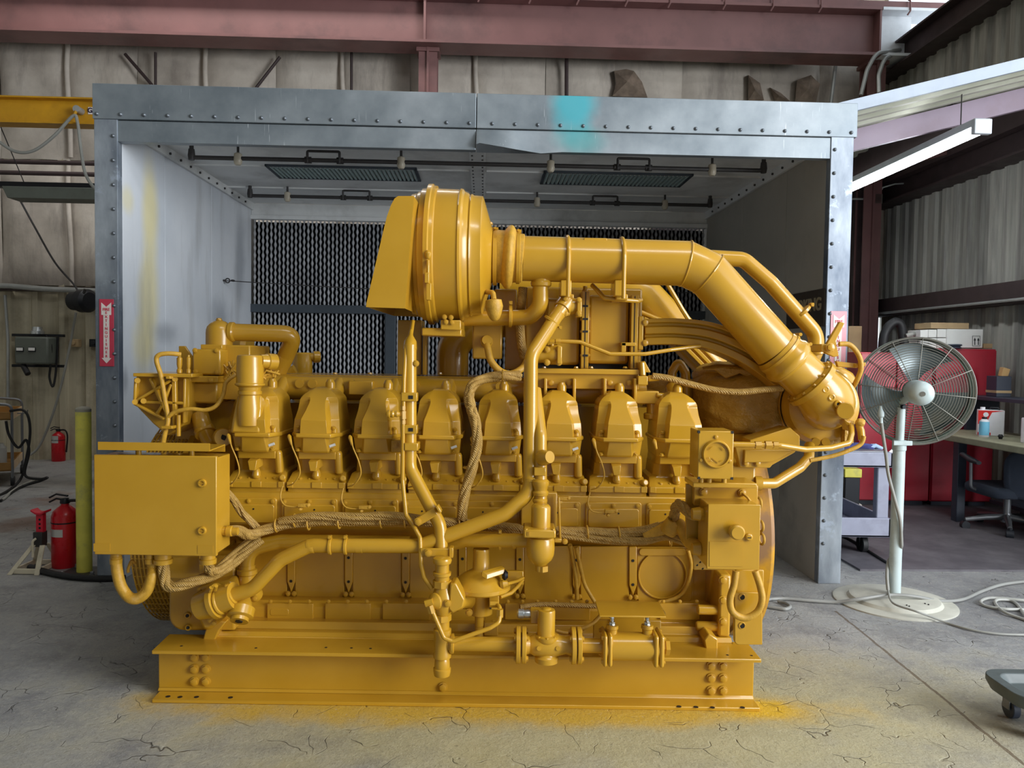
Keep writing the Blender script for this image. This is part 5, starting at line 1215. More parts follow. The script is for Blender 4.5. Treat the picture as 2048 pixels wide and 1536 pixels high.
# ---- flywheel and housing at the right end
Rf = 0.48; zf = 0.545
xf0, xf1 = 0.93, 1.02
m = MB(); m.lathe((xf0, YD, zf), (xf1 + 0.015, YD, zf), [(0, Rf - 0.02), (0.05, Rf - 0.005), (0.85, Rf), (1, Rf - 0.01)], 96); m.build('flywheel', 'flywheel_steel', engine, smooth=30)
m = MB(); m.lathe((P(1440, 1100, 3.0).x - 0.02, YD, zf), (xf0, YD, zf), [(0, Rf - 0.06), (0.5, Rf - 0.03), (0.9, Rf - 0.02), (1, Rf - 0.02)], 72); m.build('flywheel_housing', YP, engine, smooth=30)
for yy, Y in ((985, 3.1), (1010, 3.04), (1035, 3.02), (1085, 3.0)):
    m = MB(); w_ = P(1524, yy, Y); m.hexb(V((xf0 - 0.01, Y, w_.z)), (-1, 0, 0), 0.014, 0.02); m.build('housing_bolt', YP, engine)
for q in ((1517, 1006), (1521, 1052), (1523, 1078)):
    m = MB(); m.torus(P(*q, 2.86), (1, 0.2, 0), 0.02, 0.005, 16, 6); m.build('wire_coil', 'yellow_hose', engine)
# starter bracket plate with two holes
pl = flat_panel('end_plate', rpoly(1469, 1185, 1525, 1290, 9, '0001'), 2.70, 0.02, bevel=0.003)
flat_panel('end_plate_upper', [(1472, 1140), (1528, 1140), (1528, 1188), (1472, 1188)], 2.715, 0.02)
for py in (1194, 1251):
    m = MB(); m.torus(P(1484, py, 2.699), (0, 1, 0), 6 * sc(2.7), 0.0022, 18, 6); m.build('hole_rim', YP, pl); m = MB(); m.cyl(P(1484, py, 2.6985), P(1484, py, 2.71), 5.6 * sc(2.7), n=16); m.build('hole', 'dark_recess', pl)
etube('hose_loop', [(1472, 1142, 2.66), (1468, 1170, 2.655), (1460, 1200, 2.65), (1466, 1225, 2.65), (1490, 1236, 2.65), (1514, 1224, 2.65), (1524, 1200, 2.65), (1520, 1172, 2.655), (1510, 1142, 2.66)], 7, curve=True, mat='yellow_hose')
# starter stubs
for (x0, x1, y, r, mt) in ((1394, 1440, 1219, 10, YP), (1392, 1450, 1252, 10, YP)):
    m = MB(); m.lathe(P(x0, y, 2.98), P(x1, y + 1, 2.98), [(0, r * 0.8 * sc(2.98)), (0.05, r * sc(2.98)), (1, r * sc(2.98))], 20); m.build('starter_stub', mt, engine)
ebox('starter_flange', 1438, 1150, 1462, 1275, 2.95, 3.1, bevel=0.01)
for py in (1160, 1200, 1243): bolt((1446, py), 7, 2.945)
# ---- right-hand switch cabinet, gauge box, their bracket
YS = 2.56
sw = ebox('switch_cabinet', 1416, 1011, 1519, 1137, YS + 0.004, YS + 0.145, bevel=0.003)
ebox('cabinet_cover', 1415, 1009, 1520, 1139, YS - 0.004, YS + 0.006, parent=sw, bevel=0.002)
m = MB(); w_ = P(1468, 1060, YS - 0.004); kS = sc(YS); m.lathe(w_, w_ + V((0, -0.045, 0)), [(0, 10 * kS), (0.15, 10 * kS), (0.2, 13 * kS), (0.5, 15.5 * kS), (0.9, 15 * kS), (1, 12 * kS)], 24); m.build('mushroom_button', YP, sw)
m = MB(); w_ = P(1497, 1074, YS - 0.004); m.lathe(w_, w_ + V((0, -0.01, 0)), [(0, 7.5 * kS), (0.7, 7.5 * kS), (1, 5 * kS)], 20); m.build('key_switch', YP, sw); m = MB(); m.box((w_.x - 0.006, w_.y - 0.0115, w_.z - 0.0012), (w_.x + 0.006, w_.y - 0.009, w_.z + 0.0012)); m.build('key_slot', 'dark_recess', sw)
flat_panel('instruction_plate', [(1419, 1083), (1485, 1083), (1485, 1133), (1419, 1133)], YS - 0.0058, 0.003, parent=sw, bevel=0)
for py, Y, r in ((1028, 2.63, 13), (1098, 2.66, 13)):
    m = MB(); w_ = P(1410, py, Y); m.lathe(w_ + V((0.02, 0, 0)), w_ - V((0.045, 0, 0)), [(0, r * kS), (0.5, r * kS), (0.6, r * 1.15 * kS), (1, r * 0.9 * kS)], 20); m.build('cable_gland', YP, sw)
bk = flat_panel('panel_bracket', [(1372, 968), (1512, 966), (1516, 1140), (1388, 1140), (1386, 1110), (1372, 1090)], 2.72, 0.014, bevel=0.002)
ebox('bracket_lip', 1386, 966, 1514, 976, 2.60, 2.73, parent=bk, bevel=0.003); ebox('bracket_face', 1388, 970, 1516, 1012, 2.69, 2.72, parent=bk, bevel=0.003)
for px, py in ((1407, 984), (1484, 986)): bolt((px, py), 6.5, 2.685, parent=bk)
for px, py in ((1394, 1130), (1400, 1124), (1405, 1137)):
    m = MB(); m.cyl(P(px, py, 2.7195), P(px, py, 2.73), 2.5 * kS, n=10); m.build('hole', 'dark_recess', bk)
gb = ebox('gauge_box', 1396, 862, 1467, 958, YS + 0.0, YS + 0.12, bevel=0.003)
w_ = P(1432, 908, YS); m = MB(); m.lathe(w_ + V((0, 0.004, 0)), w_ + V((0, -0.012, 0)), [(0, 29 * kS), (0.3, 29 * kS), (0.7, 28.5 * kS), (1, 26.5 * kS), (1, 24.5 * kS), (0.55, 24 * kS)], 40); gz = m.build('gauge_bezel', YP, gb, smooth=40)
m = MB(); m.beam(P(1425, 916, YS - 0.008), P(1437, 926, YS - 0.008), 0.002, 0.002, up=V((0, 1, 0))); m.build('gauge_needle', YP, gb)
for a0, a1 in ((200, 215), (225, 240), (300, 318), (120, 150), (30, 60)):
    m = MB(); pts = [w_ + V((math.cos(math.radians(a)) * 17 * kS, -0.0095, math.sin(math.radians(a)) * 17 * kS)) for a in range(a0, a1 + 1, 5)]; m.tube(pts, 0.0016, 5); m.build('gauge_mark', YP, gb)
for px, py in ((1432, 874), (1402, 920), (1459, 922)): bolt((px, py), 3.4, YS - 0.001, parent=gb)
for px, py in ((1398, 864), (1465, 865), (1398, 956), (1464, 957)):
    m = MB(); boxP(m, px - 2.5, py - 2.5, px + 2.5, py + 2.5, YS - 0.001, YS + 0.01); m.build('corner_relief', 'dark_recess', gb)
for px in (1402, 1418, 1448):
    m = MB(); w_ = P(px, 962, YS + 0.05); m.cyl(w_ + V((0, 0, 0.012)), w_ - V((0, 0, 0.022)), 0.009, n=12); m.build('standoff', YP, gb)
# loom into the switch cabinet
loom([(1320, 1056, 2.86), (1345, 1042, 2.82), (1350, 1020, 2.78), (1358, 1008, 2.75), (1372, 1020, 2.7), (1385, 1030, 2.66), (1402, 1030, 2.64)], 10, 4)
etube('cable_sheath', [(1290, 1072, 2.87), (1320, 1062, 2.85), (1352, 1048, 2.82), (1366, 1060, 2.78), (1378, 1082, 2.74), (1400, 1096, 2.68)], 13, curve=True, mat='yellow_hose')
m = MB(); m.lathe(P(1350, 1042, 2.80), P(1336, 1064, 2.82), [(0, 0.03), (0.5, 0.034), (1, 0.03)], 14); m.build('tape_wrap', 'yellow_hose', engine)
# ---- oil lines and support arm right of the gauge box
flat_panel('turbo_support', [(1470, 892), (1560, 900), (1595, 896), (1590, 905), (1545, 930), (1540, 936), (1480, 935)], 2.92, 0.04)
flat_panel('turbo_support_web', [(1490, 900), (1588, 900), (1545, 924), (1488, 926)], 2.905, 0.02)
for px in (1492, 1515): bolt((px, 927), 5, 2.915)
flat_panel('turbo_bracket', [(1500, 880), (1580, 855), (1600, 872), (1600, 896), (1500, 900)], 3.05, 0.12)
etube('oil_line', [(1466, 889, 2.86), (1512, 890, 2.86), (1560, 891, 2.86), (1610, 899, 2.88), (1660, 896, 2.9), (1698, 886, 2.92), (1703, 868, 2.94), (1702, 850, 3.0)], 6, 12)
for x0, x1, r in ((1510, 1522, 8), (1530, 1542, 9), (1546, 1556, 7.5)):
    m = MB(); m.lathe(P(x0, 890, 2.86), P(x1, 890, 2.86), [(0, r * sc(2.86)), (1, r * sc(2.86))], 6); m.build('hex_fitting', YP, engine)
etube('drain_pipe', [(1518, 967, 2.96), (1548, 967, 2.98), (1600, 935, 3.02), (1618, 915, 3.05), (1619, 890, 3.1)], 10.5, 18)
m = MB(); m.lathe(P(1508, 966, 2.96), P(1522, 967, 2.96), [(0, 0.028), (1, 0.028)], 18); m.build('drain_fitting', YP, engine)
etube('return_hose', [(1620, 921, 2.95), (1665, 912, 2.95), (1700, 900, 2.95), (1722, 888, 2.95), (1728, 872, 2.95)], 4.2, curve=True, mat='yellow_hose')
m = MB(); boxP(m, 1690, 842, 1708, 886, 3.08, 3.12); m.build('mesh_guard', 'blanket_weave', engine)
etube('sensor_body', [(1718, 850, 2.98), (1722, 862, 2.97), (1724, 880, 2.96)], 7); m = MB(); m.lathe(P(1714, 842, 2.98), P(1726, 850, 2.98), [(0, 0.012), (0.4, 0.02), (0.8, 0.02), (1, 0.012)], 10); m.build('sensor_connector', 'yellow_hose', engine)
m = MB(); boxP(m, 1640, 868, 1700, 892, 3.14, 3.18); m.build('mesh_guard', 'blanket_weave', engine)
ebox('rear_gear_case', 1440, 930, 1512, 1010, 2.95, 3.9, bevel=0.01); ebox('rear_gear_case', 1440, 1000, 1500, 1120, 3.0, 3.9, bevel=0.01)
etube('sensor_lead', [(1484, 986, 2.68), (1495, 995, 2.66), (1505, 1008, 2.66)], 2.5, mat='yellow_hose')

# ---- gas pipework: pipe A with its thin tube and clips
pA = etube('gas_pipe', [(820, 690, 2.88), (820, 936, 2.86), (880, 1050, 2.8), (884, 1122, 2.78)], 13, 42, n=22)
m = MB(); m.lathe(P(822, 660, 2.92), P(820, 700, 2.88), [(0, 0.006), (0.3, 0.010), (0.6, 0.024), (1, 0.026)], 16); m.build('pipe_end_cap', YP, pA)
etube('strap', [(826, 642, 2.95), (822, 670, 2.91), (828, 700, 2.87)], 4, parent=pA); bolt((832, 727), 5, 2.86, parent=pA)
etube('sensing_tube', [(812, 690, 2.87), (808, 760, 2.85), (806, 850, 2.84), (805, 960, 2.84), (812, 1030, 2.82), (826, 1050, 2.80), (840, 1075, 2.78), (842, 1130, 2.75), (848, 1155, 2.73), (864, 1178, 2.72)], 4.4, 14, n=12)
for py in (794, 859): 
    c = ebox('pipe_clip', 802, py - 9, 834, py + 9, 2.835, 2.875, parent=pA, bevel=0.003); ebox('clip_slot', 817, py - 3, 826, py + 4, 2.833, 2.84, parent=pA, mat='dark_recess', bevel=0)
for y0, y1, r in ((812, 820, 6), (822, 838, 7), (840, 848, 6)):
    m = MB(); m.lathe(P(806, y0, 2.84), P(806, y1, 2.84), [(0, r * sc(2.84)), (1, r * sc(2.84))], 6); m.build('hex_fitting', YP, pA)
m = MB(); m.lathe(P(800, 828, 2.83), P(772, 828, 2.83), [(0, 0.007), (0.2, 0.012), (0.4, 0.010), (0.5, 0.014), (0.7, 0.012), (0.75, 0.016), (0.9, 0.014), (1, 0.004)], 14); m.build('test_port', YP, pA)
ebox('pipe_strap', 808, 886, 836, 902, 2.83, 2.9, parent=pA, bevel=0.004); ebox('strap_bracket', 782, 880, 812, 905, 2.92, 2.95, parent=pA); bolt((790, 890), 5, 2.915, parent=pA)
m = MB(); m.beam(P(832, 1046, 2.79), P(872, 1022, 2.79), 17 * sc(2.79), 0.01, up=V((0, 1, 0))); m.build('pipe_strap', YP, pA, bevel=0.003); bolt((836, 1043), 6, 2.78, parent=pA); m = MB(); m.beam(P(874, 1010, 2.78), P(882, 1024, 2.78), 6 * sc(2.79), 0.04, up=V((0, 1, 0))); m.build('strap_end', YP, pA, bevel=0.003)
ebox('pipe_strap', 840, 1097, 900, 1114, 2.755, 2.765, parent=pA, bevel=0.003); ebox('strap_end', 898, 1096, 906, 1116, 2.75, 2.79, parent=pA, bevel=0.002); bolt((856, 1106), 6.5, 2.75, parent=pA)
# pipe B: from the valve down, round and along to the water pump
pB = etube('water_pipe', [(1116, 628, 3.02), (1062, 712, 2.9), (1060, 985, 2.82), (1010, 1028, 2.80), (840, 1092, 2.80), (620, 1091, 2.8), (560, 1120, 2.8), (505, 1178, 2.8), (462, 1192, 2.8)], 13.5, 46, n=24)
ring_clamp(1104, 643, 3.0, (-0.6, 0, -0.8), 15, parent=pB, wpx=3.5)
m = MB(); m.lathe(P(1112, 634, 3.02), P(1134, 604, 3.06), [(0, 14 * sc(3)), (0.5, 15 * sc(3)), (0.52, 18 * sc(3)), (0.7, 19 * sc(3)), (1, 19 * sc(3))], 22); m.build('valve_neck', YP, pB)
vb = ebox('water_valve', 1122, 594, 1142, 632, 3.03, 3.14, bevel=0.01); m = MB(); q = P(1150, 612, 3.05); m.lathe(P(1136, 612, 3.06), P(1160, 612, 3.06), [(0, 0.036), (0.3, 0.036), (0.6, 0.03), (1, 0.034)], 20); m.build('valve_body', YP, vb, smooth=50)
ebox('valve_flange', 1154, 596, 1164, 634, 3.02, 3.12, parent=vb, bevel=0.004)
for px, py in ((1131, 598), (1131, 627), (1158, 600), (1158, 627)): bolt((px, py), 4.5, 3.02, parent=vb)
for px in (661, 692): ring_clamp(px, 1092, 2.8, (1, 0, 0), 14.5, parent=pB, wpx=3.5)
for x0, x1 in ((614, 630), (712, 726)):
    m = MB(); m.lathe(P(x0, 1092, 2.8), P(x1, 1092, 2.8), [(0, 14 * sc(2.8)), (0.06, 14.6 * sc(2.8)), (0.94, 14.6 * sc(2.8)), (1, 14 * sc(2.8))], 24); m.build('pipe_sleeve', YP, pB)
ring_clamp(1062, 958, 2.83, (0, 0, 1), 14, parent=pB, wpx=6, ear=False)
# elbow pipe of the lower left, feeding down into the gear case
pE = etube('coolant_pipe', [(494, 1165, 2.95), (494, 1098, 2.95), (560, 1083, 2.97), (820, 1086, 2.97)], 15, 38, n=22)
m = MB(); m.lathe(P(494, 1172, 2.95), P(494, 1130, 2.95), [(0, 17 * sc(2.95)), (0.55, 17 * sc(2.95)), (0.6, 20 * sc(2.95)), (0.8, 20 * sc(2.95)), (0.85, 16 * sc(2.95)), (1, 16 * sc(2.95))], 24); m.build('pipe_union', YP, pE)
# aftercooler water outlet elbow hanging under the intake tube
pO = etube('coolant_pipe', [(1081, 560, 3.05), (1081, 612, 3.05), (1060, 635, 3.08), (985, 636, 3.12), (930, 637, 3.14)], 16, 34, n=24)
vl('pipe_union', 1082, [(575, 15), (572, 20), (566, 21), (562, 19), (556, 19), (552, 12)], pO, Y=3.05)
ring_clamp(1021, 632, 3.1, (1, 0, 0), 19, parent=pO, wpx=4)
ebox('relay_box', 988, 578, 1034, 632, 3.2, 3.28, bevel=0.008)
etube('braided_hose', [(1046, 575, 3.1), (1044, 600, 3.1), (1040, 630, 3.14), (1042, 680, 3.16), (1048, 715, 3.18)], 9, curve=True, mat='braided_loom')
w_ = ebox('solenoid_valve', 1072, 698, 1108, 718, 3.08, 3.16, bevel=0.01); m = MB(); m.lathe(P(1062, 708, 3.1), P(1120, 708, 3.1), [(0, 0.035), (0.4, 0.035), (0.6, 0.036), (0.75, 0.042), (0.9, 0.04), (1, 0.02)], 22); m.build('valve_body', YP, w_, smooth=50)
ebox('valve_flange', 1114, 692, 1124, 728, 3.05, 3.14, parent=w_, bevel=0.004)
for px, py in ((1094, 699), (1118, 697), (1094, 725), (1118, 725)): bolt((px, py), 5, 3.06, parent=w_)
etube('sensing_tube', [(1104, 693, 3.08), (1104, 683, 3.08), (1118, 682, 3.08), (1160, 684, 3.08), (1220, 708, 3.08), (1290, 708, 3.08), (1340, 700, 3.1), (1400, 692, 3.15)], 4, 12, n=12)
for q in ((1104, 684), (1116, 683)):
    m = MB(); m.lathe(P(q[0] - 5, q[1], 3.08), P(q[0] + 5, q[1], 3.08), [(0, 0.012), (1, 0.012)], 6); m.build('hex_fitting', YP, engine)
etube('sensing_tube', [(1184, 570, 3.12), (1194, 580, 3.1), (1208, 596, 3.08), (1250, 600, 3.08), (1275, 602, 3.1), (1282, 600, 3.12)], 4.5, 8, n=12)
# pipe C and the gas filter
pC = etube('gas_pipe', [(1070, 780, 2.95), (1081, 872, 2.84), (1081, 1012, 2.8)], 12.5, 30, n=20)
vl('pipe_union', 1081, [(992, 11), (990, 15), (984, 16.5), (980, 13), (972, 15), (968, 17), (962, 17), (958, 13)], pC, Y=2.8)
vl('pipe_union', 1080, [(1006, 13), (1003, 15), (999, 15), (996, 12)], pC, Y=2.8)
m = MB(); m.lathe(P(1082, 916, 2.81), P(1100, 914, 2.77), [(0, 0.026), (0.3, 0.03), (0.8, 0.024), (1, 0.022)], 18); m.build('pipe_stub', YP, pC); ebox('pipe_collar', 1068, 935, 1092, 952, 2.79, 2.84, parent=pC, bevel=0.003)
gf = vl('gas_filter', 1080, [(1143, 6), (1142, 9), (1131, 9.5), (1129, 13), (1124, 18), (1118, 24), (1108, 28), (1096, 29), (1078, 28), (1074, 26), (1072, 20), (1060, 20), (1056, 19.5), (1014, 19.5), (1011, 18), (1008, 14)], engine, Y=2.76, n=40)
ebox('filter_flange', 1047, 1060, 1112, 1077, 2.70, 2.82, parent=gf, bevel=0.006)
for px in (1052, 1106):
    for Y in (2.71, 2.81): bolt(P(px, 1060, Y), 4, ax=(0, 0, 1), parent=gf)
w2_ = text_at('cast_lettering', 'II', 0.02, P(1057, 1068, 2.699), (1, 0, 0), (0, 0, 1), gf, YP)
m = MB(); m.lathe(P(1085, 1131, 2.76), P(1085, 1142, 2.76), [(0, 0.022), (1, 0.022)], 6); m.build('drain_nut', YP, gf)
m = MB(); m.beam(P(1117, 992, 2.84), P(1120, 1078, 2.84), 4 * sc(2.8), 0.05, up=V((0, 1, 0))); m.build('filter_bracket', YP, gf, bevel=0.002); ebox('filter_bracket', 1108, 1078, 1124, 1086, 2.8, 2.88, parent=gf); bolt((1130, 1083), 4.5, 2.8, parent=gf)
ebox('filter_mount', 1042, 985, 1114, 1060, 2.88, 2.92, parent=gf)
# pipe D from the filter to the regulator
pD = etube('gas_pipe', [(900, 1088, 2.86), (930, 1081, 2.84), (1062, 1081, 2.78)], 14, 30, n=22)
ring_clamp(1000, 1082, 2.82, (1, 0, 0), 15, parent=pD, wpx=3.5); m = MB(); m.lathe(P(1025, 1082, 2.80), P(1032, 1082, 2.80), [(0, 16 * sc(2.8)), (1, 16 * sc(2.8))], 24); m.build('pipe_collar', YP, pD)
# pressure regulator
YG_ = 2.84
rg = vl('pressure_regulator', 961, [(1228, 20), (1226, 24), (1185, 25), (1182, 27), (1180, 44), (1178, 57), (1175, 60), (1168, 60), (1166, 57), (1158, 50), (1150, 40), (1143, 28), (1139, 19), (1136, 17), (1105, 16.5), (1100, 17), (1097, 16)], engine, Y=YG_, n=48)
for k in range(10):
    a = 2 * PI * k / 10; c = P(961, 1166, YG_); bolt(c + V((math.cos(a), math.sin(a), 0)) * 52 * sc(YG_), 3.6, ax=(0, 0, 1), parent=rg)
ebox('regulator_plate', 978, 1186, 998, 1220, 2.775, 2.83, parent=rg, bevel=0.003)
for px, py in ((981, 1191), (994, 1190), (981, 1216)):
    m = MB(); m.cyl(P(px, py, 2.773), P(px, py, 2.78), 2.2 * sc(2.78), n=10); m.build('screw_hole', 'dark_recess', rg)
etube('sensing_tube', [(988, 1208, 2.76), (999, 1212, 2.73), (1001, 1228, 2.71), (998, 1245, 2.69), (980, 1256, 2.68), (905, 1283, 2.665), (888, 1276, 2.665), (862, 1216, 2.665), (858, 1206, 2.67)], 4.3, 12, n=12)
for q, ax_ in (((988, 1208), (1, 0, 0)), ((1000, 1226), (0, 0, 1)), ((862, 1218), (-0.3, 0, 1)), ((858, 1205), (1, 0, 0.3))):
    m = MB(); c = P(*q, 2.75 if q == (988, 1208) else 2.71 if q == (1000, 1226) else 2.667); d = V(ax_).normalized() * 0.014; m.lathe(c - d, c + d, [(0, 0.013), (1, 0.013)], 6); m.build('hex_fitting', YP, engine)
etube('sensing_tube', [(1000, 1194, 2.8), (1022, 1186, 2.84), (1036, 1172, 2.88), (1045, 1160, 2.92)], 4.3, 10, n=12); etube('sensing_tube', [(1014, 1168, 2.78), (1034, 1162, 2.84), (1046, 1156, 2.9)], 3.6, n=10)
m = MB(); m.lathe(P(1000, 1169, 2.78), P(1016, 1167, 2.78), [(0, 0.012), (0.4, 0.016), (1, 0.010)], 10); m.build('vent_elbow', YP, rg); m = MB(); m.prism([P(962, 1154, 2.75), P(974, 1160, 2.74), (P(1010, 1148, 2.78)), P(1004, 1142, 2.8)], (0, 0.01, 0.02)); m.build('vent_shield', YP, rg, bevel=0.004); m = MB(); m.lathe(P(1004, 1150, 2.79), P(1016, 1150, 2.79), [(0, 0.012), (0.5, 0.02), (1, 0.01)], 10); m.build('vent_cap', 'black_metal', rg)
ebox('regulator_bracket', 986, 1142, 1047, 1170, 2.92, 2.94, parent=rg); vl('spindle_guard', 958, [(1274, 8), (1252, 8), (1251, 9), (1226, 9)], rg, Y=2.84)
ebox('rail_bracket', 968, 1245, 996, 1272, 2.9, 2.96, bevel=0.003); bolt((986, 1244), 4, 2.92, ax=(0, 0, 1))
# union, tee and drip leg below pipe A
YE = 2.72
tee = vl('pipe_tee', 884, [(1352, 10), (1350, 16), (1342, 18), (1336, 18), (1334, 15.5), (1330, 16), (1318, 15), (1316, 14), (1314, 18), (1308, 18.5), (1304, 17), (1272, 17), (1264, 18), (1258, 18), (1256, 14), (1240, 14)], engine, Y=YE)
vl('union_nut', 884, [(1240, 19), (1228, 19)], tee, Y=YE, n=8); vl('union_nut', 884, [(1173, 19), (1160, 19)], tee, Y=YE, n=8)
vl('gas_cock', 886, [(1230, 15), (1222, 18), (1210, 23), (1200, 25), (1188, 22), (1178, 18), (1172, 16)], tee, Y=YE)
vl('pipe_nipple', 884, [(1164, 14.5), (1152, 15), (1150, 18), (1144, 18.5), (1143, 14), (1128, 14), (1126, 18), (1120, 19.5), (1116, 18), (1114, 14)], tee, Y=YE)
flat_panel('union_flange', [(900, 1168), (912, 1166), (930, 1200), (926, 1216), (905, 1228), (896, 1218)], 2.685, 0.08, parent=tee, bevel=0.006)
m = MB(); m.lathe(P(898, 1200, 2.74), P(940, 1194, 2.84), [(0, 0.04), (0.3, 0.045), (0.5, 0.038), (1, 0.045)], 24); m.build('regulator_inlet', YP, rg)
m = MB(); m.lathe(P(872, 1202, 2.69), P(862, 1206, 2.672), [(0, 0.03), (0.3, 0.03), (0.5, 0.026), (1, 0.012)], 18); m.build('gauge_port', YP, tee); bolt((895, 1207), 6, 2.675, parent=tee); bolt((938, 1225), 6, 2.78, parent=rg)
# horizontal gas train: pipe, flanges, shut-off valve, actuator
ZGT = P(960, 1288, YE).z
gt = MB(); X = lambda px: P(px, 1292, YE).x
gt.cyl((X(884), YE, ZGT), (X(1215), YE, ZGT), 14.5 * sc(YE), n=24); gt = gt.build('gas_train_pipe', YP, engine, smooth=40)
def hl(name, prof, parent, z=None, Y=YE, n=32, phase=0):
    z = ZGT if z is None else z; m = MB(); x0 = X(prof[0][0]); m.lathe((x0, Y, z), (X(prof[-1][0]), Y, z), [((p - prof[0][0]) / (prof[-1][0] - prof[0][0]), r * sc(Y)) for p, r in prof], n, phase=phase); return m.build(name, YP, parent, smooth=35)
hl('pipe_collar', [(899, 17), (903, 20), (907, 20), (909, 15)], gt)
for a, b in ((1032, 1052), (1142, 1162)):
    hl('pipe_flange', [(a, 36), (a + 1, 37), (a + 7.5, 37), (a + 8.5, 36)], gt, n=40); hl('pipe_flange', [(b - 8.5, 36), (b - 7.5, 37), (b - 1, 37), (b, 36)], gt, n=40); hl('flange_gasket', [(a + 8, 24), (b - 8, 24)], gt)
    for k in range(4):
        t_ = PI / 4 + k * PI / 2; d = V((0, math.cos(t_), math.sin(t_))) * 29 * sc(YE)
        bolt(V((X(a), YE, ZGT)) + d, 5.5, ax=(-1, 0, 0), parent=gt); bolt(V((X(b), YE, ZGT)) + d, 5.5, ax=(1, 0, 0), parent=gt)
sv = hl('shutoff_valve', [(1052, 20), (1060, 17), (1068, 21), (1082, 24), (1108, 24), (1120, 20), (1132, 17), (1142, 20)], gt)
zz = lambda py, px=1092: P(px, py, YE).z
vl('valve_bonnet', 1093, [(1324, 18), (1322, 24), (1312, 24.5), (1310, 22), (1304, 18), (1296, 17), (1286, 18), (1280, 24), (1276, 25), (1270, 25), (1268, 20)], gt, Y=YE)
vl('solenoid_coil', 1092, [(1270, 18), (1222, 18), (1219, 17), (1218, 10), (1216, 8), (1215, 4)], gt, Y=YE)
for k in range(8):
    a = 2 * PI * k / 8; c = P(1093, 1270, YE); bolt(c + V((math.cos(a), math.sin(a), 0)) * 22 * sc(YE), 2.8, ax=(0, 0, 1), parent=gt)
for px in (1078, 1116):
    m = MB(); m.cyl(P(px, 1297, YE - 0.045), P(px, 1297, YE), 4.5 * sc(YE), n=14); m.build('valve_boss', YP, gt)
ebox('solenoid_conduit_box', 1061, 1221, 1080, 1248, 2.75, 2.79, parent=gt, bevel=0.003); m = MB(); m.lathe(P(1062, 1228, 2.765), P(1034, 1227, 2.765), [(0, 0.012), (0.2, 0.016), (0.5, 0.014), (0.55, 0.018), (0.9, 0.017), (1, 0.01)], 12); m.build('conduit_nut', 'bright_zinc', gt)
act = hl('gas_actuator', [(1205, 28), (1320, 28)], gt, n=32)
for x0, x1 in ((1203, 1212), (1213, 1222), (1303, 1313), (1314, 1324)):
    h = 31; m = MB(); m.box((X(x0), YE - 30 * sc(YE), ZGT - 33 * sc(YE)), (X(x1), YE + 30 * sc(YE), ZGT + h * sc(YE))); m.build('actuator_flange', YP, act, bevel=0.008)
for px in (1203, 1324):
    for sy in (-1, 1):
        for sz in (-1, 1): bolt(V((X(px), YE + sy * 22 * sc(YE), ZGT + sz * 24 * sc(YE))), 4, ax=(-1 if px < 1250 else 1, 0, 0), parent=act)
for px in (1224, 1294):
    vl('actuator_port', px, [(1276, 11), (1264, 10), (1258, 10.5), (1256, 12.5), (1250, 12), (1249, 7)], act, Y=YE)
    w1 = P(px, 1250, YE)
    m = MB(); m.tube([w1, w1 + V((0, 0, 0.03)), w1 + V((-0.03 if px < 1250 else 0.035, 0, 0.045))], 0.0075, 10, bend=0.012); m.hexb(w1, (0, 0, 1), 0.011, 0.014); m.build('tube_elbow', 'chrome', act)
hl('end_plug', [(1324, 14), (1329, 14), (1330, 17), (1338, 17)], act, n=6)
m = MB(); z0 = P(1262, 1218, 2.74).z; c_ = [P(1190, 1211, 2.82), P(1318, 1211, 2.82), P(1332, 1230, 2.66), P(1199, 1230, 2.66)]; zc_ = sum(p.z for p in c_) / 4
m.prism([V((p.x, p.y, zc_)) for p in c_], (0, 0, 0.006)); cn = m.build('drip_shield', YP, engine, bevel=0.002)
ebox('shield_post', 1222, 1222, 1290, 1290, 2.84, 2.85, parent=cn); ebox('shield_back', 1186, 1240, 1322, 1320, 2.85, 2.86, parent=cn)
etube('sensor_lead', [(1112, 1262, 2.82), (1140, 1266, 2.82), (1180, 1250, 2.84), (1200, 1232, 2.86), (1206, 1228, 2.88)], 4, curve=True, mat='yellow_hose')
etube('sensor_lead', [(1140, 1090, 2.95), (1146, 1120, 2.98), (1152, 1160, 3.0), (1154, 1198, 3.02)], 4.5, curve=True, mat='yellow_hose'); etube('sensor_lead', [(1152, 1094, 2.95), (1162, 1140, 2.98), (1170, 1170, 3.0), (1190, 1205, 3.0)], 4, curve=True, mat='yellow_hose')
etube('sensor_lead', [(1040, 1214, 2.98), (1080, 1209, 3.0), (1130, 1210, 3.0), (1190, 1212, 3.0), (1230, 1208, 3.0)], 5, curve=True, mat='braided_loom')
etube('sensor_lead', [(1376, 1100, 3.05), (1382, 1130, 3.06), (1376, 1165, 3.07), (1362, 1190, 3.08), (1335, 1202, 3.08), (1318, 1206, 3.06), (1328, 1228, 2.9)], 4, curve=True, mat='yellow_hose')
# =================================================================== things around the engine
def part(m, name, mat, parent, **k): return m.build(name, mat, parent, **k)

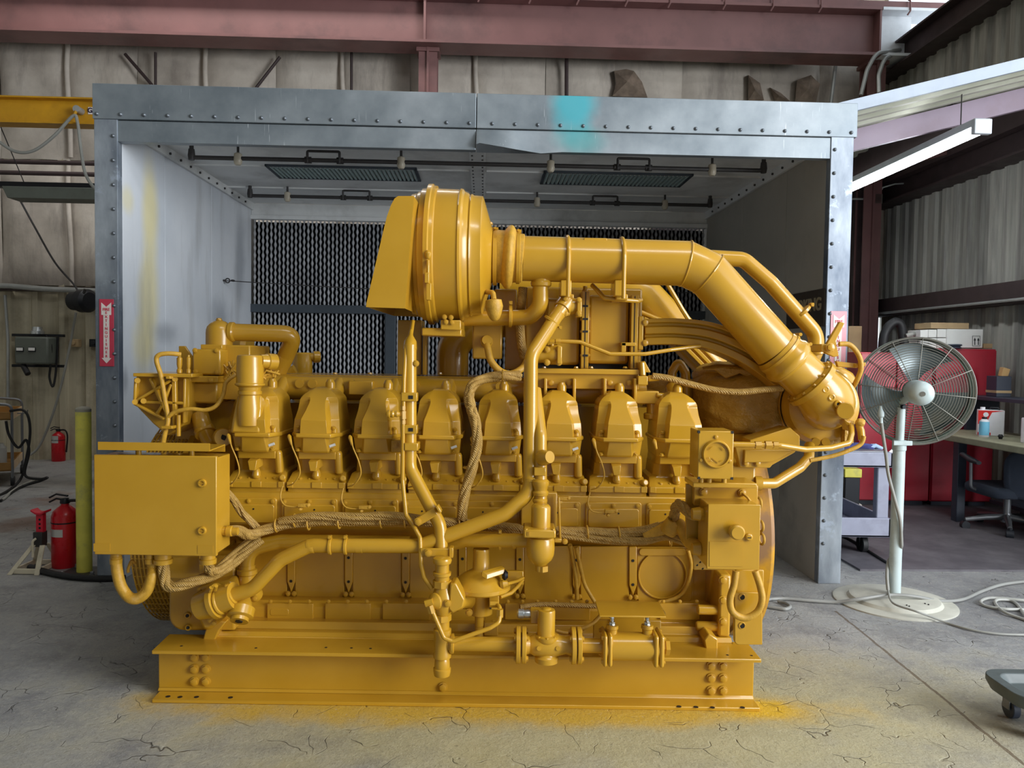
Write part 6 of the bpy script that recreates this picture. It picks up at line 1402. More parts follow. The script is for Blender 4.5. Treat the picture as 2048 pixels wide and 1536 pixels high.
# ---- pedestal fan, seen from behind
fb_ = PZ(1788, 1204); fan = thing('pedestal_fan', fb_, 'grey pedestal fan with wire guard and round base, right of the booth', 'fan')
m = MB(); m.lathe(fb_, fb_ + V((0, 0, 0.05)), [(0, 0.305), (0.12, 0.305), (0.2, 0.295), (0.28, 0.235), (0.6, 0.222), (0.72, 0.20), (0.8, 0.04), (1, 0.034)], 64); part(m, 'fan_base', 'base_putty', fan, smooth=30)
m = MB()
for dx, dy in ((0.09, -0.14), (0.10, -0.155), (-0.02, -0.17), (-0.015, -0.185)): m.cyl(fb_ + V((dx, dy, 0.036)), fb_ + V((dx, dy, 0.041)), 0.004, n=8)
part(m, 'base_screws', 'black_metal', fan)
hc = P(1829, 782, fb_.y + 0.03); axf = V((0.36, 0.933, 0)).normalized()
m = MB(); ptop = V((fb_.x, fb_.y, P(1803, 897, fb_.y).z)); m.cyl(fb_ + V((0, 0, 0.03)), ptop, 0.031, n=28); part(m, 'lower_pole', 'fan_grey', fan, smooth=40)
m = MB(); m.cyl(ptop + V((0, 0, -0.01)), ptop + V((0, 0, 0.045)), 0.035, n=28); m.box(tuple(ptop + V((-0.05, -0.04, 0.02))), tuple(ptop + V((0.05, -0.03, 0.045)))); part(m, 'height_collar', 'fan_grey', fan, bevel=0.003)
up_t = V((fb_.x + 0.005, fb_.y, P(1800, 815, fb_.y).z)); m = MB(); m.tube([ptop, up_t], 0.021, 20); part(m, 'upper_pole', 'fan_grey', fan)
mc = hc - axf * 0.20 + V((-0.006, 0, 0)); m = MB(); m.tube([up_t - V((0, 0, 0.02)), up_t + V((0, 0, 0.03)), mc], 0.02, 14, ry=0.6); bp = part(m, 'tilt_bracket', 'fan_grey', fan)
m = MB(); m.hexb(up_t + V((0, -0.016, 0.005)), (0, -1, 0), 0.012, 0.014); part(m, 'tilt_bolt', 'black_metal', fan)
m = MB(); m.lathe(mc - axf * 0.17, mc + axf * 0.17, [(0, 0.02), (0.02, 0.04), (0.07, 0.055), (0.2, 0.061), (0.75, 0.062), (0.92, 0.056), (1, 0.04)], 36); mo = part(m, 'motor', 'fan_grey', fan, smooth=50)
m = MB(); q = mc - axf * 0.17; m.cyl(q, q - axf * 0.004, 0.012, n=16); part(m, 'motor_cap', 'fan_wire', fan)
Rfan = 0.283
m = MB(); m.lathe(hc - axf * 0.02, hc + axf * 0.15, [(0, Rfan), (0, Rfan + 0.004), (1, Rfan + 0.004), (1, Rfan)], 72, cap=False); part(m, 'guard_band', 'fan_band_green', fan, smooth=40)
for off, nm in ((-0.02, 'rear_guard'), (0.15, 'front_guard')):
    m = MB(); c0 = hc + axf * off; sgn = -1 if off < 0 else 1
    prof = lambda r: c0 + axf * sgn * 0.055 * (1 - (r / Rfan) ** 2.2)
    for k in range(19): 
        r = 0.052 + (Rfan - 0.052) * k / 18; m.torus(prof(r), axf, r, 0.0019 if k < 18 else 0.006, 64, 5)
    x_, y_ = frame_of(axf)
    for k in range(12):
        a = 2 * PI * k / 12 + 0.1; d = x_ * math.cos(a) + y_ * math.sin(a)
        m.tube([prof(r) + d * r - axf * sgn * -0.004 for r in [0.05 + (Rfan - 0.05) * j / 8 for j in range(9)]], 0.0021, 6)
    part(m, nm, 'fan_wire', fan, smooth=60)
m = MB(); m.lathe(hc + axf * 0.02, hc + axf * 0.12, [(0, 0.05), (0.5, 0.055), (1, 0.03)], 24); part(m, 'hub', 'fan_blade', fan)
for k in range(3):
    m = MB(); x_, y_ = frame_of(axf); a0 = 2 * PI * k / 3 + 0.5; rows = []
    for j in range(7):
        r = 0.045 + 0.21 * j / 6; row = []
        for i in range(7):
            u = i / 6 - 0.5; a = a0 + u * (0.9 + 0.5 * j / 6) + 0.2 * j / 6; row.append(hc + axf * (0.07 + u * 0.09) + (x_ * math.cos(a) + y_ * math.sin(a)) * r)
        rows.append(row)
    vs = [[m.v(p) for p in r] for r in rows]; vb_ = [[m.v(p + axf * 0.003) for p in r] for r in rows]
    for j in range(6):
        for i in range(6): m.f([vs[j][i], vs[j][i + 1], vs[j + 1][i + 1], vs[j + 1][i]]); m.f([vb_[j][i], vb_[j + 1][i], vb_[j + 1][i + 1], vb_[j][i + 1]])
    for j in range(6): m.f([vs[j][0], vs[j + 1][0], vb_[j + 1][0], vb_[j][0]]); m.f([vs[j][6], vb_[j][6], vb_[j + 1][6], vs[j + 1][6]])
    m.f([vs[6][i] for i in range(7)] + [vb_[6][i] for i in range(6, -1, -1)])
    part(m, 'blade', 'fan_blade', fan, smooth=50)
m = MB(); m.box(*[tuple(hc + axf * 0.06 + frame_of(axf)[0] * s) for s in (0,)] * 2) if False else None
yf_ = fb_.y
pts = [P(1761, 818, yf_ - 0.1), P(1762, 838, yf_ - 0.1), P(1766, 870, yf_ - 0.08), P(1772, 910, yf_ - 0.06), P(1777, 950, yf_ - 0.045), P(1790, 1000, yf_ - 0.045), P(1800, 1040, yf_ - 0.045), P(1803, 1085, yf_ - 0.04), P(1802, 1095, yf_ - 0.02), P(1797, 1105, yf_ + 0.04), P(1778, 1120, yf_ + 0.04), P(1774, 1150, yf_ - 0.02), P(1776, 1180, yf_ - 0.04)]
m = MB(); m.tube(smooth_path(pts), 0.0085, 10); part(m, 'power_cord', 'grey_cable', fan, smooth=60)
m = MB(); m.lathe(P(1761, 812, yf_ - 0.1), P(1762, 846, yf_ - 0.1), [(0, 0.006), (0.2, 0.01), (0.4, 0.017), (0.6, 0.017), (0.7, 0.01), (1, 0.009)], 14); part(m, 'cord_connector', 'fan_grey', fan)
c0 = fb_ + V((0, 0, 0.03)); pts = [P(1776, 1180, yf_ - 0.04), PZ(1786, 1206, 0.055), PZ(1830, 1222, 0.05), PZ(1858, 1232, 0.03), PZ(1892, 1245, 0.008), PZ(1940, 1259, 0.008), PZ(2000, 1268, 0.008), PZ(2080, 1270, 0.008)]
m = MB(); m.tube(smooth_path(pts), 0.0055, 8); tag(part(m, 'power_cable', 'grey_cable', None), 'thin grey fan cable trailing over the round fan base to the right', 'cable')

# ---- cables on the floor, right
m = MB(); pts = [PZ(*q, z) for *q, z in ((1500, 1205, 0.012), (1558, 1197, 0.012), (1620, 1201, 0.012), (1672, 1204, 0.014), (1720, 1198, 0.045), (1780, 1190, 0.06), (1830, 1193, 0.055), (1880, 1202, 0.02), (1925, 1199, 0.012), (1965, 1182, 0.012), (2010, 1168, 0.012), (2080, 1160, 0.012))]
m.tube(smooth_path(pts), 0.009, 10); tag(part(m, 'air_hose', 'hose_grey', None), 'thick pale grey hose lying across the fan base on the floor', 'hose')
m = MB(); pts = [PZ(*q, 0.012) for q in ((1556, 1202), (1570, 1206), (1580, 1213), (1572, 1218), (1555, 1216), (1530, 1212))]; m.tube(smooth_path(pts), 0.009, 10); tag(part(m, 'hose_end', 'hose_grey', None), 'short looped end of pale hose beside the flywheel', 'hose')
m = MB(); pts = [PZ(*q, 0.008 + 0.006 * (i % 2)) for i, q in enumerate(((2090, 1205), (2040, 1200), (1985, 1196), (1962, 1202), (1972, 1212), (2010, 1218), (2060, 1222), (2090, 1250), (2040, 1236), (2005, 1222), (1990, 1205), (2000, 1199), (2030, 1205), (2060, 1240), (2095, 1232)))]; m.tube(smooth_path(pts), 0.008, 8); tag(part(m, 'extension_cord', 'white_cable', None), 'coiled pale grey extension cord on the floor at the right edge', 'cord')
m = MB(); pts = [PZ(*q, 0.014) for q in ((1650, 1060), (1700, 1080), (1735, 1102), (1770, 1124), (1800, 1140))]; m.tube(smooth_path(pts), 0.012, 8); tag(part(m, 'black_hose', 'black_rubber', None), 'black hose on the floor running under the grey cart', 'hose')

# ---- low plastic tray dolly at lower right
dz = 0.16; a = PZ(2008, 1345, dz); b = PZ(2010, 1385, dz)
dc = PZ(2095, 1375, 0.0); dol = thing('tray_dolly', V((dc.x, dc.y, 0)), 'low grey plastic tray dolly on casters at the lower right edge', 'dolly')
x0 = PZ(2003, 1370, dz).x; y0 = PZ(2040, 1400, dz).y; y1 = PZ(2040, 1338, dz).y
def rrect(x0, x1, y0, y1, r, z, n=6):
    out = []
    for cx, cy, a0 in ((x1 - r, y1 - r, 0), (x0 + r, y1 - r, 90), (x0 + r, y0 + r, 180), (x1 - r, y0 + r, 270)):
        for k in range(n + 1):
            t_ = math.radians(a0 + 90 * k / n); out.append(V((cx + r * math.cos(t_), cy + r * math.sin(t_), z)))
    return out
x1 = x0 + 0.42
m = MB(); m.loft([rrect(x0 + 0.015, x1 - 0.015, y0 + 0.015, y1 - 0.015, 0.06, dz - 0.05), rrect(x0, x1, y0, y1, 0.07, dz - 0.02), rrect(x0, x1, y0, y1, 0.07, dz), rrect(x0 + 0.04, x1 - 0.04, y0 + 0.04, y1 - 0.04, 0.05, dz), rrect(x0 + 0.06, x1 - 0.06, y0 + 0.06, y1 - 0.06, 0.04, dz - 0.03)]); part(m, 'tray', 'dolly_plastic', dol, bevel=0.003, smooth=40)
for cx, cy in ((x0 + 0.10, y0 + 0.05), (x1 - 0.07, y0 + 0.05), (x0 + 0.10, y1 - 0.05), (x1 - 0.07, y1 - 0.05)):
    m = MB(); m.cyl((cx - 0.014, cy, 0.036), (cx + 0.014, cy, 0.036), 0.036, n=24); w_ = part(m, 'caster', 'bench_steel', dol, bevel=0.003)
    m = MB(); m.box((cx - 0.022, cy - 0.02, 0.035), (cx - 0.017, cy + 0.02, 0.095)); m.box((cx + 0.017, cy - 0.02, 0.035), (cx + 0.022, cy + 0.02, 0.095)); m.box((cx - 0.022, cy - 0.025, 0.088), (cx + 0.022, cy + 0.025, 0.112)); part(m, 'fork', 'chair_metal', w_, bevel=0.002)

# ---- grey service cart beside the booth
cy0 = PZ(1745, 1113).y; cxr = P(1784, 1000, cy0).x; cxl = cxr - 0.56; cyb = cy0 + 0.95
cart = thing('service_cart', ((cxl + cxr) / 2, cy0 + 0.4, 0), 'grey plastic two-shelf service cart standing just outside the right booth post', 'cart')
zT_ = P(1740, 905, cy0).z; zL = P(1740, 1036, cy0).z
def crate(z, h, nm):
    m = MB(); m.box((cxl, cy0, z - h), (cxr, cyb, z - h + 0.02)); 
    for q in (((cxl, cy0, z - h), (cxr, cy0 + 0.02, z)), ((cxl, cyb - 0.02, z - h), (cxr, cyb, z)), ((cxl, cy0, z - h), (cxl + 0.02, cyb, z)), ((cxr - 0.02, cy0, z - h), (cxr, cyb, z))): m.box(*q)
    return part(m, nm, 'cart_grey', cart, bevel=0.006)
crate(zT_, 0.10, 'top_shelf'); crate(zL, 0.13, 'bottom_shelf')
for x in (cxl + 0.03, cxr - 0.06):
    for y in (cy0 + 0.02, cyb - 0.08): m = MB(); m.box((x - 0.03, y, zL - 0.03), (x + 0.05, y + 0.06, zT_ - 0.03)); part(m, 'corner_post', 'cart_grey', cart, bevel=0.008)
for x in (cxl + 0.08, cxr - 0.14):
    for y in (cy0 + 0.10, cyb - 0.12):
        m = MB(); m.cyl((x - 0.018, y, 0.058), (x + 0.018, y, 0.058), 0.058, n=28); w_ = part(m, 'caster', 'black_rubber', cart, bevel=0.004); m = MB(); m.box((x - 0.03, y - 0.02, 0.05), (x - 0.022, y + 0.02, zL - 0.13)); m.box((x + 0.022, y - 0.02, 0.05), (x + 0.03, y + 0.02, zL - 0.13)); m.cyl((x - 0.032, y, 0.058), (x + 0.032, y, 0.058), 0.012, n=12); part(m, 'fork', 'black_metal', w_)
gz_ = zT_ - 0.08
gl = thing('work_glove', (cxr - 0.30, cy0 + 0.3, zT_ - 0.08), 'blue and pale work glove lying on the grey cart', 'glove')
gp = P(1725, 895, cy0 + 0.25)
m = MB(); m.loft([[gp + V((x, y, z)) for x, y, z in r] for r in ([(-0.16, -0.05, -0.02), (-0.16, 0.05, -0.02), (-0.16, 0.05, 0.0), (-0.16, -0.05, 0.0)], [(-0.06, -0.06, -0.02), (-0.06, 0.06, -0.02), (-0.06, 0.05, 0.03), (-0.06, -0.05, 0.04)], [(0.05, -0.05, -0.02), (0.05, 0.05, -0.02), (0.05, 0.04, 0.02), (0.05, -0.05, 0.03)])]); part(m, 'palm', 'glove_blue', gl, bevel=0.015, smooth=60)
for k in range(4): m = MB(); m.tube([gp + V((0.03, -0.04 + 0.026 * k, 0.0)), gp + V((0.07, -0.042 + 0.027 * k, 0.02 - 0.004 * k)), gp + V((0.115, -0.045 + 0.027 * k, 0.0))], [0.014, 0.014, 0.011], 10); part(m, 'finger', 'glove_pale', gl, smooth=60)
m = MB(); m.tube([gp + V((-0.05, -0.055, 0)), gp + V((-0.01, -0.09, 0.01)), gp + V((0.03, -0.10, 0.0))], [0.016, 0.015, 0.011], 10); part(m, 'thumb', 'glove_blue', gl, smooth=60)
pc = [P(1768, 914, cy0 + 0.2), P(1800, 884, cy0 + 0.3), P(1811, 900, cy0 + 0.35), P(1790, 916, cy0 + 0.25)]
m = MB(); m.prism(pc, (0, 0.004, 0.002)); o = tag(part(m, 'paper_sheet', 'paper_white', None, smooth=0), 'white folded paper sticking out of the grey cart behind the fan pole', 'paper')
m = MB(); m.box((cxr - 0.30, cy0 + 0.03, zT_ - 0.004), (cxr - 0.05, cy0 + 0.16, zT_ + 0.006)); tag(part(m, 'clipboard', 'chair_metal', None, bevel=0.002), 'flat grey clipboard lying across the front edge of the grey cart', 'clipboard')

# ---- red cabinets at the back of the lean-to
YCb = 6.75
def cabinet(px0, px1, py_top, Yf, depth, label, doors=1, extra=None):
    a = P(px0, py_top, Yf); b = P(px1, py_top, Yf); z = a.z
    o = thing('steel_cabinet', ((a.x + b.x) / 2, Yf, 0.012), label, 'cabinet', 'red steel cabinets'); 
    m = MB(); m.box((a.x, Yf + 0.02, 0.05), (b.x, Yf + depth, z)); part(m, 'body', 'cabinet_red', o, bevel=0.005)
    m = MB(); m.box((a.x + 0.03, Yf + 0.05, 0.0122), (b.x - 0.03, Yf + depth, 0.05)); part(m, 'plinth', 'bench_steel', o)
    w = (b.x - a.x) / doors
    for i in range(doors):
        m = MB(); m.box((a.x + i * w + 0.006, Yf, 0.06), (a.x + (i + 1) * w - 0.006, Yf + 0.02, z - 0.012)); d = part(m, 'door', 'cabinet_red', o, bevel=0.004)
        hx = a.x + (i + 0.88) * w; m = MB(); m.lathe((hx, Yf - 0.012, z * 0.72), (hx, Yf, z * 0.72), [(0, 0.012), (0.3, 0.02), (1, 0.02)], 16); part(m, 'lock', 'black_metal', d)
    return o, a, b, z
cA = cabinet(1722, 1868, 704, YCb, 0.5, 'red steel cabinet standing behind the fan', 2)
cB = cabinet(1872, 1995, 697, YCb, 0.5, 'red steel cabinet beside the corrugated wall, cartons on its top', 1)
zc_ = cB[3]
def carton(px0, px1, py0, py1, Yf, depth, mat, label, stamp=None):
    a, b = P(px0, py0, Yf), P(px1, py1, Yf)
    o = thing('carton', ((a.x + b.x) / 2, Yf + depth / 2, b.z), label, 'box')
    m = MB(); m.box((a.x, Yf, b.z), (b.x, Yf + depth, a.z)); part(m, 'box_body', mat, o, bevel=0.004)
    m = MB(); m.box((a.x, Yf + depth * 0.46, a.z + 0.0002), (b.x, Yf + depth * 0.54, a.z + 0.001)); part(m, 'tape', 'carton_tan', o)
    return o, a, b
ztop = P(1900, 697, YCb)
o, a, b = carton(1894, 1965, 658, 696, YCb + 0.05, 0.3, 'carton_white', 'long white carton with two upward arrows on the red cabinet')
for i in (0, 1):
    px = 1949 + i * 7; m = MB(); q = [P(px, 690, YCb + 0.048), P(px + 1.6, 690, YCb + 0.048), P(px + 1.6, 681, YCb + 0.048), P(px + 3, 681, YCb + 0.048), P(px + 0.8, 675, YCb + 0.048), P(px - 1.6, 681, YCb + 0.048), P(px, 681, YCb + 0.048)]; m.prism(q, (0, 0.001, 0)); part(m, 'printed_arrow', 'black_metal', o, smooth=0)
m = MB()
for q0, q1 in (((1945, 672), (1960, 672)), ((1945, 692), (1960, 692)), ((1945, 672), (1945, 692)), ((1960, 672), (1960, 692))): m.beam(P(*q0, YCb + 0.048), P(*q1, YCb + 0.048), 0.003, 0.002, up=V((0, 1, 0)))
part(m, 'printed_frame', 'black_metal', o)
for i, (p0, p1, t0, t1) in enumerate(((1841, 1856, 660, 675), (1857, 1873, 659, 675), (1875, 1892, 658, 675), (1841, 1856, 676, 697), (1857, 1873, 676, 697), (1875, 1892, 676, 697))):
    carton(p0, p1, t0, t1, YCb + 0.06, 0.22, 'carton_white', ('small white carton on the red cabinets, %s row, %s of three' % ('upper' if i < 3 else 'lower', ('leftmost', 'middle', 'rightmost')[i % 3])))
o, a, b = carton(1862, 1938, 645, 658, YCb + 0.06, 0.28, 'carton_tan', 'flat tan carton lying on top of the white cartons')
carton(1967, 1985, 687, 697, YCb + 0.08, 0.2, 'carton_tan', 'small tan box at the right end of the red cabinet top')
m = MB(); q = P(1910, 692, YCb + 0.0); m.lathe(V((q.x, YCb + 0.02, zc_ + 0.0)), V((q.x, YCb + 0.02, zc_ + 0.04)), [(0, 0.05), (0.15, 0.068), (0.5, 0.05), (0.75, 0.068), (1, 0.06)], 24); tag(part(m, 'cable_reel', 'bench_steel', None), 'small dark reel standing before the white carton', 'reel')
m = MB(); m.tube(smooth_path([P(1765, 700, 6.95), P(1768, 672, 6.95), P(1778, 652, 6.95), P(1792, 644, 6.95), P(1802, 652, 6.95), P(1806, 676, 6.95), P(1812, 700, 6.95)]), 0.04, 12); tag(part(m, 'black_hose', 'black_rubber', None), 'thick black hose arched on top of the red cabinet behind the fan', 'hose')
m = MB(); m.tube(smooth_path([P(1812, 672, 6.9), P(1826, 668, 6.9), P(1840, 672, 6.9)]), 0.02, 10); tag(part(m, 'grey_hose', 'grey_cable', None), 'short grey hose lying beside the white cartons', 'hose')
# tan cardboard between booth and cabinets, dark bin and yellow crate further back
o, a, b = carton(1698, 1722, 652, 726, 7.4, 0.3, 'carton_tan', 'open tan cardboard box high up just right of the booth post')
m = MB(); q = P(1700, 726, 7.4); m.box((q.x - 0.05, 7.38, 0.012), (P(1722, 726, 7.4).x, 7.8, q.z - 0.002)); tag(part(m, 'shelf_stand', 'bench_steel', None, bevel=0.004), 'dark stand under the tan cardboard box', 'stand')
m = MB(); q0, q1 = P(1690, 938, 6.2), P(1724, 960, 6.2); m.box((q0.x, 6.2, q0.z - 0.07), (q1.x, 6.6, q0.z)); cr = thing('crate', ((q0.x + q1.x) / 2, 6.4, 0.012), 'dark crate with yellow rim seen under the top shelf of the grey cart', 'crate'); part(m, 'rim', 'bollard_yellow', cr, bevel=0.006); m = MB(); m.box((q0.x + 0.01, 6.21, 0.012), (q1.x - 0.01, 6.59, q0.z - 0.07)); part(m, 'body', 'black_metal', cr, bevel=0.004)
m = MB(); q = PZ(1694, 1014, 0.012)
for k in range(5): m.lathe(q + V((-0.08 + 0.045 * k, 0.02 * math.sin(k * 2), 0)), q + V((-0.08 + 0.045 * k, 0.02 * math.sin(k * 2), 0.035 + 0.012 * (k % 2))), [(0, 0.04), (0.6, 0.034), (1, 0.01)], 9)
tag(part(m, 'rag', 'rag_white', None, smooth=60), 'crumpled white rag on the dark floor behind the grey cart', 'rag')

# ---- work bench along the right wall with riser shelf, and what stands on it
bz = 0.70; bx0 = PX(1893, 869, 3.5).x
pA_, pB_ = PZ(1893, 869, bz), PZ(2048, 895, bz); bd = (pB_ - pA_).normalized()
Mb = Matrix.Translation(pA_) @ Matrix.Rotation(math.atan2(bd.y, bd.x), 4, 'Z')      # x runs towards the viewer, y to the wall
bench = thing('work_bench', (pA_.x + 0.3, pA_.y - 0.8, 0), 'olive grey work bench along the right corrugated wall', 'bench')
class LB(MB):
    def build(self, *a, **k): bmesh.ops.transform(self.bm, matrix=Mb, verts=self.bm.verts); return MB.build(self, *a, **k)
m = LB(); m.box((-0.45, 0, -0.05), (2.2, 0.70, 0)); part(m, 'bench_top', 'bench_olive', bench, bevel=0.006)
for x, y in ((0.03, 0.04), (2.1, 0.04), (0.03, 0.62), (2.1, 0.62)): m = LB(); m.box((x, y, -bz + 0.012), (x + 0.07, y + 0.07, -0.05)); part(m, 'leg', 'bench_steel', bench, bevel=0.004)
m = LB(); m.box((0.03, 0.36, -bz + 0.15), (2.15, 0.68, -bz + 0.18)); part(m, 'lower_shelf', 'bench_steel', bench, bevel=0.003)
m = LB(); m.box((-0.45, 0.42, 0.27), (2.2, 0.74, 0.30)); rs = part(m, 'riser_shelf', 'bench_steel', bench, bevel=0.003)
for x in (-0.44, 0.5, 1.3, 2.1): m = LB(); m.box((x, 0.44, 0.0), (x + 0.04, 0.73, 0.27)); part(m, 'riser_leg', 'bench_steel', bench, bevel=0.003)
# solvent can, bottle, second can, cap
def on_bench(px, py): return PZ(px, py, bz)
q = on_bench(1981, 872); s_ = q.y / FPX; can = thing('solvent_can', q, 'red and white rectangular solvent can on the bench', 'can')
Mc = Matrix.Translation(q) @ Matrix.Rotation(math.radians(-26), 4, 'Z') @ Matrix.Translation(-q)
class CB(MB):
    def build(self, *a, **k): bmesh.ops.transform(self.bm, matrix=Mc, verts=self.bm.verts); return MB.build(self, *a, **k)
w2, h2, d2 = 46 * s_, 52 * s_, 0.10
m = CB(); m.box((q.x - w2 / 2, q.y, bz), (q.x + w2 / 2, q.y + d2, bz + h2)); part(m, 'can_body', 'can_white', can, bevel=0.006)
yq = q.y - 0.0012
m = CB(); m.prism([V((q.x - w2 / 2 + .002, yq, bz + h2 - .004)), V((q.x + w2 / 2 - .004, yq, bz + h2 - .004)), V((q.x + 0.005, yq, bz + h2 - .018)), V((q.x - w2 * 0.2, yq, bz + h2 * 0.45)), V((q.x - w2 / 2 + .002, yq, bz + h2 * 0.45))], (0, 0.001, 0)); part(m, 'red_print', 'can_red', can, smooth=0)
m = CB(); m.box((q.x - w2 / 2 + .002, yq, bz + .004), (q.x + 0.0, yq + 0.001, bz + h2 * 0.13)); part(m, 'red_print', 'can_red', can, smooth=0)
m = CB(); m.lathe(V((q.x - w2 * 0.2, yq, bz + h2 * 0.82)), V((q.x - w2 * 0.2, yq - 0.0008, bz + h2 * 0.82)), [(0, h2 * 0.09), (1, h2 * 0.09)], 24); part(m, 'logo_oval', 'can_white', can, smooth=0)
m = CB(); m.cyl((q.x - w2 * 0.3, q.y + 0.05, bz + h2), (q.x - w2 * 0.3, q.y + 0.05, bz + h2 + 0.02), 0.018, n=16); part(m, 'screw_cap', 'can_white', can)
m = CB(); m.tube([V((q.x - 0.01, q.y + 0.05, bz + h2)), V((q.x + 0.0, q.y + 0.05, bz + h2 + 0.018)), V((q.x + 0.05, q.y + 0.05, bz + h2 + 0.018)), V((q.x + 0.06, q.y + 0.05, bz + h2))], 0.006, 8); part(m, 'handle', 'black_metal', can)
q = on_bench(1963, 873); q.y -= 0.03; bt = thing('spray_bottle', q, 'pale blue and white bottle with dark cap before the solvent can', 'bottle'); s_ = q.y / FPX
m = MB(); m.lathe(V((q.x, q.y, bz)), V((q.x, q.y, bz + 36 * s_)), [(0, 8.5 * s_), (0.03, 9 * s_), (0.85, 9 * s_), (0.94, 7 * s_), (1, 4.5 * s_)], 24); part(m, 'bottle_body', 'can_white', bt)
m = MB(); m.lathe(V((q.x, q.y, bz + 4 * s_)), V((q.x, q.y, bz + 31 * s_)), [(0, 9.15 * s_), (1, 9.15 * s_)], 24, cap=False); part(m, 'blue_label', 'bottle_blue', bt)
m = MB(); m.cyl(V((q.x, q.y, bz + 36 * s_)), V((q.x, q.y, bz + 40 * s_)), 4.6 * s_, n=16); part(m, 'cap', 'black_metal', bt)
q = on_bench(2060, 886); s_ = q.y / FPX; m = MB(); m.lathe(q, q + V((0, 0, 50 * s_)), [(0, 15 * s_), (0.02, 16 * s_), (0.97, 16 * s_), (1, 15 * s_)], 28); tag(part(m, 'paint_can', 'can_white', None), 'pale can on the bench cut off by the right picture edge', 'can')
q = on_bench(2001, 878); m = MB(); m.lathe(q, q + V((0, 0, 0.035)), [(0, 0.012), (0.3, 0.014), (0.6, 0.02), (1, 0.012)], 14); tag(part(m, 'bottle_cap', 'black_rubber', None), 'small black knob lying on the bench right of the solvent can', 'knob')
# grey bin with pale wood block on the riser
zr = bz + 0.30
qa = P(2012, 790, 6.35); qa.z = zr; s_ = qa.y / FPX
bn = thing('parts_bin', qa, 'dark grey square bin on the bench riser shelf', 'bin'); m = MB(); m.loft([[V((qa.x + x * 15 * s_, qa.y + y * 0.07 + 0.1, z)) for x, y in ((-1, -1), (1, -1), (1, 1), (-1, 1))] for z in (zr, zr + 42 * s_)]); part(m, 'bin_body', 'bench_steel', bn, bevel=0.004)
m = MB(); m.box((qa.x - 15.4 * s_, qa.y + 0.027, zr + 8 * s_), (qa.x + 15.4 * s_, qa.y + 0.175, zr + 13 * s_)); part(m, 'pale_band', 'carton_tan', bn)
m = MB(); m.prism([V((qa.x + x * s_, qa.y + 0.07, zr + z * s_)) for x, z in ((0, 42), (4, 60), (18, 56), (14, 42))], (0, 0.05, 0)); tag(part(m, 'wood_block', 'wood_pale', None, bevel=0.003), 'pale wood offcuts standing in the grey bin', 'wood')

# ---- office chair in front of the bench
ch0 = PZ(2012, 1062, 0.0); s_ = ch0.y / FPX; ch = thing('office_chair', ch0, 'dark blue grey swivel office chair by the bench, cut by the picture edge', 'chair')
cc_ = V((ch0.x, ch0.y, 0))
m = MB(); m.lathe(cc_ + V((0, 0, 0.07)), cc_ + V((0, 0, 0.14)), [(0, 0.04), (1, 0.03)], 20); bs = part(m, 'hub', 'chair_metal', ch)
for k in range(5):
    a = 2 * PI * k / 5 + 0.45; d = V((math.cos(a), math.sin(a), 0)); e_ = cc_ + d * 0.29
    m = MB(); m.tube([cc_ + V((0, 0, 0.11)), cc_ + d * 0.15 + V((0, 0, 0.10)), e_ + V((0, 0, 0.075))], [0.026, 0.022, 0.016], 12); part(m, 'base_arm', 'chair_metal', ch)
    m = MB()
    p_ = V((-d.y, d.x, 0)); m.cyl(e_ - p_ * 0.025 + V((0, 0, 0.032)), e_ + p_ * 0.025 + V((0, 0, 0.032)), 0.032, n=20); m.cyl(e_ + V((0, 0, 0.03)), e_ + V((0, 0, 0.08)), 0.012, n=10); part(m, 'caster', 'chair_plastic', ch, bevel=0.003)
m = MB(); m.cyl(cc_ + V((0, 0, 0.12)), cc_ + V((0, 0, 0.29)), 0.026, n=20); part(m, 'gas_lift', 'chair_metal', ch)
def pad(c, sx, sy, sz, M, r=0.08):
    m = MB(); m.loft([[M @ p for p in rrect(-sx, sx, -sy, sy, r, -sz)], [M @ p for p in rrect(-sx - .012, sx + .012, -sy - .012, sy + .012, r + .01, -sz * 0.4)], [M @ p for p in rrect(-sx - .012, sx + .012, -sy - .012, sy + .012, r + .01, sz * 0.4)], [M @ p for p in rrect(-sx + .01, sx - .01, -sy + .01, sy - .01, r, sz)]]); return m
part(pad(None, 0.22, 0.22, 0.04, Matrix.Translation(cc_ + V((0, 0, 0.32)))), 'seat', 'chair_fabric', ch, bevel=0.01, smooth=50)
Mk = Matrix.Translation(cc_ + V((0.07, -0.24, 0.46))) @ Matrix.Rotation(-0.35, 4, 'Z') @ Matrix.Rotation(PI / 2 - 0.1, 4, 'X')
part(pad(None, 0.21, 0.17, 0.035, Mk, 0.11), 'backrest', 'chair_fabric', ch, bevel=0.01, smooth=50)
m = MB(); m.tube([cc_ + V((0, -0.05, 0.28)), cc_ + V((0.05, -0.20, 0.28)), cc_ + V((0.06, -0.21, 0.46))], 0.02, 10, bend=0.06); part(m, 'back_bracket', 'chair_plastic', ch)
for s in (-1, 1):
    b0 = cc_ + V((s * 0.22, 0.02, 0.31)); m = MB(); m.tube([b0, b0 + V((s * 0.05, 0.0, 0.02)), b0 + V((s * 0.055, -0.0, 0.22))], 0.012, 10, bend=0.05); part(m, 'arm_support', 'chair_metal', ch)
    t0 = b0 + V((s * 0.055, -0.0, 0.23)); m = MB(); m.tube([t0 + V((0, -0.10, -0.01)), t0, t0 + V((0, 0.12, 0.03))], [0.02, 0.03, 0.022], 14, ry=0.7); part(m, 'armrest', 'chair_plastic', ch, smooth=60)

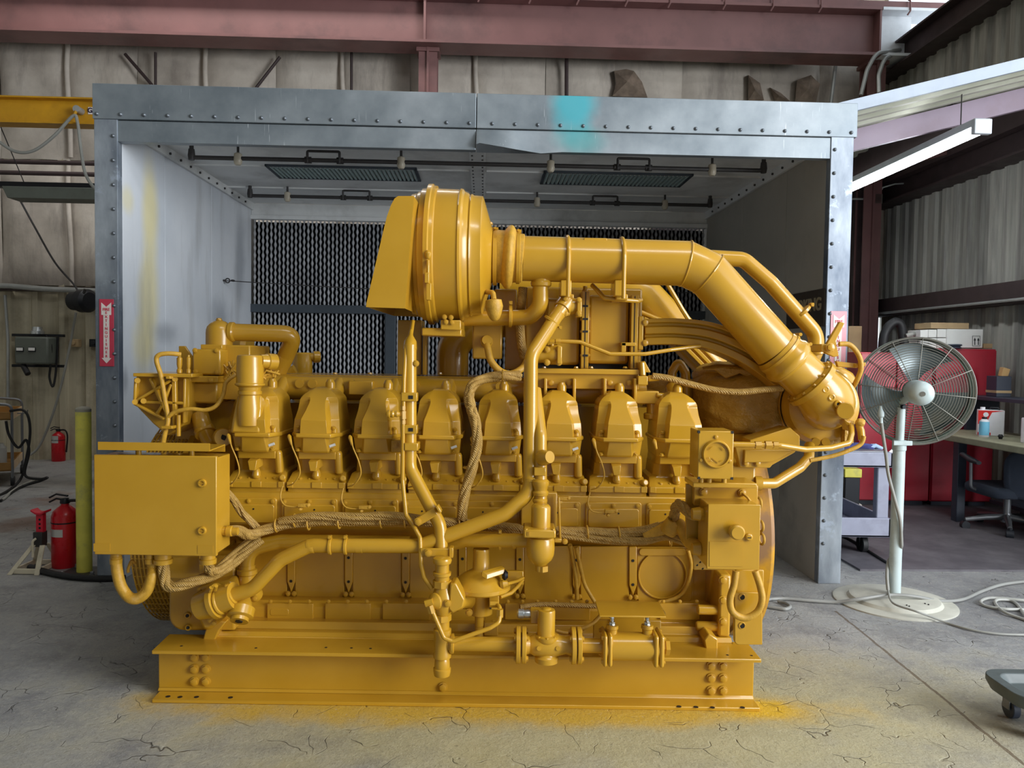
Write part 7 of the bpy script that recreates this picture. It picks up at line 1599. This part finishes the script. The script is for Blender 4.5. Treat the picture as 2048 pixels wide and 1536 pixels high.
# ---- fluorescent strip under the lean-to roof
YN = 5.2
na = P(1965, 253, YN); nb = V((0, 0, 0)); dirn = BYv; nb = na + dirn * 2.4
lt = thing('strip_light', na.lerp(nb, 0.5), 'lit twin-tube fluorescent strip light hanging under the lean-to roof', 'light')
m = MB(); m.beam(na + V((0, 0, 0.03)), nb + V((0, 0, 0.03)), 0.11, 0.05); part(m, 'housing', 'lamp_housing', lt, bevel=0.004)
for s in (-1, 1):
    m = MB(); o_ = BX * 0.033 * s; m.tube([na + o_ + dirn * 0.05 - V((0, 0, 0.015)), nb + o_ - dirn * 0.05 - V((0, 0, 0.015))], 0.019, 16); part(m, 'tube', 'tube_glow', lt)
for p in (na, nb): m = MB(); m.beam(p - dirn * 0.012, p + dirn * 0.03, 0.12, 0.10); part(m, 'end_cap', 'lamp_housing', lt, bevel=0.006)
for k in (0.1, 0.85): p = na.lerp(nb, k); m = MB(); m.tube([p + V((0, 0, 0.05)), V((p.x, p.y, roofz((BI @ p).x) - 0.03))], 0.004, 6); part(m, 'hanger_wire', 'pipe_iron', lt)
# conduits and box on the far corner
ob = thing('junction_box', BM @ BP(1752, 402, 8.55), 'small grey junction box with conduits on the far corner column', 'junction box')
m = BB(); q = BP(1752, 398, 8.55); m.box((q.x - 0.05, 8.5, q.z - 0.06), (q.x + 0.05, 8.6, q.z + 0.05)); part(m, 'box_body', 'box_grey', ob, bevel=0.004)
for p0, p1, p2 in (((1745, 390), (1744, 380), (1744, 352)), ((1752, 390), (1752, 380), (1752, 352)), ((1745, 398), (1720, 398), (1690, 398))): m = BB(); m.tube([BP(*p0, 8.55), BP(*p1, 8.55), BP(*p2, 8.55)], 0.012, 8, bend=0.05); part(m, 'conduit', 'conduit', ob)
m = BB(); m.tube([BP(1757, 388, 8.55), BP(1766, 375, 8.5), BP(1790, 368, 8.45), BP(1830, 366, 8.4)], 0.009, 8); part(m, 'conduit', 'conduit', ob)
for pts_ in (((1722, 190), (1734, 140), (1752, 106), (1800, 100)), ((1758, 185), (1757, 150), (1768, 118), (1790, 108))):
    m = BB(); m.tube([BP(x, y, YG - 0.25 if i_ < 3 else YG - 0.02) for i_, (x, y) in enumerate(pts_)], 0.022, 10, bend=0.2); tag(part(m, 'conduit_pipe', 'conduit', None), 'bent grey conduit rising beside the right girder column, %s' % ('left one' if pts_[0][0] == 1722 else 'right one'), 'conduit')
m = BB(); qv = BP(1662, 205, 8.7); m.tube([V((qv.x - 0.1, 8.7, 0)), V((qv.x - 0.1, 8.7, qv.z - 0.6)), qv, BP(1672, 125, 8.7)], 0.022, 8); tag(part(m, 'conduit_pipe', 'conduit', None), 'straight pale conduit slanting behind the booth header near the torn insulation', 'conduit')
# thin pipe along the right girt
m = BB(); z_ = BPX(1900, 612, XR - 0.25).z; m.tube([(XR - 0.22, 5.0, z_), (XR - 0.22, YB - 0.2, z_)], 0.014, 8); tag(part(m, 'air_pipe', 'conduit', None), 'thin pale pipe along the dark girt of the right wall', 'pipe')

# =================================================================== left side
# ---- bollard
bb = PZ(169, 1146); s_ = bb.y / FPX; bo = thing('bollard', bb, 'yellow steel bollard beside the left booth post', 'bollard')
zt2 = P(172, 820, bb.y).z
m = MB(); m.cyl(bb + V((0, 0, 0.01)), V((bb.x, bb.y, zt2)), 14.5 * s_, n=32); part(m, 'post', 'bollard_yellow', bo, smooth=40)
m = MB(); m.lathe(V((bb.x, bb.y, zt2 - 0.01)), V((bb.x, bb.y, zt2 + 0.02)), [(0, 14.6 * s_), (0.5, 14.6 * s_), (0.8, 12 * s_), (1, 5 * s_)], 32); part(m, 'concrete_cap', 'bollard_cap', bo)
m = MB(); m.box((bb.x - 0.11, bb.y - 0.10, 0), (bb.x + 0.11, bb.y + 0.10, 0.012)); part(m, 'base_plate', 'pipe_iron', bo, bevel=0.002)
for sx in (-1, 1):
    for sy in (-1, 1): m = MB(); m.hexb((bb.x + sx * 0.085, bb.y + sy * 0.075, 0.012), (0, 0, 1), 0.011, 0.02); part(m, 'anchor_bolt', 'chair_metal', bo)
# ---- fire extinguishers
def extinguisher(base, h, r, label, lab=True, big=True):
    o = thing('fire_extinguisher', base, label, 'fire extinguisher'); z = base.z
    m = MB(); m.lathe(base, base + V((0, 0, h)), [(0, r * 0.96), (0.02, r), (0.80, r), (0.88, r * 0.86), (0.94, r * 0.5), (0.97, r * 0.3), (1, r * 0.3)], 32); part(m, 'cylinder', 'extinguisher_red', o, smooth=40)
    m = MB(); m.lathe(base + V((0, 0, h * 0.70)), base + V((0, 0, h * 0.72)), [(0, r * 1.015), (1, r * 1.015)], 32, cap=False); part(m, 'band', 'black_metal', o)
    m = MB(); m.lathe(base + V((0, 0, h)), base + V((0, 0, h * 1.08)), [(0, r * 0.36), (0.6, r * 0.36), (1, r * 0.25)], 16); part(m, 'valve', 'black_metal', o)
    for dz_, tilt in ((0.05, 0.02), (0.12, 0.09)):
        m = MB(); m.tube([base + V((r * 0.3, -0.01, h * (1 + dz_))), base + V((-r * 0.6, -0.01, h * (1 + dz_) + 0.01)), base + V((-r * 1.15, -0.01, h * (1 + dz_ - 0.03)))], r * 0.13, 8, ry=0.6); part(m, 'handle', 'black_metal', o)
    m = MB(); m.tube(smooth_path([base + V((r * 0.3, 0, h * 1.04)), base + V((r * 1.1, 0, h * 1.03)), base + V((r * 1.45, 0, h * 0.85)), base + V((r * 1.35, 0, h * 0.5)), base + V((r * 1.25, 0, h * 0.3))]), r * 0.13, 8); part(m, 'hose', 'black_rubber', o)
    a_0, a_1 = -PI / 2 - 0.75, -PI / 2 + (0.35 if big else 0.5); zz0, zz1 = (0.50, 0.62) if big else (0.62, 0.86)
    m = MB(); g = [[m.v(base + V((math.cos(a_0 + (a_1 - a_0) * i / 8) * r * 1.012, math.sin(a_0 + (a_1 - a_0) * i / 8) * r * 1.012, h * zq))) for i in range(9)] for zq in (zz0, zz1)]
    for i in range(8): m.f([g[0][i], g[0][i + 1], g[1][i + 1], g[1][i]])
    part(m, 'label', 'label_silver', o)
    return o
e1 = PZ(131, 1132); extinguisher(e1, (1132 - 1004) * e1.y / FPX, 25 * e1.y / FPX, 'big red fire extinguisher standing beside the yellow bollard')
e2 = PZ(117, 918); e2.y = min(e2.y, 8.95); e2.z = 0; extinguisher(V((P(117, 900, 8.8).x, 8.8, 0)), 60 * 8.8 / FPX, 12.5 * 8.8 / FPX, 'small red fire extinguisher on the floor against the corrugated back wall', big=False)
# ---- jack stand
j0 = PZ(82, 1139); s_ = j0.y / FPX; js = thing('jack_stand', j0, 'cream jack stand with red ratchet post beside the big extinguisher', 'jack stand')
def jl(p): return V((j0.x + p[0] * s_, j0.y + p[1], p[2] * s_))
m = MB()
for sx, sy in ((-1, -1), (1, -1), (-1, 1), (1, 1)):
    a_ = jl((sx * 9, sy * 0.02, 52)); b_ = jl((sx * (38 if sx < 0 else 16), sy * 0.11, 0)); d = V((5 * s_, 0, 0)); e_ = V((0, sy * 0.012, 0))
    m.loft([[b_ - d, b_ + d, b_ + d + e_, b_ - d + e_], [a_ - d, a_ + d, a_ + d + e_, a_ - d + e_]])
for sy in (-1, 1): m.beam(jl((-34, sy * 0.10, 6)), jl((14, sy * 0.10, 6)), 0.012, 0.03)
m.beam(jl((-34, -0.10, 6)), jl((-34, 0.10, 6)), 0.012, 0.03); m.beam(jl((14, -0.10, 6)), jl((14, 0.10, 6)), 0.012, 0.03)
part(m, 'frame', 'jackstand_cream', js, bevel=0.003)
m = MB(); m.box(tuple(jl((-10, -0.028, 48))), tuple(jl((8, 0.028, 78)))); part(m, 'sleeve', 'pipe_iron', js, bevel=0.003)
m = MB(); m.box(tuple(jl((-6, -0.018, 76))), tuple(jl((8, 0.018, 114)))); part(m, 'ratchet_post', 'jackstand_red', js, bevel=0.003)
m = MB(); m.loft([[jl((-13, -0.035, 120)), jl((-13, 0.035, 120)), jl((-13, 0.035, 124)), jl((-13, -0.035, 124))], [jl((-5, -0.03, 114)), jl((-5, 0.03, 114)), jl((-5, 0.03, 118)), jl((-5, -0.03, 118))], [jl((6, -0.03, 113)), jl((6, 0.03, 113)), jl((6, 0.03, 117)), jl((6, -0.03, 117))], [jl((15, -0.035, 118)), jl((15, 0.035, 118)), jl((15, 0.035, 122)), jl((15, -0.035, 122))]]); part(m, 'saddle', 'jackstand_red', js, bevel=0.002)
for z in (86, 94, 103): m = MB(); m.cyl(jl((2, -0.0185, z)), jl((2, -0.017, z)), 2.4 * s_, n=10); part(m, 'post_hole', 'black_metal', js)
m = MB(); m.tube([jl((-2, -0.035, 66)), jl((-6, -0.05, 62)), jl((-4, -0.055, 30))], 0.007, 8, bend=0.02); part(m, 'release_lever', 'jackstand_cream', js)
m = MB(); pts = [PZ(*q, 0.018) for q in ((60, 1134), (85, 1142), (120, 1150), (160, 1155), (200, 1157), (250, 1156))]; m.tube(smooth_path(pts), 0.018, 10); tag(part(m, 'rubber_hose', 'black_rubber', None), 'dark rubber hose on the floor in front of the bollard', 'hose')
# ---- brown tool cart with cables, far left
c0 = PZ(25, 972); Mt = Matrix.Translation(c0) @ Matrix.Rotation(math.radians(27), 4, 'Z') @ Matrix.Translation(-c0)
class TB(MB):
    def build(self, *a, **k): bmesh.ops.transform(self.bm, matrix=Mt, verts=self.bm.verts); return MB.build(self, *a, **k)
tc = thing('tool_cart', c0, 'brown two-tray tool cart with tubular frame at the left edge', 'cart')
X1, Y0 = c0.x, c0.y; X0, Y1 = X1 - 0.75, Y0 + 0.85
def cz(py): return P(25, py, Y0).z
for py0, py1, nm in ((824, 840, 'upper_tray'), (925, 942, 'lower_tray')):
    z1_, z0_ = cz(py0), cz(py1); m = TB(); m.box((X0, Y0, z0_), (X1, Y1, z0_ + 0.015))
    for q in (((X0, Y0, z0_), (X1, Y0 + 0.015, z1_)), ((X0, Y1 - 0.015, z0_), (X1, Y1, z1_)), ((X0, Y0, z0_), (X0 + 0.015, Y1, z1_)), ((X1 - 0.015, Y0, z0_), (X1, Y1, z1_))): m.box(*q)
    tr = part(m, nm, 'brown_tray', tc, bevel=0.003); m = TB(); m.box((X1 + 0.0005, Y0 + 0.01, z0_), (X1 + 0.003, Y1, z1_)); part(m, 'cream_side', 'tape_cream', tr)
zh = cz(810)
for y in (Y0 + 0.01, Y1 - 0.01): m = TB(); m.tube([(X1, y, 0.06), (X1, y, zh), (X1 - 0.2, y, zh + 0.02), (X0, y, zh + 0.02), (X0, y, 0.06)], 0.013, 10, bend=0.06); part(m, 'frame_tube', 'chair_metal', tc)
for x in (X0, X1):
    for y in (Y0 + 0.03, Y1 - 0.03): m = TB(); m.cyl((x - 0.016, y, 0.045), (x + 0.016, y, 0.045), 0.045, n=20); part(m, 'caster', 'black_rubber', tc, bevel=0.003)
m = TB(); m.tube([(X1, Y0 + 0.4, cz(833)), (X1 + 0.09, Y0 + 0.4, cz(833)), (X1 + 0.09, Y0 + 0.4, cz(826))], 0.006, 8); part(m, 'side_hook', 'chair_metal', tc)
for i, pp in enumerate((((20, 822), (45, 820), (57, 835), (60, 870), (52, 920), (40, 960), (10, 985), (-30, 1000)), ((12, 842), (18, 870), (36, 895), (52, 880), (58, 905), (50, 950), (80, 958), (95, 955), (80, 962), (40, 975), (0, 1002)))):
    m = MB(); m.tube(smooth_path([P(x, y, (Y0 - 0.04) if y < 940 else min(Y0 - 0.04, PZ(x, y, 0.012).y)) for x, y in pp]), 0.012, 8); tag(part(m, 'welding_cable', 'black_rubber', None), ('black welding cable hanging from the brown tool cart to the floor', 'black welding cable looped under the brown tool cart')[i], 'cable')
m = MB(); m.tube(smooth_path([PZ(x, y, 0.012) for x, y in ((-40, 1000), (0, 1001), (25, 982), (50, 968), (75, 957))]), 0.012, 8); tag(part(m, 'white_cord', 'white_cable', None), 'white cord on the floor in front of the brown tool cart', 'cord')
m = MB(); q = P(2, 925, Y0 + 0.2); zz0 = cz(942) + 0.015; m.lathe(V((q.x, Y0 + 0.2, zz0)), V((q.x, Y0 + 0.2, zz0 + 0.22)), [(0, 0.05), (0.8, 0.05), (0.9, 0.03), (1, 0.025)], 20); tag(part(m, 'spray_can', 'label_silver', None), 'silver can standing on the lower tray of the brown cart', 'can')
# ---- electric meter box on the corrugated wall
YW = YB - 0.1
eb = thing('electric_box', BM @ BP(62, 728, YW), 'grey electric box with two meters on the corrugated back wall', 'electric box')
a, b = BP(28, 673, YW - 0.2), BP(96, 729, YW - 0.2); m = BB(); m.box((a.x, YW - 0.2, b.z), (b.x, YW + 0.03, a.z)); part(m, 'box_body', 'box_grey', eb, bevel=0.02)
for px in (40, 64): m = BB(); q = BP(px, 699, YW - 0.202); m.box((q.x - 0.04, YW - 0.21, q.z - 0.025), (q.x + 0.04, YW - 0.198, q.z + 0.025)); mt = part(m, 'meter_frame', 'black_metal', eb, bevel=0.003); m = BB(); m.box((q.x - 0.035, YW - 0.212, q.z - 0.012), (q.x + 0.035, YW - 0.209, q.z + 0.02)); part(m, 'meter_face', 'paper_white', mt)
for py in (670, 731): m = BB(); p0, p1 = BP(26, py, YW), BP(128, py, YW); m.beam(V((p0.x, YW, p0.z)), V((p1.x, YW, p0.z)), 0.05, 0.03); part(m, 'mounting_strut', 'black_metal', eb)
m = BB(); q = BP(75, 668, YW - 0.08); m.lathe(q, q + V((0, 0, 0.08)), [(0, 0.07), (0.4, 0.07), (0.45, 0.055), (1, 0.05)], 20); part(m, 'conduit_hub', 'bright_zinc', eb)
m = BB(); m.tube([BP(46, 730, YW - 0.15), BP(56, 748, YW - 0.2)], 0.03, 10); part(m, 'disconnect_lever', 'black_rubber', eb)
m = BB(); m.tube(smooth_path([BP(92, 672, YW - 0.1), BP(102, 690, YW - 0.12), (BP(101, 730, YW - 0.1)), BP(99, 755, YW - 0.1), BP(106, 773, YW - 0.1), BP(112, 740, YW - 0.05), BP(116, 672, YW - 0.02)]), 0.012, 8); part(m, 'flex_lead', 'black_rubber', eb)
# ---- black motor on the girt, outlet boxes, conduits, diagonal cord
mo_ = thing('fan_motor', BM @ BP(165, 622, 8.6), 'black electric motor bracketed high on the back wall beside the booth', 'motor')
q = BP(163, 602, 8.5); m = BB(); m.lathe(q + V((-0.13, 0.05, 0)), q + V((0.12, -0.06, 0)), [(0, 0.06), (0.1, 0.10), (0.5, 0.105), (0.55, 0.125), (0.9, 0.125), (1, 0.09)], 28); part(m, 'motor_body', 'black_metal', mo_)
m = BB(); m.tube([q + V((0.06, -0.1, 0.02)), q + V((0.1, -0.12, 0.12))], 0.015, 8); m.beam(q + V((-0.05, 0.1, 0)), V((q.x - 0.05, YB - 0.05, q.z)), 0.06, 0.06); part(m, 'motor_bracket', 'pipe_iron', mo_)
for (px, py, lab, mat) in ((147, 686, 'tan outlet box on the back wall below the black motor', 'carton_tan'), (187, 686, 'dark round outlet on the back wall next to the booth', 'black_metal')):
    q = BP(px, py, YW); m = BB(); m.box((q.x - 0.05, YW, q.z - 0.045), (q.x + 0.05, YB - 0.02, q.z + 0.045)); m.cyl((q.x, YW, q.z), (q.x, YW - 0.02, q.z), 0.025, n=14); tag(part(m, 'outlet_box', mat, None, bevel=0.004), lab, 'outlet')
m = BB(); m.tube([BP(10, 590, YW), BP(16, 680, YW), BP(16, 800, YW)], 0.016, 8); tag(part(m, 'conduit_pipe', 'conduit', None), 'vertical pale conduit at the far left of the corrugated back wall', 'conduit')
m = BB(); m.tube([BP(-60, 570, YW - 0.12), BP(20, 572, YW - 0.12), BP(90, 578, YW - 0.12), BP(195, 582, YW - 0.12)], 0.03, 10); tag(part(m, 'conduit_pipe', 'conduit', None), 'pale horizontal conduit along the girt above the electric box', 'conduit')
m = BB(); m.tube(smooth_path([BP(152, 625, 8.85), BP(140, 690, 8.9), BP(125, 760, 8.9), BP(105, 830, 8.9), BP(80, 890, 8.9), BP(60, 910, 8.85)]), 0.014, 8); tag(part(m, 'hanging_cable', 'grey_cable', None), 'long grey cord hanging diagonally down the back wall from the motor', 'cable')
m = BB(); m.tube(smooth_path([BP(40, 400, 8.7), BP(70, 455, 8.7), BP(110, 525, 8.7), BP(150, 572, 8.7), BP(160, 598, 8.52)]), 0.011, 8); tag(part(m, 'pull_rope', 'pipe_iron', None), 'thin dark rope slanting down the insulation to the black motor', 'rope')
# ---- yellow hoist beam with sign and festoon cable
YJ = 6.6
a, b = BP(-120, 200, YJ), BP(200, 252, YJ); zt_, zb_ = BP(95, 198, YJ).z, BP(95, 251, YJ).z
hb = thing('hoist_beam', BM @ V((a.x, YJ, zb_)), 'yellow hoist beam running behind the booth at upper left', 'beam')
x0_, x1_ = a.x - 0.6, b.x + 0.5
m = BB(); m.box((x0_, YJ, zb_ + 0.012), (x1_, YJ + 0.012, zt_ - 0.012)); part(m, 'web', 'crane_yellow', hb)
for z in (zb_, zt_ - 0.012): m = BB(); m.box((x0_, YJ - 0.07, z), (x1_, YJ + 0.08, z + 0.012)); part(m, 'flange', 'crane_yellow', hb)
sg = thing('beam_sign', BM @ BP(190, 222, YJ - 0.01), 'small white sign with letters GA on the yellow hoist beam', 'sign')
q0, q1 = BP(176, 214, YJ - 0.008), BP(206, 229, YJ - 0.008); m = BB(); m.box((q0.x, YJ - 0.008, q1.z), (q1.x, YJ - 0.002, q0.z)); part(m, 'sign_plate', 'sign_white', sg)
text_at('lettering', 'GA', (q0.z - q1.z) * 0.95, BM @ V((q0.x + 0.036, YJ - 0.010, (q0.z + q1.z) / 2)), BX, (0, 0, 1), sg, 'sign_ink', 0.002)
fc = thing('festoon_trolley', BM @ BP(152, 222, YJ - 0.05), 'small cable trolley on the yellow beam with a drooping grey cable', 'cable trolley')
q = BP(152, 217, YJ - 0.09); m = BB(); m.cyl(q, q + V((0, 0.085, 0)), 0.028, n=20); part(m, 'roller', 'conduit', fc)
m = BB(); m.tube([BP(152, 222, YJ - 0.085), BP(148, 232, YJ - 0.085)], 0.012, 8); part(m, 'hook', 'crane_yellow', fc)
m = BB(); m.tube(smooth_path([BP(-60, 240, YJ - 0.1), BP(0, 285, YJ - 0.1), (BP(35, 304, YJ - 0.1)), BP(70, 300, YJ - 0.1), BP(110, 270, YJ - 0.1), BP(146, 232, YJ - 0.1), BP(155, 245, YJ - 0.1), BP(162, 300, YJ - 0.1), BP(170, 345, YJ - 0.1), BP(185, 372, YJ - 0.1), BP(200, 385, YJ - 0.1)]), 0.013, 8); part(m, 'festoon_cable', 'grey_cable', fc)
# ---- two dark pipes and an unlit strip light
for py, lab in ((325, 'upper'), (347, 'lower')):
    q = BP(95, py, 8.4); m = BB(); m.tube([V((q.x - 4, 8.4, q.z)), V((q.x + 1.0, 8.4, q.z))], 0.024, 10); tag(part(m, 'sprinkler_main', 'dark_steel', None), 'dark red horizontal pipe under the yellow beam, %s of two' % lab, 'pipe')
q0, q1 = BP(14, 372, 7.4), BP(230, 400, 7.4); ul = thing('unlit_strip_light', BM @ V(((q0.x + q1.x) / 2, 7.4, q1.z)), 'long grey unlit strip light hanging at left behind the booth', 'light')
m = BB(); m.prism([V((q0.x, 7.4, q1.z)), V((q0.x - 0.05, 7.4, q0.z)), V((q0.x - 0.05, 7.55, q0.z)), V((q0.x, 7.62, q1.z))], (q1.x - q0.x + 0.4, 0, 0)); part(m, 'reflector', 'box_grey', ul, bevel=0.004)
m = BB(); m.beam((q0.x - 0.3, 7.5, q0.z + 0.03), (q1.x + 0.4, 7.5, q0.z + 0.03), 0.08, 0.05); part(m, 'ballast_channel', 'black_metal', ul)
for x in (q0.x + 0.1, q1.x + 0.3): m = BB(); m.tube([(x, 7.5, q0.z + 0.05), (x, 7.0, zt_ + 0.1)], 0.005, 6); part(m, 'hanger_wire', 'pipe_iron', ul)
